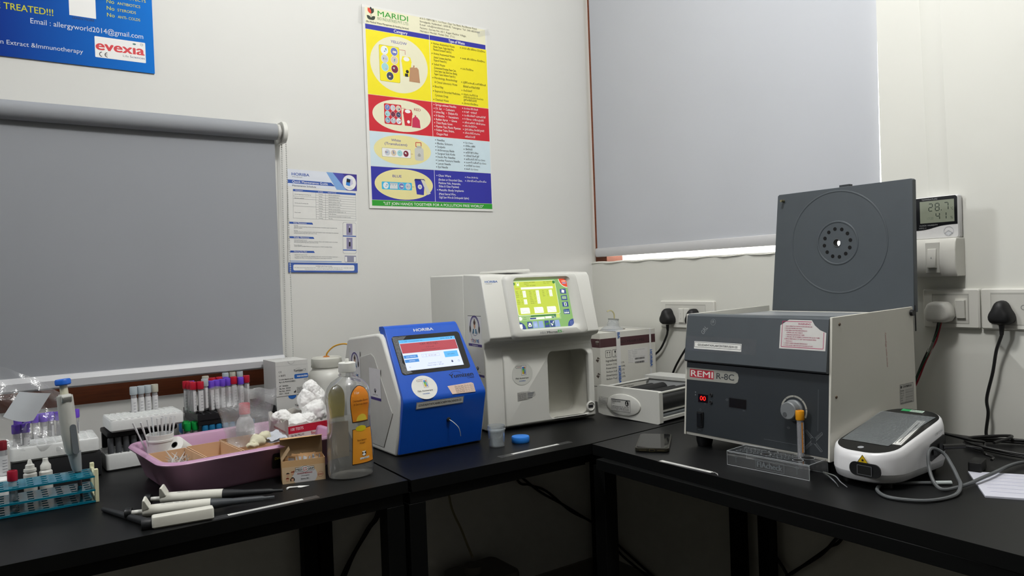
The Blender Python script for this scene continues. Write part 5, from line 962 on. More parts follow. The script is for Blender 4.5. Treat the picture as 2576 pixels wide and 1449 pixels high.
# upright pipette
def pipette(name, label, loc, rot, plunger, shaft, body, button=None, window=False):
    t = thing(name, label, 'pipette', loc); t.rotation_euler = rot
    # along +x: plunger at x<0, body 0..0.11, shaft to 0.20
    def sec(x, a, c_, o=0.0): return [(x, a*math.cos(2*math.pi*i/20)*(1.0), o + c_*math.sin(2*math.pi*i/20)) for i in range(20)]
    b = MB(); b.loft([sec(0.0, 0.0090, 0.0090), sec(0.003, 0.0108, 0.0108), sec(0.05, 0.0112, 0.0112), sec(0.100, 0.0108, 0.0108), sec(0.112, 0.0104, 0.0104)], body); obj('handle', b, t)
    obj('hook', MB().prism([(0.0, 0.004), (0.012, 0.009), (0.005, 0.0245), (0.0015, 0.0245), (0.0, 0.010)], 'y', -0.0095, 0.0095, body), t, bevel=0.001)
    b = MB(); b.loft([sec(0.112, 0.0100, 0.0100), sec(0.122, 0.0090, 0.0090), sec(0.150, 0.0062, 0.0062), sec(0.200, 0.0048, 0.0048), sec(0.205, 0.003, 0.003), sec(0.222, 0.0028, 0.0028)], shaft); obj('shaft', b, t)
    T = Matrix.Rotation(rad(-90), 4, 'Y')
    b = MB().lathe([(0, 0), (0.0042, 0), (0.0042, 0.018), (0, 0.018)], WHITE, n=14, T=T); pr = obj('plunger', b, t)
    obj('button', MB().lathe([(0, 0.018), (0.009, 0.018), (0.0095, 0.020), (0.0095, 0.0275), (0.0085, 0.029), (0, 0.029)], plunger, n=20, T=T), t)
    b = MB(); f = Fr((0.03, -0.008, 0.0109), X, Y); b.text(f, 0.0, 0.006, 'adjustable 100-1000 ul', 0.0032, GREY, 0.045); obj('print', b, t)
    return t
PB_ = M('#d4d3c9', 0.45); PD = M('#1a1c1f', 0.5); PG = M('#3c4044', 0.5)
def lay(a, b_, z, roll):
    d = Vector((b_[0]-a[0], b_[1]-a[1], 0)); return (0, 0, 0) if False else (rad(roll), 0, math.atan2(d.y, d.x))
pipette('pipette', 'lying off-white pipette nearest the mauve tray with a long black shaft', (-1.601, -0.581, 0.7625), (rad(10), 0, math.atan2(-0.100, 0.186)), BLACK, PD, PB_)
pipette('pipette', 'lying off-white pipette with a dark grey shaft in the middle of the pile', (-1.642, -0.648, 0.7625), (rad(10), 0, math.atan2(-0.066, 0.192)), BLACK, PG, PB_)
t = thing('pipette', 'lying off-white pipette nearest the bench edge with its black shaft pointing left', 'pipette', (-1.590, -0.7250, 0.7625)); t.rotation_euler = (0, 0, math.atan2(-0.012, 0.094))
b = MB(); b.rbox(-0.05, -0.0105, -0.0120, 0.048, 0.0115, 0.0085, 0.004, PB_, 0.003); obj('handle', b, t)
obj('ejector', MB().lathe([(0, 0), (0.010, 0), (0.011, 0.006), (0.009, 0.016), (0, 0.016)], PD, c=(-0.066, 0.003, -0.004), n=18, T=Matrix.Rotation(rad(90), 4, 'Y')), t)
a, q = Vector((-0.052, 0.004, -0.004)), Vector((-0.125, 0.160, -0.008)); b = MB(); b.tube([a, a.lerp(q, 0.3), a.lerp(q, 0.7), q], lambda u: 0.0072 - 0.003*u, PD, n=14); obj('shaft', b, t)
up = thing('pipette', 'pale grey pipette with a blue button standing upright in the teal rack', 'pipette', (-1.7245, -0.420, 0.752)); up.rotation_euler = (rad(-3), rad(-3.4), rad(10))
PL = M('#b9bab4', 0.45); DB = M('#5a6064', 0.5)
def s2(z, a, c_, ox=0.0): return [(ox + a*math.cos(2*math.pi*i/22), c_*math.sin(2*math.pi*i/22), z) for i in range(22)]
obj('handle', MB().loft([s2(0.088, 0.0118, 0.011, 0.003), s2(0.095, 0.0132, 0.0125, 0.002), s2(0.13, 0.0142, 0.014, 0), s2(0.17, 0.0145, 0.0145, 0), s2(0.198, 0.0142, 0.014, 0), s2(0.203, 0.0138, 0.0135, 0)], PL), up, ang=50)
obj('finger_rest', MB().prism([(-0.012, 0.190), (-0.016, 0.193), (-0.020, 0.202), (-0.012, 0.206), (0.012, 0.206), (0.012, 0.19)], 'x', -0.009, 0.009, PL), up, bevel=0.002)
b = MB(); f = Fr((0.003, -0.0152, 0.10), X, (0, 0.03, 1)); b.poly(f, rrect(-0.0045, -0.012, 0.0065, 0.046, 0.005), DB, 0.0016); obj('grip', b, up)
obj('ejector', MB().loft([s2(0.052, 0.0075, 0.007, 0.006), s2(0.060, 0.009, 0.009, 0.005), s2(0.092, 0.0120, 0.0125, 0.004)], M('#8d9294', 0.4)), up)
b = MB()
for k in range(9): b.lathe([(0, 0), (0.0088 - 0.0002*k, 0), (0.0088 - 0.0002*k, 0.0018), (0, 0.0018)], M('#a6aaac', 0.35), c=(0.006, 0, 0.082 - 0.0035*k), n=16)
obj('ribbed_sleeve', b, up)
obj('shaft', MB().loft([s2(0.000, 0.002, 0.002, 0.0075), s2(0.02, 0.0035, 0.0035, 0.007), s2(0.054, 0.0050, 0.005, 0.0062)], M('#6a5a5a', 0.5)), up)
obj('plunger', MB().lathe([(0, 0.203), (0.0075, 0.203), (0.0068, 0.224), (0, 0.224)], M('#cfcdb8', 0.45), n=18), up)
obj('button', MB().lathe([(0, 0.224), (0.0125, 0.224), (0.0140, 0.226), (0.0140, 0.233), (0.0125, 0.2355), (0, 0.2355)], M('#1c62c8', 0.4), n=24), up)
# dropper bottles
for i, (x, y) in enumerate(((-1.797, -0.300), (-1.770, -0.300))):
    t = thing('dropper_bottle', ('left white dropper bottle with a stepped pointed cap behind the teal rack', 'right white dropper bottle with a blunt nozzle behind the teal rack')[i], 'bottle', (x, y, 0.75))
    obj('bottle', MB().lathe([(0, 0), (0.0115, 0), (0.0120, 0.002), (0.0120, 0.040), (0.008, 0.045), (0, 0.045)], WHITE, n=20), t)
    obj('cap', MB().lathe([(0, 0.045), (0.0115, 0.045), (0.0112, 0.050), (0.0085, 0.050), (0.0078, 0.058), (0.0050, 0.060), (0.0032, 0.067), (0.0024, 0.069), (0, 0.069)] if i == 0 else [(0, 0.045), (0.0098, 0.045), (0.0095, 0.053), (0.0062, 0.058), (0.0048, 0.062), (0.0050, 0.067), (0, 0.067)], M('#dfdfd9', 0.4), n=20), t)
# plastic bag on the left rack with its pale paper
FILM = clear('#d6d8dc', 0.07, 0.12, 0.5, bump=0.3, scale=22)
def film(fn, nu, nv, m): return MB().grid(fn, nu, nv, m)
rnd = random.Random(11); ph = [rnd.random()*6 for _ in range(8)]
def wob(u, v, s): return s*(math.sin(9*u+ph[0])*math.sin(7*v+ph[1]) + 0.6*math.sin(17*u+5*v+ph[2]) + 0.4*math.sin(23*v-9*u+ph[3]))
pb = thing('plastic_bag', 'crumpled clear plastic bag draped over the purple-capped tubes at far left', 'plastic bag', (-1.80, -0.20, 0.84))
b = film(lambda u, v: (-0.075 + 0.155*u*(1-0.25*(1-v)) + wob(u, v, 0.003) + 0.03*(1-v), -0.045 + 0.05*v + wob(v, u, 0.006), 0.0 + 0.175*v - 0.06*u*u*v - 0.03*u + wob(u+v, v, 0.003)), 22, 22, FILM); obj('film', b, pb)
b = film(lambda u, v: (-0.038 + 0.052*u + 0.030*v + 0.004*v*u, -0.056 + 0.02*v - 0.006*math.sin(3*u), 0.066 + 0.046*v - 0.010*u - 0.008*math.sin(2.5*u)*(1-v)), 8, 8, M('#a8acb0', 0.55)); obj('paper_insert', b, pb)

# ---------------------------------------------------------------- mauve tray and its contents
tray = thing('plastic_tray', 'mauve rectangular plastic tray holding test supplies', 'tray', (-1.598, -0.582, 0.75), 5)
MV = M('#b98fad', 0.38, noise=0.05, scale=10, spec=0.45)
def rr_(x0, y0, x1, y1, r, z, n=6): return [(x, y, z) for x, y in rrect(x0, y0, x1, y1, r, n)]
Wt, Dt, Ht_ = 0.392, 0.300, 0.072
b = MB(); b.loft([rr_(0.038, 0.036, Wt-0.038, Dt-0.036, 0.03, 0.003), rr_(0.034, 0.032, Wt-0.034, Dt-0.032, 0.034, 0.0), rr_(0.028, 0.026, Wt-0.028, Dt-0.026, 0.036, 0.006), rr_(0.010, 0.010, Wt-0.010, Dt-0.010, 0.042, Ht_-0.010),
        rr_(0.002, 0.002, Wt-0.002, Dt-0.002, 0.046, Ht_-0.008), rr_(0.0, 0.0, Wt, Dt, 0.047, Ht_-0.004), rr_(0.003, 0.003, Wt-0.003, Dt-0.003, 0.045, Ht_), rr_(0.011, 0.011, Wt-0.011, Dt-0.011, 0.040, Ht_), rr_(0.014, 0.014, Wt-0.014, Dt-0.014, 0.038, Ht_-0.004), rr_(0.031, 0.029, Wt-0.031, Dt-0.029, 0.034, 0.008), rr_(0.045, 0.043, Wt-0.045, Dt-0.043, 0.02, 0.005)], MV)
obj('basin', b, tray, ang=60)
b = MB(); f = Fr((0, 0.0195, 0.022), X, (0, -0.16, 0.62)); b.poly(f, rrect(0.218, 0.0, 0.262, 0.034, 0.004), M('#141414', 0.4), 0.0022); b.text(f, 0.223, 0.020, 'DIAMOND', 0.0055, M('#b8a82a', 0.5), 0.032, 0.02, 'L', 0.0026); obj('sticker', b, tray)
TM = Matrix.Translation((-1.598, -0.582, 0.75)) @ Matrix.Rotation(rad(5), 4, 'Z')
def intray(x, y, z=0.0085): return tuple(TM @ Vector((x, y, z)))
TAN = M('#d0ac8a', 0.6, noise=0.05, scale=20); TAN2 = M('#b08660', 0.65)
def open_box(w, d, h, m, th=0.0015, fl=0.0, fr=0.0, ff=0.0):
    b = MB(); b.box(0, 0, 0, w, d, th, m).box(0, 0, th, w, th, h, m).box(0, d-th, th, w, d, h, m).box(0, th, th, th, d-th, h, m).box(w-th, th, th, w, d-th, h, m)
    b.v = [(x - (fl if x < w/2 else -fr)*z/h, y - (ff if y < d/2 else 0)*z/h, z) for x, y, z in b.v]
    return b
solo('card_box', open_box(0.052, 0.122, 0.056, TAN, fl=0.018, fr=0.004, ff=0.014), 'tan open card box of clear pipette tips at the tray\'s front left', 'card box', intray(0.0365, 0.052, 0.0095), 5)
solo('card_box', open_box(0.066, 0.124, 0.058, TAN, fl=0.002, fr=0.004, ff=0.014), 'tan open card box in the middle of the mauve tray', 'card box', intray(0.096, 0.054), 4)
solo('card_box', open_box(0.080, 0.140, 0.058, TAN, fl=0.002, fr=0.004, ff=0.014), 'tan open card box on the right of the mauve tray under the glove', 'card box', intray(0.172, 0.054), 5)
b = MB(); rnd = random.Random(5)
for i in range(46):
    p = Vector((0.006 + 0.040*rnd.random(), 0.008 + 0.10*rnd.random(), 0.010 + 0.030*rnd.random())); a = rnd.random()*6.28; e = rnd.random()*0.9
    d = Vector((math.cos(a)*math.cos(e), math.sin(a)*math.cos(e), math.sin(e)))
    q = p + d*0.036
    if not (0.003 < q.x < 0.050 and 0.003 < q.y < 0.118): q = p - d*0.02
    b.tube([p, (p+q)/2, q], lambda u: 0.0028 - 0.0022*u, clear('#d8d8d6', 0.5, 0.2), n=6, k=2)
o = solo('pipette_tips', b, 'heap of clear pipette tips in the front left card box', 'pipette tips', intray(0.0365, 0.052, 0.0105), 5); o['kind'] = 'stuff'
b = MB().lathe([(0, 0), (0.024, 0), (0.0255, 0.002), (0.0270, 0.068), (0.0285, 0.069), (0.0285, 0.073), (0.0272, 0.0735), (0.0275, 0.084), (0.0255, 0.084), (0.0245, 0.006), (0, 0.005)], M('#dcdcda', 0.45), n=36)
cup = solo('plastic_cup', b, 'white plastic cup of thin swab sticks at the tray\'s back left corner', 'cup', intray(0.059, 0.236), 0)
cx, cy, cz_ = intray(0.059, 0.236)
sw = solo('swab_stick', MB().tube([(0, 0, 0), (0, 0, 0.06), (0, 0, 0.112)], lambda u: 0.0017 if u < 0.8 else 0.0024, M('#d4d6d8', 0.5), n=6), 'swab stick', 'swab', (cx, cy, cz_ + 0.008), 0, 'swab sticks in the white cup')
for i in range(11):
    o = sw if i == 0 else sw.copy()
    if i: col.objects.link(o)
    a = -20 + 25*i; r = 0.004 + 0.0014*i
    lean = (-20, -15, -9, -4, -2, 1, 3, 4, 6, 7, 9)[i]
    o.location = (cx - 0.012 + 0.0026*i, cy + 0.010*math.cos(i*2.1), cz_ + 0.0075); o.rotation_euler = (rad(4*math.sin(i*1.7)), rad(lean), 0)
    o['label'] = 'thin white swab stick leaning in the white cup in the tray'
rl = thing('paper_roll', 'white roll of printer paper lying in the tray beside the swab cup', 'paper roll', intray(0.098, 0.222, 0.052)); rl.rotation_euler = Vector((-0.55, -0.55, 0.55)).to_track_quat('Z', 'Y').to_euler()
obj('paper', MB().lathe([(0.007, -0.029), (0.0195, -0.029), (0.0200, -0.028), (0.0200, 0.028), (0.0195, 0.029), (0.007, 0.029), (0.007, -0.029)], PAPER, n=36), rl)
obj('core', MB().lathe([(0, -0.0285), (0.0068, -0.0285), (0.0068, 0.0292), (0.0054, 0.0292), (0.0054, -0.02), (0, -0.02)], BLACK, n=20), rl)
def blob(parts, m, seed, amp, fr=40, sub=3):
    from mathutils import noise
    b = MB()
    for (x, y, z, rx, ry, rz_) in parts:
        bm = bmesh.new(); bmesh.ops.create_icosphere(bm, subdivisions=sub, radius=1)
        bm.verts.index_update(); vs_ = []
        for v in bm.verts:
            p = Vector((x + v.co.x*rx, y + v.co.y*ry, z + v.co.z*rz_)); k = noise.fractal(p*fr + Vector((seed, 0, 0)), 0.8, 2.2, 4)
            vs_.append(p + v.co*amp*k)
        b.add(vs_, [tuple(v.index for v in f.verts) for f in bm.faces], m); bm.free()
    return b
GL = M('#cfcbb0', 0.5, noise=0.06)
solo('rubber_glove', blob([(0, 0, 0, 0.018, 0.016, 0.011), (0.020, 0.002, 0.004, 0.013, 0.011, 0.013), (-0.014, -0.010, -0.004, 0.013, 0.010, 0.007)], GL, 2, 0.006, 45), 'crumpled cream rubber glove lying on the right card boxes in the tray', 'glove', intray(0.211, 0.080, 0.0735), 15)
b = film(lambda u, v: (-0.022 + 0.044*u + wob(u, v, 0.001), -0.018 + 0.036*v, 0.006 + 0.012*v + wob(v, u, 0.002)), 10, 10, M('#b9bcc4', 0.45))
b.grid(lambda u, v: (-0.022 + 0.044*u, -0.018 + 0.036*v, 0.001 + 0.004*v), 4, 4, M('#b9bcc4', 0.45)); solo('sachet', b, 'pale grey folded sachet beside the rubber glove in the tray', 'sachet', intray(0.250, 0.080, 0.0665), 20)
# red capped bottle and zip bag
bo = thing('small_bottle', 'small white bottle with a red cap seen through the clear bag', 'bottle', intray(0.245, 0.238, 0.0085), 0)
obj('bottle', MB().lathe([(0, 0), (0.019, 0), (0.0205, 0.003), (0.0205, 0.070), (0.018, 0.085), (0.0115, 0.094), (0.0115, 0.102), (0, 0.102)], M('#b4b6b8', 0.4), n=28), bo)
obj('cap', MB().lathe([(0, 0.100), (0.0125, 0.100), (0.0125, 0.123), (0.0115, 0.125), (0, 0.125)], M('#c01c34', 0.4), n=28), bo)
obj('label', MB().lathe([(0.0207, 0.030), (0.0207, 0.062)], M('#8e9094', 0.5), n=28), bo)
FILM2 = clear('#d2d4d8', 0.24, 0.12, 0.45, bump=0.3, scale=24)
zb = thing('zip_bag', 'upright clear zip bag standing open in the mauve tray', 'plastic bag', intray(0.222, 0.165, 0.020), 3)
for yy, s in ((0.0, 1), (0.012, -1)):
    obj('film', film(lambda u, v, yy=yy, s=s: ((u-0.5)*(0.080 + 0.066*v) + wob(u, v, 0.0025), yy + s*(0.010*math.sin(math.pi*u)*(1-0.4*v)) + wob(v, u, 0.003) - 0.02*(1-v)**2, 0.030 + 0.128*v + 0.008*math.sin(4*u+1)*v + 0.003*math.sin(19*u)*v), 26, 22, FILM2), zb)
# torn test-kit box with cotton
TB = intray(0.356, 0.192, 0.009)
kb = thing('test_kit_box', 'torn white test-kit box with a red band, stuffed with cotton wool', 'box', TB, 7)
w_, d_, h_ = 0.105, 0.105, 0.075; KB = M('#cfccc4', 0.6, noise=0.05); f = Fr((-0.05, -0.05, 0), X, Z); fl = Fr((-0.05, 0.055, 0), (0, -1, 0), Z)
b = MB(); b.box(-0.05, -0.05, 0, -0.05+w_, 0.055, 0.002, KB)
def torn(o, u, length, base, amp, seed):
    r = random.Random(seed); n = 16; o = Vector(o); u = Vector(u); nrm = Vector((-u.y, u.x, 0)) * 0.0012
    top = [base + amp*(r.random()-0.4) for _ in range(n+1)]; v = []; ff = []
    for i in range(n+1):
        p = o + u*(length*i/n); v += [p, p + Vector((0, 0, top[i])), p + nrm, p + nrm + Vector((0, 0, top[i]))]
    for i in range(n):
        a = 4*i; ff += [(a, a+4, a+5, a+1), (a+2, a+3, a+7, a+6), (a+1, a+5, a+7, a+3)]
    b.add(v, ff, KB)
torn((-0.05, -0.05, 0), (1, 0, 0), w_, h_, 0.006, 1); torn((-0.05, 0.055, 0), (0, -1, 0), d_, 0.080, 0.012, 2); torn((0.055, -0.05, 0), (0, 1, 0), d_, 0.072, 0.008, 3); torn((0.055, 0.055, 0), (-1, 0, 0), w_, 0.090, 0.010, 4)
b.poly(f, [(0, 0.054), (w_, 0.054), (w_, 0.072), (0, 0.071)], RCAP, 0.0006); b.text(f, 0.006, 0.0605, '100 TESTS', 0.0062, WHT, 0.031, 0.01, 'L', 0.0009); b.text(f, 0.056, 0.0455, 'Store at 2-8', 0.0062, REDINK, 0.045, 0.02, 'L', 0.0009); b.text(f, 0.006, 0.0470, 'Cat. No: PALL-02', 0.0048, INK, 0.032, 0, 'L', 0.0009)
b.text(fl, 0.030, 0.060, 'REAGENT FOR 100 TESTS', 0.0050, REDINK, 0.062, 0.02, 'L', 0.0009, -6); b.text(fl, 0.045, 0.035, 'Components', 0.0045, INK, 0.03, 0, 'L', 0.0009, -6)
obj('carton', b, kb)
COT = M('#ececea', 0.95, noise=0.02, scale=160, bump=0.25)
x, y, z = TB
solo('cotton_wool', blob([(0.0, -0.012, 0.068, 0.046, 0.036, 0.022), (-0.036, 0.010, 0.080, 0.020, 0.030, 0.022), (0.036, -0.010, 0.085, 0.030, 0.032, 0.038), (0.030, 0.004, 0.114, 0.024, 0.026, 0.032), (0.040, 0.004, 0.138, 0.019, 0.022, 0.027), (0.046, 0.0, 0.112, 0.020, 0.026, 0.036), (0.012, -0.028, 0.076, 0.022, 0.018, 0.018)], COT, 9, 0.0068, 34, 5), 'white cotton wool billowing out of the torn test-kit box', 'cotton wool', (x, y, z), 7)
# wash solution boxes
f0 = lambda: Fr((0, 0, 0), X, Z)
BXW = M('#cfcfcc', 0.55, noise=0.03)
def yum_box(label, loc, h, upper):
    w, d = 0.0865, 0.100; f = f0(); b = MB().box(0, 0, 0, w, d, h, BXW); YI2 = M('#20222a', 0.5); ft = Fr((0, 0, h), X, Y)
    yy = h - 0.030
    b.text(f, 0.048, yy, 'Yumizen', 0.0062, YI2, 0.024, 0.02); b.text(f, 0.0735, yy, 'CR', 0.0062, GREY, 0.0085); b.ring(f, 0.060, yy+0.003, 0.0085, 0.0090, YI2, 0.0006, 14, 40, 140, 0.7)
    b.line(f, [(0.052, yy-0.0025), (0.083, yy-0.0025)], 0.0004, GREY if upper else REDINK)
    if upper:
        b.poly(f, rrect(0.0490, yy-0.0185, 0.0865, yy-0.0065, 0.003), HB, 0.0006); b.text(f, 0.056, yy-0.0148, 'WASH SOLUTION', 0.0042, WHT, 0.028, 0.03, 'L', 0.0009); b.text(f, 0.075, yy-0.023, '2x125 mL', 0.0026, INK, 0.010)
        b.ring(f, 0.0105, yy+0.003, 0.0018, 0.0025, INK, 0.0006, 10, 90, 270); b.ring(f, 0.0150, yy+0.003, 0.0018, 0.0025, INK, 0.0006, 10, 90, 270); b.line(f, [(0.0128, yy+0.003), (0.0148, yy+0.003)], 0.0005, INK)
        for dy, t, w_2 in ((-0.009, '\u2193 18-25\u00b0C', 0.018), (-0.0185, 'For in vitro diagnostic use only', 0.038), (-0.0255, 'Mfg. Lic. No. MFG/IVD/2023/000072', 0.043), (-0.0360, 'LOT    RWAS02DA', 0.024), (-0.0425, 'Mfg. Date   2023/04', 0.030), (-0.0490, 'Exp. Date   2025/03', 0.029), (-0.0560, 'M.R.P. :   7625.00', 0.025)):
            b.text(f, 0.0078, yy+dy, t, 0.0034 if dy < -0.01 else 0.0042, INK, w_2, 0.01)
        b.poly(f, [(0.046, yy-0.055), (0.052, yy-0.055), (0.052, yy-0.050), (0.050, yy-0.0475), (0.050, yy-0.051), (0.048, yy-0.051), (0.046, yy-0.053)], INK, 0.0006)
        for i, t in enumerate(('Manufactured by', 'HORIBA India Pvt Ltd', '246 Okhla Industrial Estate,', 'New Delhi 110020', 'www.horiba.com')): b.text(f, 0.0545, yy-0.0435-i*0.0033, t, 0.0022, INK, 0.030 - 0.004*(i % 2), 0.01)
        b.line(f, [(0, h-0.012), (w, h-0.012)], 0.0003, GREY, 0.0003); b.disc(f, 0.042, h, 0.0085, BXW, 0.009, 0.0008, 20, 180, 360); b.ring(f, 0.042, h, 0.0083, 0.0088, GREY, 0.001, 16, 180, 360)
        b.text(ft, 0.018, 0.072, 'HORIBA Medical', 0.0048, INK, 0.05, 0.02)
    else: b.disc(f, 0.042, h, 0.011, HB, 0.009, 0.0008, 20, 180, 360)
    solo('wash_solution_box', b, label, 'box', loc, 1, bevel=0.0008)
yum_box('white carton with a blue wash solution label, upper of the stacked pair by the blind', (-1.2500, -0.165, 0.8645), 0.0910, True)
yum_box('white carton beneath the wash solution carton, mostly hidden by cotton', (-1.2500, -0.164, 0.75), 0.1135, False)
# jug
jg = thing('waste_jug', 'white translucent jug with a yellow tube from its lid behind the clear bottle', 'jug', (-1.096, -0.125, 0.75))
JW = M('#d2d2cc', 0.35, noise=0.02)
obj('jug', MB().lathe([(0, 0), (0.050, 0), (0.054, 0.004), (0.054, 0.140), (0.053, 0.150), (0.047, 0.164), (0.040, 0.170), (0.039, 0.178), (0, 0.178)], JW, n=40), jg)
obj('lid', MB().lathe([(0, 0.176), (0.0415, 0.176), (0.0425, 0.178), (0.0415, 0.186), (0.0422, 0.188), (0.0410, 0.200), (0.038, 0.203), (0, 0.203)], M('#cdcdc4', 0.4), n=40), jg)
obj('adhesive', MB().lathe([(0, 0.203), (0.010, 0.203), (0.006, 0.206), (0, 0.206)], M('#b8702c', 0.5), n=14), jg)
b = MB(); b.tube([(0.0, 0, 0.202), (0.001, -0.006, 0.215), (0.012, -0.030, 0.233), (0.027, -0.060, 0.240), (0.036, -0.085, 0.236), (0.044, -0.115, 0.220), (0.047, -0.1275, 0.208)], 0.0022, M('#d8a02c', 0.3), n=10); obj('tube', b, jg)
# clear antiseptic bottle
bt = thing('antiseptic_bottle', 'large clear bottle with an orange label, half full, right of the bandage box', 'bottle', (-1.2445, -0.632, 0.75), 0)
prof = [(0.040, 0.0), (0.0465, 0.004), (0.0485, 0.012), (0.0485, 0.055), (0.0475, 0.090), (0.0460, 0.118), (0.0465, 0.138), (0.0485, 0.155), (0.0480, 0.172), (0.044, 0.187), (0.035, 0.199), (0.022, 0.2075), (0.0165, 0.211), (0.0160, 0.219)]
def ell(r, z, k=0.82, g=0.0): return [((r-g)*math.cos(2*math.pi*i/48), (r-g)*k*math.sin(2*math.pi*i/48) if r > 0.02 else (r-g)*math.sin(2*math.pi*i/48), z) for i in range(48)]
PET = clear('#dfe4e6', 0.07, 0.05, 0.65)
obj('shell', MB().loft([ell(r, z) for r, z in prof], PET, (1, 0)), bt)
LQ = clear('#dcdcd8', 0.10, 0.05, 0.3, '#f4f3f0')
lv = [(r, z) for r, z in prof if z < 0.118] + [(0.0462, 0.122)]
obj('liquid', MB().loft([ell(r, z + (0.003 if z < 0.003 else 0), g=0.0016) for r, z in lv], LQ), bt)
obj('neck_ring', MB().lathe([(0.0162, 0.211), (0.019, 0.212), (0.019, 0.2145), (0.0162, 0.2155)], PET, n=28), bt)
obj('cap', MB().lathe([(0, 0.219), (0.0178, 0.219), (0.0182, 0.221), (0.0178, 0.2375), (0.0165, 0.239), (0.004, 0.239), (0.004, 0.246), (0.0032, 0.2465), (0, 0.2465)], WHITE, n=32), bt)
def rad_at(z):
    for (r0, z0), (r1, z1) in zip(prof[:-1], prof[1:]):
        if z0 <= z <= z1: return r0 + (r1-r0)*(z-z0)/(z1-z0)
    return prof[-1][0]
def patch(b, m, ac, half, z0, z1, off, nz=20, na=12):
    v = []; ff = []
    for j in range(nz+1):
        t = j/nz; z = z0 + (z1-z0)*t; hw = half(t); r = rad_at(z) + off
        for i in range(na+1):
            a = rad(ac + hw*(2*i/na-1)); v.append((r*math.cos(a), r*0.82*math.sin(a), z))
    for j in range(nz):
        for i in range(na): k = j*(na+1)+i; ff.append((k, k+1, k+na+2, k+na+1))
    b.add(v, ff, m)
OR = M('#d8641c', 0.4, noise=0.10, scale=18, dark='#d89a2c')
b = MB(); up_ = lambda t: 27*math.sqrt(max(0.02, 1-max(0, (t-0.62)/0.38)**2))*(0.85+0.15*min(1, t/0.4))
patch(b, M('#2a1a10'), 284, lambda t: up_(t)+1.5, 0.117, 0.1925, 0.0004); patch(b, OR, 284, up_, 0.119, 0.191, 0.0008)
lo = lambda t: 33 - 4*t
patch(b, M('#2a1a10'), 289, lambda t: lo(t)+1.3, 0.031, 0.104, 0.0004); patch(b, M('#dc7a1e', 0.4, noise=0.12, scale=14, dark='#d8a030'), 289, lo, 0.033, 0.103, 0.0008)
patch(b, M('#c8b818', 0.4), 282, lambda t: 15*math.sqrt(max(0, 1-(2*t-1)**2)), 0.098, 0.1105, 0.0012, 8, 8); patch(b, M('#d8c040', 0.4), 286, lambda t: 16*math.sqrt(max(0, 1-t*t)), 0.120, 0.134, 0.0012, 8, 8)
patch(b, INK, 287, lambda t: 6*math.sqrt(max(0, 1-(2*t-1)**2)), 0.046, 0.058, 0.0012, 8, 6); patch(b, WHT, 286, lambda t: 5*abs(math.sin(5*t)), 0.047, 0.057, 0.0015, 8, 6); patch(b, WHT, 289, lambda t: 14, 0.0405, 0.0445, 0.0012, 1, 8)
def curve_text(s, ac, z, cap, arc, m, off=0.0016):
    vs_, fs = glyphs(s, 0.01); x0 = min(p[0] for p in vs_); x1 = max(p[0] for p in vs_); out = []
    for px, py in vs_:
        a = rad(ac - arc/2 + arc*(px-x0)/(x1-x0)); zz = z + py*cap/0.69; r = rad_at(zz) + off; out.append((r*math.cos(a), r*0.82*math.sin(a), zz))
    b.add(out, fs, m)
DKO = M('#5a2410'); curve_text('1 Ltr', 274, 0.176, 0.005, 12, WHT); curve_text('Chlorhexidine Gluconate', 284, 0.160, 0.0042, 44, DKO); curve_text('& Cetrimide Solution', 284, 0.153, 0.0042, 40, DKO); curve_text('Broad Spectrum', 283, 0.079, 0.0036, 26, DKO); curve_text('Antiseptic', 283, 0.073, 0.0036, 16, DKO); curve_text('3 IN 1 INSTANT CO.', 289, 0.0412, 0.0024, 25, INK)
obj('front_label', b, bt)
b = MB(); patch(b, M('#c8b860', 0.6, noise=0.15, scale=25), 108, lambda t: up_(t), 0.119, 0.190, -0.0012); patch(b, M('#bca888', 0.6, noise=0.1), 108, lambda t: 34, 0.033, 0.110, -0.0012); obj('back_label', b, bt)
# bandage box with sachets
bb = thing('bandage_box', 'open tan box of adhesive bandages in front of the mauve tray', 'box', (-1.378, -0.598, 0.75), -13.5)
w_, d_, h_ = 0.0855, 0.042, 0.046; BXT = M('#d4ac7c', 0.6, noise=0.03); CRM = M('#d9bd98', 0.6); INS = M('#9a8262', 0.75)
b = open_box(w_, d_, h_, BXT, 0.0009); f = f0()
b.quad(f, 0, 0, w_, 0.0335, CRM, 0.0003); b.disc(f, 0.0442, 0.0125, 0.0245, M('#d6d6d8', 0.5), 0.0205, 0.0005, 36)
b.quad(f, 0, -0.0, w_, 0.0002, CRM, 0.0006)
f2 = Fr((0, 0, 0), X, Z)
for m, g, h in ((INK, 0, 0.0007), (WHT, 0.0007, 0.0009)):
    b.quad(f, 0.0255+g, 0.0222+g, 0.0632-g, 0.0305-g, m, h); b.disc(f, 0.0447, 0.0263, 0.0068-g, m, None, h+0.00005, 20)
b.text(f, 0.0270, 0.0243, 'MEDI', 0.0040, INK, 0.0125, 0.03, 'L', 0.0012); b.text(f, 0.0500, 0.0243, 'GRIP', 0.0040, INK, 0.0120, 0.03, 'L', 0.0012)
b.ring(f, 0.0447, 0.0263, 0.0022, 0.0038, REDINK, 0.0012, 20); 
for a in (0, 90, 180, 270): b.quad(f, 0.0447+0.003*math.cos(rad(a))-0.0008, 0.0263+0.003*math.sin(rad(a))-0.0008, 0.0447+0.003*math.cos(rad(a))+0.0008, 0.0263+0.003*math.sin(rad(a))+0.0008, WHT, 0.0014)
b.text(f, 0.044, 0.0168, 'ADHESIVE BANDAGE', 0.0028, REDINK, 0.030, 0.02, 'C', 0.0009); b.text(f, 0.045, 0.0120, '(Antiseptic)', 0.0027, INK, 0.016, 0, 'C', 0.0009); b.text(f, 0.044, 0.0055, 'Quantity 100 s', 0.0028, INK, 0.016, 0.01, 'C', 0.0009)
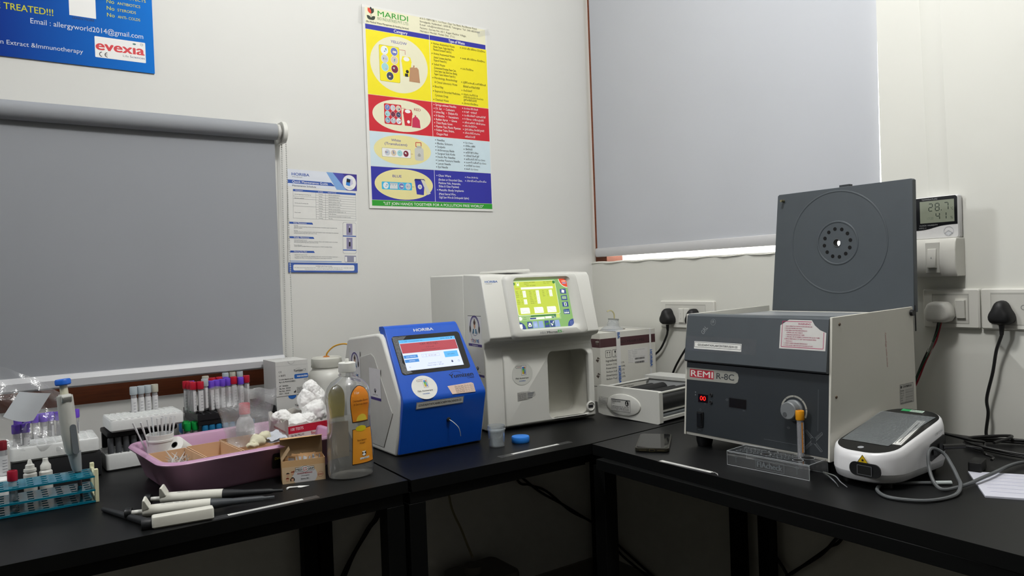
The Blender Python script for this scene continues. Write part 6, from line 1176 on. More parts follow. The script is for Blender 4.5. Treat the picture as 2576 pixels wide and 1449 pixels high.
b.ring(f, 0.0755, 0.0118, 0.0052, 0.0056, REDINK, 0.0007); b.text(f, 0.0755, 0.0105, 'STERILE', 0.0024, REDINK, 0.010, 0.02, 'C', 0.0008)
for x, y, hc, sty in ((0.0107, 0.0188, '#241a18', 0), (0.0198, 0.0208, '#8a3c1c', 1), (0.0097, 0.0088, '#8a2c1c', 2), (0.0195, 0.0086, '#2a2018', 3)):
    b.disc(f, x, y-0.001, 0.0030, M('#d8a888', 0.6), 0.0034, 0.0007, 16); HC = M(hc, 0.6); b.disc(f, x, y+0.0005, 0.0035, HC, 0.0030, 0.0009, 16, 10, 170)
    if sty == 3:
        for sg in (-1, 1): b.disc(f, x+sg*0.0034, y-0.0015, 0.0011, HC, 0.003, 0.0009, 10)
    if sty == 1: b.disc(f, x+0.0030, y+0.0025, 0.0012, HC, 0.0022, 0.0009, 10)
obj('carton', b, bb)
b = MB(); b.box(0, d_-0.0012, h_, w_, d_, h_+0.039, INS); v0 = [(0, d_-0.0012, h_+0.039), (w_, d_-0.0012, h_+0.039), (w_, d_-0.014, h_+0.0405), (0, d_-0.013, h_+0.0385)]
b.add(v0 + [(p[0], p[1], p[2]+0.0008) for p in v0], [(0, 1, 2, 3), (7, 6, 5, 4), (2, 6, 7, 3), (0, 4, 5, 1)], BXT); obj('lid', b, bb)
b = MB(); v0 = [(0, 0.002, h_), (0, d_-0.002, h_), (0.017, d_-0.006, h_+0.023), (0.017, 0.010, h_+0.021)]; b.add(v0 + [(p[0]+0.0006, p[1], p[2]-0.0006) for p in v0], [(0, 1, 2, 3), (7, 6, 5, 4), (2, 6, 7, 3), (0, 3, 7, 4)], INS); obj('side_flap', b, bb)
SC = M('#c8a074', 0.55); SCW = M('#c6c9cf', 0.5)
rnd = random.Random(4); sp = None
BBM = Matrix.Translation((-1.378, -0.598, 0.75)) @ Matrix.Rotation(rad(-13.5), 4, 'Z')
for i in range(12):
    if sp is None:
        b = MB().box(-0.0015, -0.012, 0, 0.0, 0.012, 0.046, SC); fx = Fr((-0.0016, 0.012, 0), (0, -1, 0), Z); b.quad(fx, 0.003, 0.004, 0.021, 0.042, SCW, 0.0002); b.line(fx, [(0.006, 0.01), (0.006, 0.036)], 0.0008, INK); b.line(fx, [(0.010, 0.01), (0.010, 0.036)], 0.0008, INK); b.frame(fx, 0.014, 0.016, 0.019, 0.034, 0.0006, INK)
        o = solo('bandage_sachet', b, '', 'bandage', (0, 0, 0), 0, 'bandage sachets in the tan box', ang=30); sp = o
    else: o = sp.copy(); col.objects.link(o)
    x = 0.018 + 0.0052*i; p = BBM @ Vector((x, 0.016 + 0.006*rnd.random(), 0.0045 + 0.004*rnd.random()))
    o.location = p; o.rotation_euler = (rad(-14 + 30*rnd.random()), rad(5 + 14*rnd.random()), rad(-13.5 + (70 if i % 3 else 40) + 25*rnd.random()))
    o['label'] = 'small bandage sachet standing in the open tan bandage box'
# spatula
b = MB(); b.tube([(-0.021, -0.001, 0.0022), (-0.016, 0.0020, 0.0030), (-0.008, 0.0018, 0.0026), (0.001, 0.0005, 0.0024)], lambda u: 0.0022 - 0.0008*u, WHT, n=8)
b.add([(0.0, 0.0035, 0.0015), (0.0, -0.003, 0.0015), (0.006, -0.0045, 0.001), (0.023, 0.001, 0.001), (0.003, 0.0055, 0.003), (0.0, 0.0035, 0.003), (0.0, -0.003, 0.0028), (0.006, -0.0045, 0.002), (0.023, 0.001, 0.0016)], [(5, 6, 7, 8), (0, 3, 2, 1), (1, 2, 7, 6), (2, 3, 8, 7), (3, 0, 5, 8), (5, 8, 4)], WHT)
solo('plastic_spatula', b, 'tiny white plastic spatula on the bench in front of the bandage box', 'spatula', (-1.3635, -0.6455, 0.75), -8)
# ---------------------------------------------------------------- cup and lid on the corner bench
cu = thing('specimen_cup', 'small translucent cup of water in front of the white analyser', 'cup', (-0.868, -0.620, 0.75))
CC = clear('#ccd4d8', 0.30, 0.1, 0.6)
obj('cup', MB().lathe([(0, 0), (0.0175, 0), (0.0185, 0.001), (0.0205, 0.040), (0.0225, 0.0405), (0.0225, 0.043), (0.0210, 0.044), (0.0210, 0.051), (0.0198, 0.051), (0.0190, 0.040), (0.0172, 0.003), (0, 0.0025)], CC, n=36), cu)
obj('water', MB().lathe([(0, 0.003), (0.0168, 0.003), (0.0186, 0.037), (0, 0.037)], clear('#a8b8c0', 0.4, 0.05, 0.3), n=32), cu)
solo('screw_lid', MB().lathe([(0, 0), (0.0215, 0), (0.0222, 0.001), (0.0222, 0.0125), (0.021, 0.0145), (0.0190, 0.0148), (0, 0.0142)], M('#2a7cd8', 0.42, noise=0.03), n=48), 'blue screw lid lying beside the specimen cup', 'lid', (-0.800, -0.623, 0.75))
# ---------------------------------------------------------------- wall fittings on the right wall
SWH = M('#d8d7d0', 0.35, noise=0.02)
def wall_thing(name, label, cat, y, z, group=None):
    return thing(name, label, cat, (0, y, z), 0, group)
fw = lambda x: Fr((x, 0, 0), (0, -1, 0), Z)
def rloft(b, x0, y0, x1, y1, r, h0, h1, m, e=0.0015):
    """rounded plate on the right wall, standing h0..h1 out of it"""
    F = Fr((0, 0, 0), (0, -1, 0), Z)
    b.loft([[F.P(x, y, h0) for x, y in rrect(x0, y0, x1, y1, r)], [F.P(x, y, h1-e) for x, y in rrect(x0, y0, x1, y1, r)], [F.P(x, y, h1) for x, y in rrect(x0+e, y0+e, x1-e, y1-e, max(r-e, 0.0003))]], m)
def plug(parent, cx, cy, m, base=0.012, adapter=False):
    F = Fr((0, 0, 0), (0, -1, 0), Z)
    def ov(w, h, r, d, dy=0): return [F.P(x, y, d) for x, y in rrect(cx-w/2, cy-h/2+dy, cx+w/2, cy+h/2+dy, r, 6)]
    def tri(s, d): # rounded triangular face of a three-pin plug
        pts = []
        for k in range(28):
            a = 2*math.pi*k/28; r = 0.0235*(1 + 0.16*math.cos(3*(a - math.pi/2)))*s
            pts.append(F.P(cx + r*math.cos(a)*0.98, cy + r*math.sin(a)*1.12, d))
        return pts
    return [tri(0.98, base), tri(1.0, base+0.012), tri(0.97, base+0.022), tri(0.82, base+0.030), tri(0.5, base+0.033)]
def cable(parent, name, pts, r, m, n=8): return obj(name, MB().tube(pts, r, m, n=n), parent)
# socket by the cartons
s1 = wall_thing('wall_socket', 'white double socket plate on the wall behind the centrifuge', 'socket', -0.35, 0.97)
b = MB(); rloft(b, -0.002, -0.001, 0.225, 0.0885, 0.004, 0, 0.010, SWH, 0.003); obj('plate', b, s1)
b = MB(); F = fw(-0.0102); b.quad(F, 0.022, 0.012, 0.192, 0.077, M('#b6b5ae', 0.4), 0); b.quad(F, 0.0235, 0.0135, 0.1905, 0.0735, M('#d2d1ca', 0.35), 0.0008); obj('module', b, s1)
for x in (0.0815, 0.1045): b = MB(); rloft(b, x, 0.017, x+0.0205, 0.0635, 0.001, 0.010, 0.015, SWH); F = fw(-0.0152); b.ring(F, x+0.010, 0.030, 0.0012, 0.0017, GREY, 0.0004, 10); b.line(F, [(x+0.0085, 0.045), (x+0.010, 0.048), (x+0.0115, 0.045)], 0.0005, GREY); obj('rocker', b, s1, bevel=0.001)
p1 = thing('power_lead', 'black plug and cord in the socket behind the reagent cartons', 'power lead', (0, -0.35, 0.97))
obj('plug', MB().loft(plug(None, 0.0435, 0.034, PLUGB, 0.0125), PLUGB), p1, ang=70)
obj('strain_relief', MB().tube([(-0.024, -0.042, 0.010), (-0.024, -0.0415, 0.0), (-0.023, -0.041, -0.010)], lambda u: 0.0055-0.0015*u, PLUGB), p1, ang=70)
cable(p1, 'cord', [(-0.024, -0.0415, 0.002), (-0.023, -0.040, -0.012), (-0.020, -0.031, -0.030), (-0.016, -0.002, -0.070), (-0.014, 0.03, -0.095), (-0.014, 0.08, -0.128), (-0.015, 0.12, -0.17), (-0.014, 0.14, -0.216)], 0.0036, CORD)
p2 = thing('power_lead', 'black plug and cord in the socket half hidden by the centrifuge top', 'power lead', (0, -0.35, 0.97))
obj('plug', MB().loft(plug(None, 0.153, 0.034, PLUGB, 0.0125), PLUGB), p2, ang=70)
cable(p2, 'cord', [(-0.024, -0.151, 0.008), (-0.022, -0.148, -0.015), (-0.020, -0.118, -0.06), (-0.016, -0.083, -0.101), (-0.014, -0.0557, -0.139), (-0.014, -0.03, -0.19), (-0.016, -0.02, -0.214)], 0.0036, CORD)
# switch box and thermometer
sb = wall_thing('switch_box', 'white surface switch box below the thermometer on the right wall', 'switch', -1.19, 1.12)
b = MB(); F = Fr((0, 0, 0), (0, -1, 0), Z)
ring = lambda d, g: [F.P(x, y, d) for x, y in rrect(0.0005+g, 0.0005+g, 0.1115-g, 0.0885-g, 0.003)]
pr = [(0.0, 0.0), (-0.040, 0.0), (-0.046, 0.010), (-0.049, 0.03), (-0.049, 0.06), (-0.046, 0.079), (-0.040, 0.0885), (0.0, 0.0885)]
b.prism(pr, 'y', -0.1115, 0.0, SWH); obj('box', b, sb, bevel=0.002, seg=3)
b = MB(); b.loft([[F.P(x, y, d) for x, y in rrect(0.046, 0.008, 0.0775, 0.0805, 0.002)] for d in (0.040, 0.050)], M('#cccbc4', 0.35)); fr_ = obj('frame', b, sb, bevel=0.0015)
b = MB(); b.loft([[F.P(0.0525, 0.020, 0.049), F.P(0.0715, 0.020, 0.049), F.P(0.0715, 0.065, 0.049), F.P(0.0525, 0.065, 0.049)], [F.P(0.0525, 0.021, 0.0585), F.P(0.0715, 0.021, 0.0585), F.P(0.0715, 0.065, 0.0525), F.P(0.0525, 0.065, 0.0525)]], SWH)
FF = Fr(F.P(0, 0.044, 0.0556), (0, -1, 0), Z); b.poly(FF, [(0.0605, -0.002), (0.0635, -0.002), (0.062, 0.003)], GREY, 0.001); obj('bell_push', b, sb, bevel=0.0008)
th = wall_thing('thermometer', 'white digital thermo-hygrometer with a black face standing on the switch box', 'thermometer', -1.19, 1.2085)
b = MB(); b.loft([[F.P(x, y, d) for x, y in rrect(0.0105+g, 0.0+g, 0.1095-g, 0.1005-g, 0.005)] for d, g in ((0.005, 0), (0.019, 0), (0.022, 0.002))], M('#dcdcdc', 0.35)); obj('case', b, th)
FT = Fr(F.P(0, 0, 0.022), (0, -1, 0), Z)
b = MB(); wave = [(0.012+0.095*i/16, 0.0215 + 0.0105*(1/(1+math.exp(-(i/16-0.45)*9)))) for i in range(17)]
b.poly(FT, wave + [(0.1075, 0.0945), (0.1035, 0.0985), (0.0155, 0.0985), (0.0125, 0.0955)], M('#121316', 0.3), 0.0006)
b.text(FT, 0.028, 0.0925, 'TEMPERATURE', 0.0034, M('#9a9c9c'), 0.036, 0.01, 'L', 0.0009); b.text(FT, 0.0215, 0.0315, 'CLOCK / HUMIDITY', 0.0030, M('#9a9c9c'), 0.042, 0.02, 'L', 0.0009); b.text(FT, 0.0210, 0.0255, 'HTC-1', 0.0030, M('#9a9c9c'), 0.0155, 0.02, 'L', 0.0009); obj('face', b, th)
b = MB(); b.quad(FT, 0.0235, 0.0385, 0.1005, 0.0905, M('#868c7c', 0.25, noise=0.02), 0.0009); LCD = M('#3c443c', 0.4)
SEG = {'0': 'abcdef', '1': 'bc', '2': 'abged', '4': 'fgbc', '7': 'abc', '8': 'abcdefg'}
def seg(ch, x, y, w, h):
    t = 0.0021
    S_ = {'a': ((x, y+h), (x+w, y+h)), 'g': ((x, y+h/2), (x+w, y+h/2)), 'd': ((x, y), (x+w, y)), 'f': ((x, y+h/2), (x, y+h)), 'b': ((x+w, y+h/2), (x+w, y+h)), 'e': ((x, y), (x, y+h/2)), 'c': ((x+w, y), (x+w, y+h/2))}
    for s in SEG[ch]:
        (xa, ya), (xb, yb) = S_[s]; dx, dy = (xb-xa)*0.1, (yb-ya)*0.1; b.line(FT, [(xa+dx, ya+dy), (xb-dx, yb-dy)], t, LCD, 0.0011)
seg('2', 0.0440, 0.0665, 0.0085, 0.0170); seg('8', 0.0590, 0.0665, 0.0085, 0.0170); seg('7', 0.0790, 0.0665, 0.0085, 0.0170); b.quad(FT, 0.0712, 0.066, 0.0733, 0.068, LCD, 0.0011); b.text(FT, 0.0925, 0.066, '\u00b0C', 0.006, LCD, 0.006, 0, 'L', 0.0011)
seg('4', 0.0600, 0.0455, 0.0080, 0.0155); seg('1', 0.0740, 0.0455, 0.0085, 0.0155); b.text(FT, 0.092, 0.045, '%', 0.006, LCD, None, 0, 'L', 0.0011); b.text(FT, 0.040, 0.046, '17:20', 0.006, M('#667062', 0.4), 0.014, 0, 'L', 0.0011); obj('display', b, th)
b = MB(); b.ring(FT, 0.087, 0.0165, 0.0100, 0.0112, M('#c2c4c8', 0.3), 0.0012, 28); b.poly(FT, [(0.079, 0.012), (0.087, 0.006), (0.095, 0.012), (0.087, 0.0165)], M('#d0d2d6', 0.3), 0.0015); b.line(FT, [(0.078, 0.0115), (0.087, 0.018), (0.096, 0.0115)], 0.0012, M('#a8aaae', 0.3), 0.0018); obj('button', b, th)
# socket plates at far right
def plate(label, x0, x1, group=None):
    t = thing('wall_socket', label, 'socket', (0, -1.20, 1.0)); b = MB(); rloft(b, x0, -0.002, x1, 0.090, 0.005, 0, 0.011, SWH, 0.003); obj('plate', b, t)
    return t
s2 = plate('white wall plate with a rocker switch and a white plug, left of the far-right pair', 0.0085, 0.1335)
F = fw(-0.0112); b = MB(); b.quad(F, 0.030, 0.0085, 0.1115, 0.0785, M('#b0afa8', 0.4), 0.0); b.quad(F, 0.0315, 0.010, 0.1095, 0.0745, M('#c4c3bc', 0.35), 0.0007); obj('module', b, s2)
b = MB(); b.quad(F, 0.082, 0.0185, 0.108, 0.069, M('#d6d5ce', 0.35), 0.0010); b.loft([[(-0.011, -0.0855, 0.0215), (-0.011, -0.1050, 0.0215), (-0.011, -0.1050, 0.0645), (-0.011, -0.0855, 0.0645)], [(-0.016, -0.0855, 0.0215), (-0.016, -0.1050, 0.0215), (-0.0225, -0.1050, 0.0645), (-0.0225, -0.0855, 0.0645)]], SWH); obj('rocker', b, s2, bevel=0.001)
s3 = plate('white wall plate at the right edge holding a black plug', 0.1360, 0.2700); b = MB(); b.quad(F, 0.1565, 0.0085, 0.2500, 0.0805, M('#b0afa8', 0.4), 0.0); b.quad(F, 0.158, 0.010, 0.2485, 0.0765, M('#c9c8c1', 0.35), 0.0007); b.ring(F, 0.2220, 0.048, 0.004, 0.006, M('#8a8a86'), 0.0010, 18); obj('module', b, s3)
ad = thing('power_lead', 'bulky white plug with twisted red and black wires on the right wall', 'power lead', (0, -1.20, 1.0))
FA = Fr((0, 0, 0), (0, -1, 0), Z); wp = M('#d4d3cc', 0.4)
def octo(s, d, k=1.0): return [FA.P(0.0545+x*s, 0.0365+y*s*k, d) for x, y in ((-0.030, -0.012), (-0.024, -0.022), (0.010, -0.0245), (0.024, -0.021), (0.031, -0.010), (0.028, 0.012), (0.018, 0.0235), (-0.010, 0.025), (-0.022, 0.021), (-0.029, 0.006))]
obj('plug', MB().loft([octo(0.92, 0.0125), octo(1.0, 0.020), octo(1.0, 0.034), octo(0.93, 0.044), octo(0.75, 0.049)], wp), ad, bevel=0.003, seg=2, ang=60)
wires = [[(0.0549, 0.012), (0.0490, -0.010), (0.0398, -0.0336), (0.027, -0.062), (0.0140, -0.0881), (-0.002, -0.125), (-0.0171, -0.1616), (-0.040, -0.205)]]
for dx, m, nm in ((-0.0028, M('#151514', 0.5), 'black_wire'), (0.0010, M('#15422c', 0.5), 'green_wire'), (0.0040, M('#8c1026', 0.5), 'red_wire')):
    obj(nm, MB().tube([(-0.030 - 0.001*(nm == 'green_wire'), -(x + dx + 0.0012*math.sin(i*2.2 + dx*900)), y) for i, (x, y) in enumerate(wires[0])], 0.0021, m, n=7), ad)
obj('tape_wrap', MB().tube([(-0.030, -0.0395, -0.034), (-0.030, -0.034, -0.048), (-0.030, -0.029, -0.060)], 0.0050, clear('#b8b8a8', 0.3, 0.15), n=10), ad)
bp = thing('power_lead', 'black plug whose cord hangs from the far-right wall plate down to the bench', 'power lead', (0, -1.20, 1.0))
obj('plug', MB().loft(plug(None, 0.1835, 0.0335, PLUGB, 0.0135), PLUGB), bp, ang=70)
obj('strain_relief', MB().tube([(-0.026, -0.1835, 0.010), (-0.026, -0.1835, 0.0), (-0.026, -0.183, -0.012)], lambda u: 0.006-0.0018*u, PLUGB), bp)
cable(bp, 'cord', [(-0.026, -0.1835, 0.004), (-0.026, -0.1830, -0.012), (-0.024, -0.1711+0.0, -0.047), (-0.023, -0.162, -0.0974), (-0.022, -0.148, -0.1566), (-0.022, -0.150, -0.19), (-0.023, -0.145, -0.235), (-0.024, -0.150, -0.246)], 0.0036, CORD)
# ---------------------------------------------------------------- white reader with black glass top
yaw = 1.5
fi = thing('immunoassay_reader', 'white rounded reader with a black sloping glass top beside the centrifuge', 'analyser', (-0.578, -1.357, 0.75), yaw)
RW = M('#dcdcde', 0.3, noise=0.015, spec=0.5); L_, Wd_ = 0.250, 0.132
def slab(g, r, zf, n=8): return [(x, y, zf(x)) for x, y in rrect(g, -hw+g, L_-g, hw-g, r-g, n)]
zt = lambda x: 0.063 + 0.19*min(max(0.0, x), 0.26)
hw = Wd_/2
b = MB(); b.loft([slab(0.012, 0.058, lambda x: 0.010), slab(0.004, 0.058, lambda x: 0.014), slab(0.0005, 0.058, lambda x: 0.0265), slab(0.0015, 0.058, lambda x: 0.027), slab(0.0015, 0.058, lambda x: 0.0275), slab(0.0, 0.058, lambda x: 0.028),
    slab(0.001, 0.058, lambda x: zt(x)-0.014), slab(0.004, 0.056, lambda x: zt(x)-0.004), slab(0.009, 0.054, zt)], RW); obj('housing', b, fi, ang=50)
for x, y in ((0.04, -0.035), (0.04, 0.035), (0.21, -0.035), (0.21, 0.035)): obj('foot', MB().lathe([(0, 0), (0.010, 0), (0.010, 0.0105), (0, 0.0105)], BLACK, c=(x, y, 0), n=16), fi)
FG = Fr((0, -hw, zt(0)), (1, 0, 0.19), Y)
b = MB(); b.poly(FG, rrect(0.0095, 0.0095, L_*1.017-0.0095, Wd_-0.0095, 0.045, 8), M('#111214', 0.15), 0.0006); b.disc(FG, 0.028, 0.070, 0.0055, M('#8a8c90', 0.3), None, 0.0009, 20)
b.quad(FG, 0.230, 0.050, 0.241, 0.092, M('#bcd4c4', 0.4), 0.0010); b.quad(FG, 0.230, 0.075, 0.241, 0.092, M('#2f9a5a', 0.4), 0.0012); b.text(FG, 0.233, 0.073, 'FIAcheck', 0.0045, INK, 0.022, 0.01, 'L', 0.0014, -90); obj('glass_top', b, fi)
b = MB(); b.grid(lambda u, v: FG.P(0.050 + 0.165*u, 0.030 + 0.088*v - 0.012*u*(1-v) + 0.006*v*u, 0.0010 + 0.0006*(1+wob(u, v, 1.0))*0.3), 14, 10, clear('#8f979b', 0.42, 0.2, 0.45, bump=0.5, scale=22)); obj('protective_film', b, fi)
b = MB(); FS2 = Fr(FG.P(0.064, 0.013, 0), (FG.u + FG.v*0.10).normalized(), (FG.v - FG.u*0.10).normalized()); b.quad(FS2, -0.002, -0.001, 0.132, 0.018, clear('#c0c0c0', 0.2, 0.2), 0.0009); b.quad(FS2, 0.0, 0.001, 0.126, 0.0155, PAPER, 0.0014); b.frame(FS2, 0.004, 0.0035, 0.122, 0.0130, 0.0007, INK, 0.0018); b.text(FS2, 0.063, 0.0062, 'GOUDAENT/KP/LAB/IMMUNO MACHINE/01/25', 0.0038, INK, 0.106, 0.008, 'C', 0.0019); obj('name_strip', b, fi)
FFr = Fr((0, 0, 0), (0, -1, 0), Z)
b = MB(); b.loft([[FFr.P(x, y, d) for x, y in rrect(-0.011, 0.0235, 0.046, 0.0480, 0.011, 6)] for d in (-0.002, 0.0010)], M('#17181a', 0.3)); b.quad(FFr, 0.006, 0.028, 0.030, 0.0425, M('#060606', 0.6), 0.0032); b.frame(FFr, 0.005, 0.027, 0.031, 0.0435, 0.0009, M('#6a6c70'), 0.0034); obj('cassette_slot', b, fi)
for q in b.v: pass
b = MB(); b.poly(FFr, [(0.0045, 0.0480), (0.0235, 0.0480), (0.0140, 0.0620)], M('#d8b400', 0.45), 0.0010); b.line(FFr, [(0.0045, 0.0480), (0.0235, 0.0480), (0.0140, 0.0620), (0.0045, 0.0480)], 0.0008, INK, 0.0014); b.disc(FFr, 0.0140, 0.0523, 0.0019, INK, None, 0.0014, 12)
for a in range(0, 360, 45): b.line(FFr, [(0.0140, 0.0523), (0.0140+0.0038*math.cos(rad(a)), 0.0523+0.0038*math.sin(rad(a)))], 0.0004, INK, 0.0014)
obj('laser_sticker', b, fi)
FR_ = Fr((0, -hw, 0), X, Z); b = MB(); b.loft([[FR_.P(x, y + (x-0.15)*0.20, d) for x, y in rrect(0.140, 0.034, 0.206, 0.066, 0.008, 5)] for d in (-0.006, 0.0006)], M('#141517', 0.35)); b.quad(FR_, 0.150, 0.044, 0.164, 0.057, M('#2a2c30'), 0.0032); b.quad(FR_, 0.174, 0.048, 0.188, 0.061, M('#2a2c30'), 0.0032); b.text(FR_, 0.165, 0.078, 'USB COM', 0.004, GREY, 0.03, 0, 'L', 0.0006, 8); obj('port_panel', b, fi)
# ---------------------------------------------------------------- acrylic stand and gold tube, tweezers
AC = clear('#8a9094', 0.05, 0.04, 0.6); AE = M('#b4b9bb', 0.3)
ar = thing('acrylic_rack', 'clear acrylic sample rack with frosted lettering in front of the centrifuge', 'tube rack', (-0.6125, -1.0975, 0.75), -90 + 4.5)
LW_, DW_, HW_ = 0.180, 0.070, 0.029   # local x along the front, y towards the back
b = MB(); b.box(0, 0, 0, LW_, 0.003, HW_, AC).box(0, DW_-0.003, 0, LW_, DW_, HW_, AC).box(0, 0.003, HW_-0.003, LW_, DW_-0.003, HW_, AC); obj('stand', b, ar)
b = MB(); E1 = lambda *p: b.tube(list(p), 0.0005, AE, n=5, k=1)
for y in (0, DW_):
    E1((0, y, 0), (LW_, y, 0)); E1((0, y, HW_), (LW_, y, HW_)); E1((0, y, 0), (0, y, HW_)); E1((LW_, y, 0), (LW_, y, HW_))
for x in (0, LW_): E1((x, 0, HW_), (x, DW_, HW_))
E1((0.0, 0.003, HW_-0.003), (LW_, 0.003, HW_-0.003))
FT2 = Fr((0, 0, HW_), X, Y); FRO = M('#6f7578', 0.5)
for gx in (0.030, 0.098):
    for i in range(4):
        for j in range(3): b.ring(FT2, gx - 0.012 + i*0.0125, 0.014 + j*0.0150 + (0.004 if i % 2 else 0), 0.0042, 0.0052, FRO, 0.0005, 18)
DKH = M('#08090a', 0.6)
for x, y, r in ((0.075, 0.024, 0.0095), (0.076, 0.050, 0.0085), (0.150, 0.050, 0.0125), (0.145, 0.022, 0.0095)): b.ring(FT2, x, y, r, r+0.0009, AE, 0.0005, 24); b.disc(FT2, x, y, r, DKH, None, 0.0003, 24)
FA2 = Fr((0, 0, 0), X, Z); b.frame(FA2, 0.0665, 0.004, 0.128, 0.0225, 0.0008, FRO, 0.0005); b.text(FA2, 0.0700, 0.0075, 'FIAcheck', 0.0110, FRO, 0.054, 0.05, 'L', 0.0006)
for x, fr2 in ((0.021, FA2), (0.155, FA2)): b.ring(fr2, x, 0.019, 0.0028, 0.0036, FRO, 0.0005, 14, 0, 180); b.line(fr2, [(x, 0.019), (x, 0.007)], 0.0008, FRO, 0.0005); b.line(fr2, [(x-0.0035, 0.0185), (x+0.0035, 0.0185)], 0.0007, FRO, 0.0005)
obj('engraving', b, ar)
gt_ = thing('blood_tube', 'gold-capped tube with an orange striped label standing in the acrylic rack', 'blood tube', (-0.549, -1.2275, 0.7535))
tube_mesh_parts(gt_, M('#dc9414', 0.4), h=0.113, r=0.0067, lz=(0.034, 0.094), la=-128, lw=70, stripe=M('#d8861c', 0.5))
tw = MB()
for s, (a, c_, e, g) in enumerate((((-0.036, 0.016, 0.011), (-0.010, 0.004, 0.010), (0.008, -0.001, 0.004), (0.022, -0.011, 0.0015)), ((-0.036, 0.016, 0.012), (-0.004, 0.010, 0.013), (0.014, 0.004, 0.007), (0.033, -0.001, 0.0025)))):
    tw.tube([a, c_, e, g], lambda u: 0.0016 - 0.0009*u, STEEL, n=6)
solo('tweezers', tw, 'slim steel tweezers sticking out from under the acrylic rack', 'tweezers', (-0.588, -1.318, 0.75), -100)
# ---------------------------------------------------------------- phone, cables, paper
ph_ = thing('mobile_phone', 'black mobile phone in a dark case lying on the right bench', 'phone', (-0.590, -0.868, 0.75), -36 + 90 - 36)
ph_.rotation_euler = (0, 0, math.atan2(0.114, 0.134))
b = MB().rbox(-0.078, -0.038, 0, 0.078, 0.038, 0.0095, 0.011, M('#2a2820', 0.3, metal=0.3), 0.002); obj('case', b, ph_)
b = MB(); FP = Fr((0, 0, 0.0095), X, Y); b.poly(FP, rrect(-0.074, -0.0345, 0.074, 0.0345, 0.009, 6), M('#07080a', 0.06, spec=0.6, noise=0), 0.0004); obj('screen', b, ph_)
b = MB(); FS_ = Fr((-0.0781, 0.0, 0.0), (0, -1, 0), Z); b.quad(FS_, -0.005, 0.003, 0.005, 0.0065, M('#0a0a0a'), 0.0004); b.frame(FS_, -0.0055, 0.0025, 0.0055, 0.007, 0.0006, M('#7a7048', 0.3, metal=0.6), 0.0006)
for x in (-0.020, 0.020): b.quad(FS_, x-0.008, 0.0035, x+0.008, 0.006, M('#5a5340', 0.3, metal=0.6), 0.0004)
obj('port', b, ph_)
z0 = 0.7535
gc = [(-0.4657, -1.4367, z0), (-0.4983, -1.4069, z0), (-0.531, -1.384, z0), (-0.5771, -1.3959, z0), (-0.6025, -1.4327, z0), (-0.5768, -1.4796, z0), (-0.5152, -1.496, z0), (-0.468, -1.486, z0+0.006), (-0.447, -1.472, z0+0.015), (-0.432, -1.456, z0+0.030), (-0.425, -1.440, z0+0.047), (-0.438, -1.427, z0+0.057), (-0.458, -1.428, z0+0.052), (-0.470, -1.434, z0+0.030), (-0.484, -1.448, z0+0.009), (-0.492, -1.468, z0), (-0.4486, -1.4862, z0+0.004), (-0.3674, -1.4917, z0+0.008), (-0.2124, -1.4893, z0+0.004), (-0.17, -1.56, z0), (-0.16, -1.64, z0)]
b = MB().tube(gc, 0.0032, M('#55585a', 0.5), n=8); cb = solo('data_cable', b, 'grey cable looping on the bench in front of the white reader', 'cable')
b = MB(); b.tube([(-0.4657, -1.4367, z0), (-0.452, -1.448, z0), (-0.440, -1.458, z0)], 0.0040, M('#c0c8c8', 0.4), n=8); b2 = obj('ferrule', b, cb)
def coil():
    p = [(-0.335, -1.330, 0.815), (-0.29, -1.335, 0.808), (-0.235, -1.345, 0.797), (-0.17, -1.376, 0.776), (-0.13, -1.385, 0.766)]
    cx, cy = -0.095, -1.462
    for k in range(34):
        a = rad(140 - k*36); r = 0.078 + 0.007*math.sin(k*1.9); p.append((cx + r*0.95*math.cos(a), cy + r*math.sin(a)*1.5, 0.7545 + 0.0035*(k // 10) + 0.002*math.sin(k)))
    p.append((-0.12, -1.40, 0.766)); return p
solo('black_cable', MB().tube(coil(), 0.0032, CORD, n=7, k=6), 'coil of black cable lying on the bench by the right wall', 'cable')
pw = thing('power_lead', 'black lead plugged into the side of the white reader and trailing to an adapter', 'cable', (-0.30, -1.42, 0.75))
M4 = Matrix.Translation((-0.578, -1.357, 0.75)) @ Matrix.Rotation(rad(yaw), 4, 'Z'); s_ = M4 @ Vector((0.190, -hw - 0.001, 0.054))
rl_ = lambda p: tuple(Vector(p) - Vector((-0.30, -1.42, 0.75)))
e_ = M4 @ Vector((0.232, -hw - 0.022, 0.052))
obj('lead_plug', MB().tube([rl_(s_), rl_((s_+e_)/2), rl_(e_)], 0.0050, CORD, n=10), pw)
obj('lead', MB().tube([rl_(e_), rl_(e_ + Vector((0.015, -0.022, -0.004))), rl_((-0.248, -1.432, 0.771)), rl_((-0.250, -1.450, 0.766)), rl_((-0.268, -1.455, 0.765))], 0.0026, CORD, n=8), pw)
b = MB(); b.rbox(-0.030, -0.011, 0, 0.022, 0.011, 0.020, 0.004, M('#0e0f10', 0.5), 0.002); b.rbox(0.022, -0.007, 0.004, 0.030, 0.007, 0.014, 0.002, M('#0e0f10', 0.5), 0.001)
ada = obj('adapter', b, pw); ada.location = rl_((-0.306, -1.446, 0.7505)); ada.rotation_euler = (0, 0, rad(12))
b = MB(); f = Fr((0, 0, 0.003), X, Y); b.box(0, 0, 0, 0.20, 0.165, 0.003, M('#cfd0dc', 0.6, noise=0.04))
BP = M('#7a84b8', 0.6)
rnd = random.Random(8)
for i in range(6):
    y = 0.15 - i*0.024; p = [(0.012 + 0.008*k, y + 0.004*(rnd.random()-0.5)) for k in range(int(8 + rnd.random()*14))]; b.line(f, p, 0.0006, BP, 0.0004)
solo('note_paper', b, 'sheet of paper with blue handwriting at the right edge of the bench', 'paper', (-0.478, -1.530, 0.75), -61)
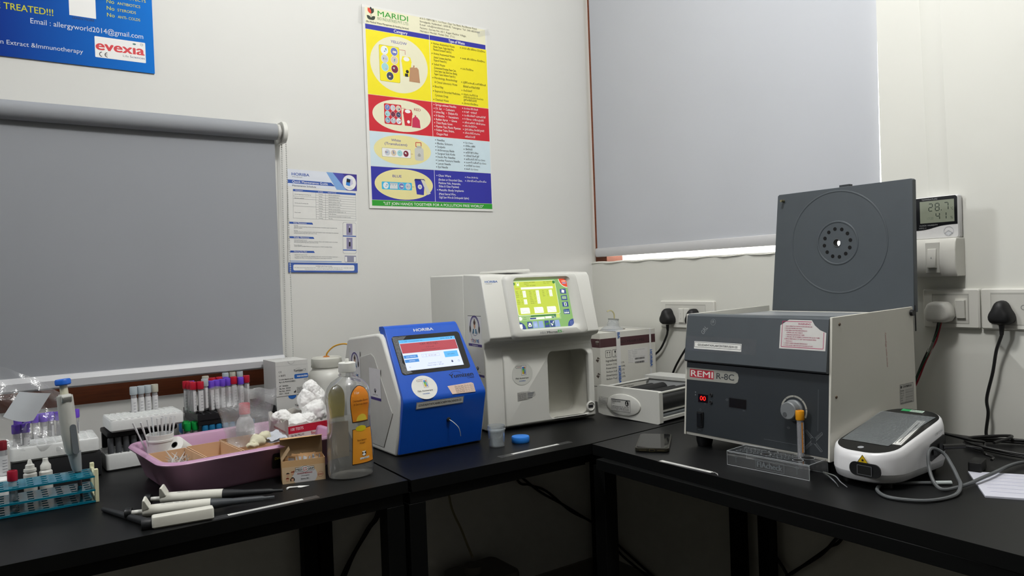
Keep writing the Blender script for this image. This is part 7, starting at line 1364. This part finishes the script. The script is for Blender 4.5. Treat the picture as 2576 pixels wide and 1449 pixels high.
o = bpy.data.objects['note_paper']; o.rotation_euler = (0, 0, rad(-58)); o.location = (-0.4770, -1.5290, 0.75)
b = MB(); b.tube([(-0.008, 0.004, 0.001), (-0.004, 0.006, 0.002), (0.0, 0.0, 0.003), (0.004, 0.003, 0.001)], 0.0007, clear('#d0d0d0', 0.5), n=5); b.tube([(0.0, 0.002, 0.001), (0.006, -0.003, 0.002), (0.010, -0.007, 0.001)], 0.0007, clear('#d0d0d0', 0.5), n=5)
solo('plastic_scrap', b, 'tiny curled scrap of clear plastic on the right bench edge', 'scrap', (-0.690, -1.130, 0.75), -80)
# ---------------------------------------------------------------- under the benches
CDK = M('#0c0c0c', 0.6)
def hang(label, paths, r=0.0045):
    b = MB()
    for p in paths: b.tube(p, r, CDK, n=7)
    return solo('hanging_cable', b, label, 'cable')
hang('pair of black cables sagging along the wall under the corner bench', [[(-0.50, -0.02, 0.70), (-0.44, -0.03, 0.52), (-0.376, -0.03, 0.462), (-0.301, -0.03, 0.399), (-0.206, -0.03, 0.337), (-0.10, -0.035, 0.262), (-0.05, -0.06, 0.22), (-0.035, -0.14, 0.148), (-0.03, -0.26, 0.106), (-0.03, -0.4, 0.06)], [(-0.48, -0.018, 0.70), (-0.40, -0.02, 0.47), (-0.34, -0.02, 0.430), (-0.27, -0.022, 0.395), (-0.16, -0.02, 0.30), (-0.06, -0.03, 0.235), (-0.02, -0.15, 0.155), (-0.018, -0.30, 0.10)]])
hang('pair of black cables hanging down behind the left bench leg', [[(-0.905, -0.03, 0.70), (-0.915, -0.03, 0.48), (-0.960, -0.03, 0.41), (-1.035, -0.035, 0.31), (-1.09, -0.04, 0.20), (-1.12, -0.05, 0.02)], [(-0.895, -0.02, 0.70), (-0.905, -0.02, 0.47), (-0.945, -0.02, 0.41), (-1.005, -0.02, 0.33), (-1.07, -0.03, 0.19), (-1.10, -0.03, 0.02)]])
hang('black cables meeting low on the wall under the right bench', [[(-0.02, -0.735, 0.70), (-0.03, -0.750, 0.40), (-0.035, -0.785, 0.335), (-0.035, -0.826, 0.282), (-0.035, -0.86, 0.20)], [(-0.02, -1.10, 0.70), (-0.03, -1.02, 0.48), (-0.035, -0.98, 0.43), (-0.035, -0.93, 0.37), (-0.035, -0.835, 0.29), (-0.035, -0.80, 0.25)], [(-0.02, -1.09, 0.70), (-0.028, -1.0, 0.45), (-0.025, -0.95, 0.395), (-0.025, -0.88, 0.33), (-0.025, -0.83, 0.285)]])
wc = thing('waste_can', 'dim translucent waste can with a thin tube on the floor under the corner bench', 'container', (-0.62, -0.13, 0))
b = MB().rbox(-0.10, -0.085, 0, 0.10, 0.085, 0.24, 0.03, M('#6d6860', 0.5, noise=0.05), 0.012); b.lathe([(0, 0.24), (0.030, 0.24), (0.030, 0.262), (0, 0.262)], M('#6d6860', 0.5), c=(-0.03, 0, 0), n=24); obj('can', b, wc)
obj('tube', MB().tube([(-0.03, 0, 0.284), (-0.042, 0.04, 0.36), (-0.055, 0.09, 0.46), (-0.06, 0.10, 0.70)], 0.0035, M('#8a8468', 0.5)), wc)
bpy.data.scenes.remove(_tscene)
bpy.data.objects.remove(_to, do_unlink=True); bpy.data.curves.remove(_tc)
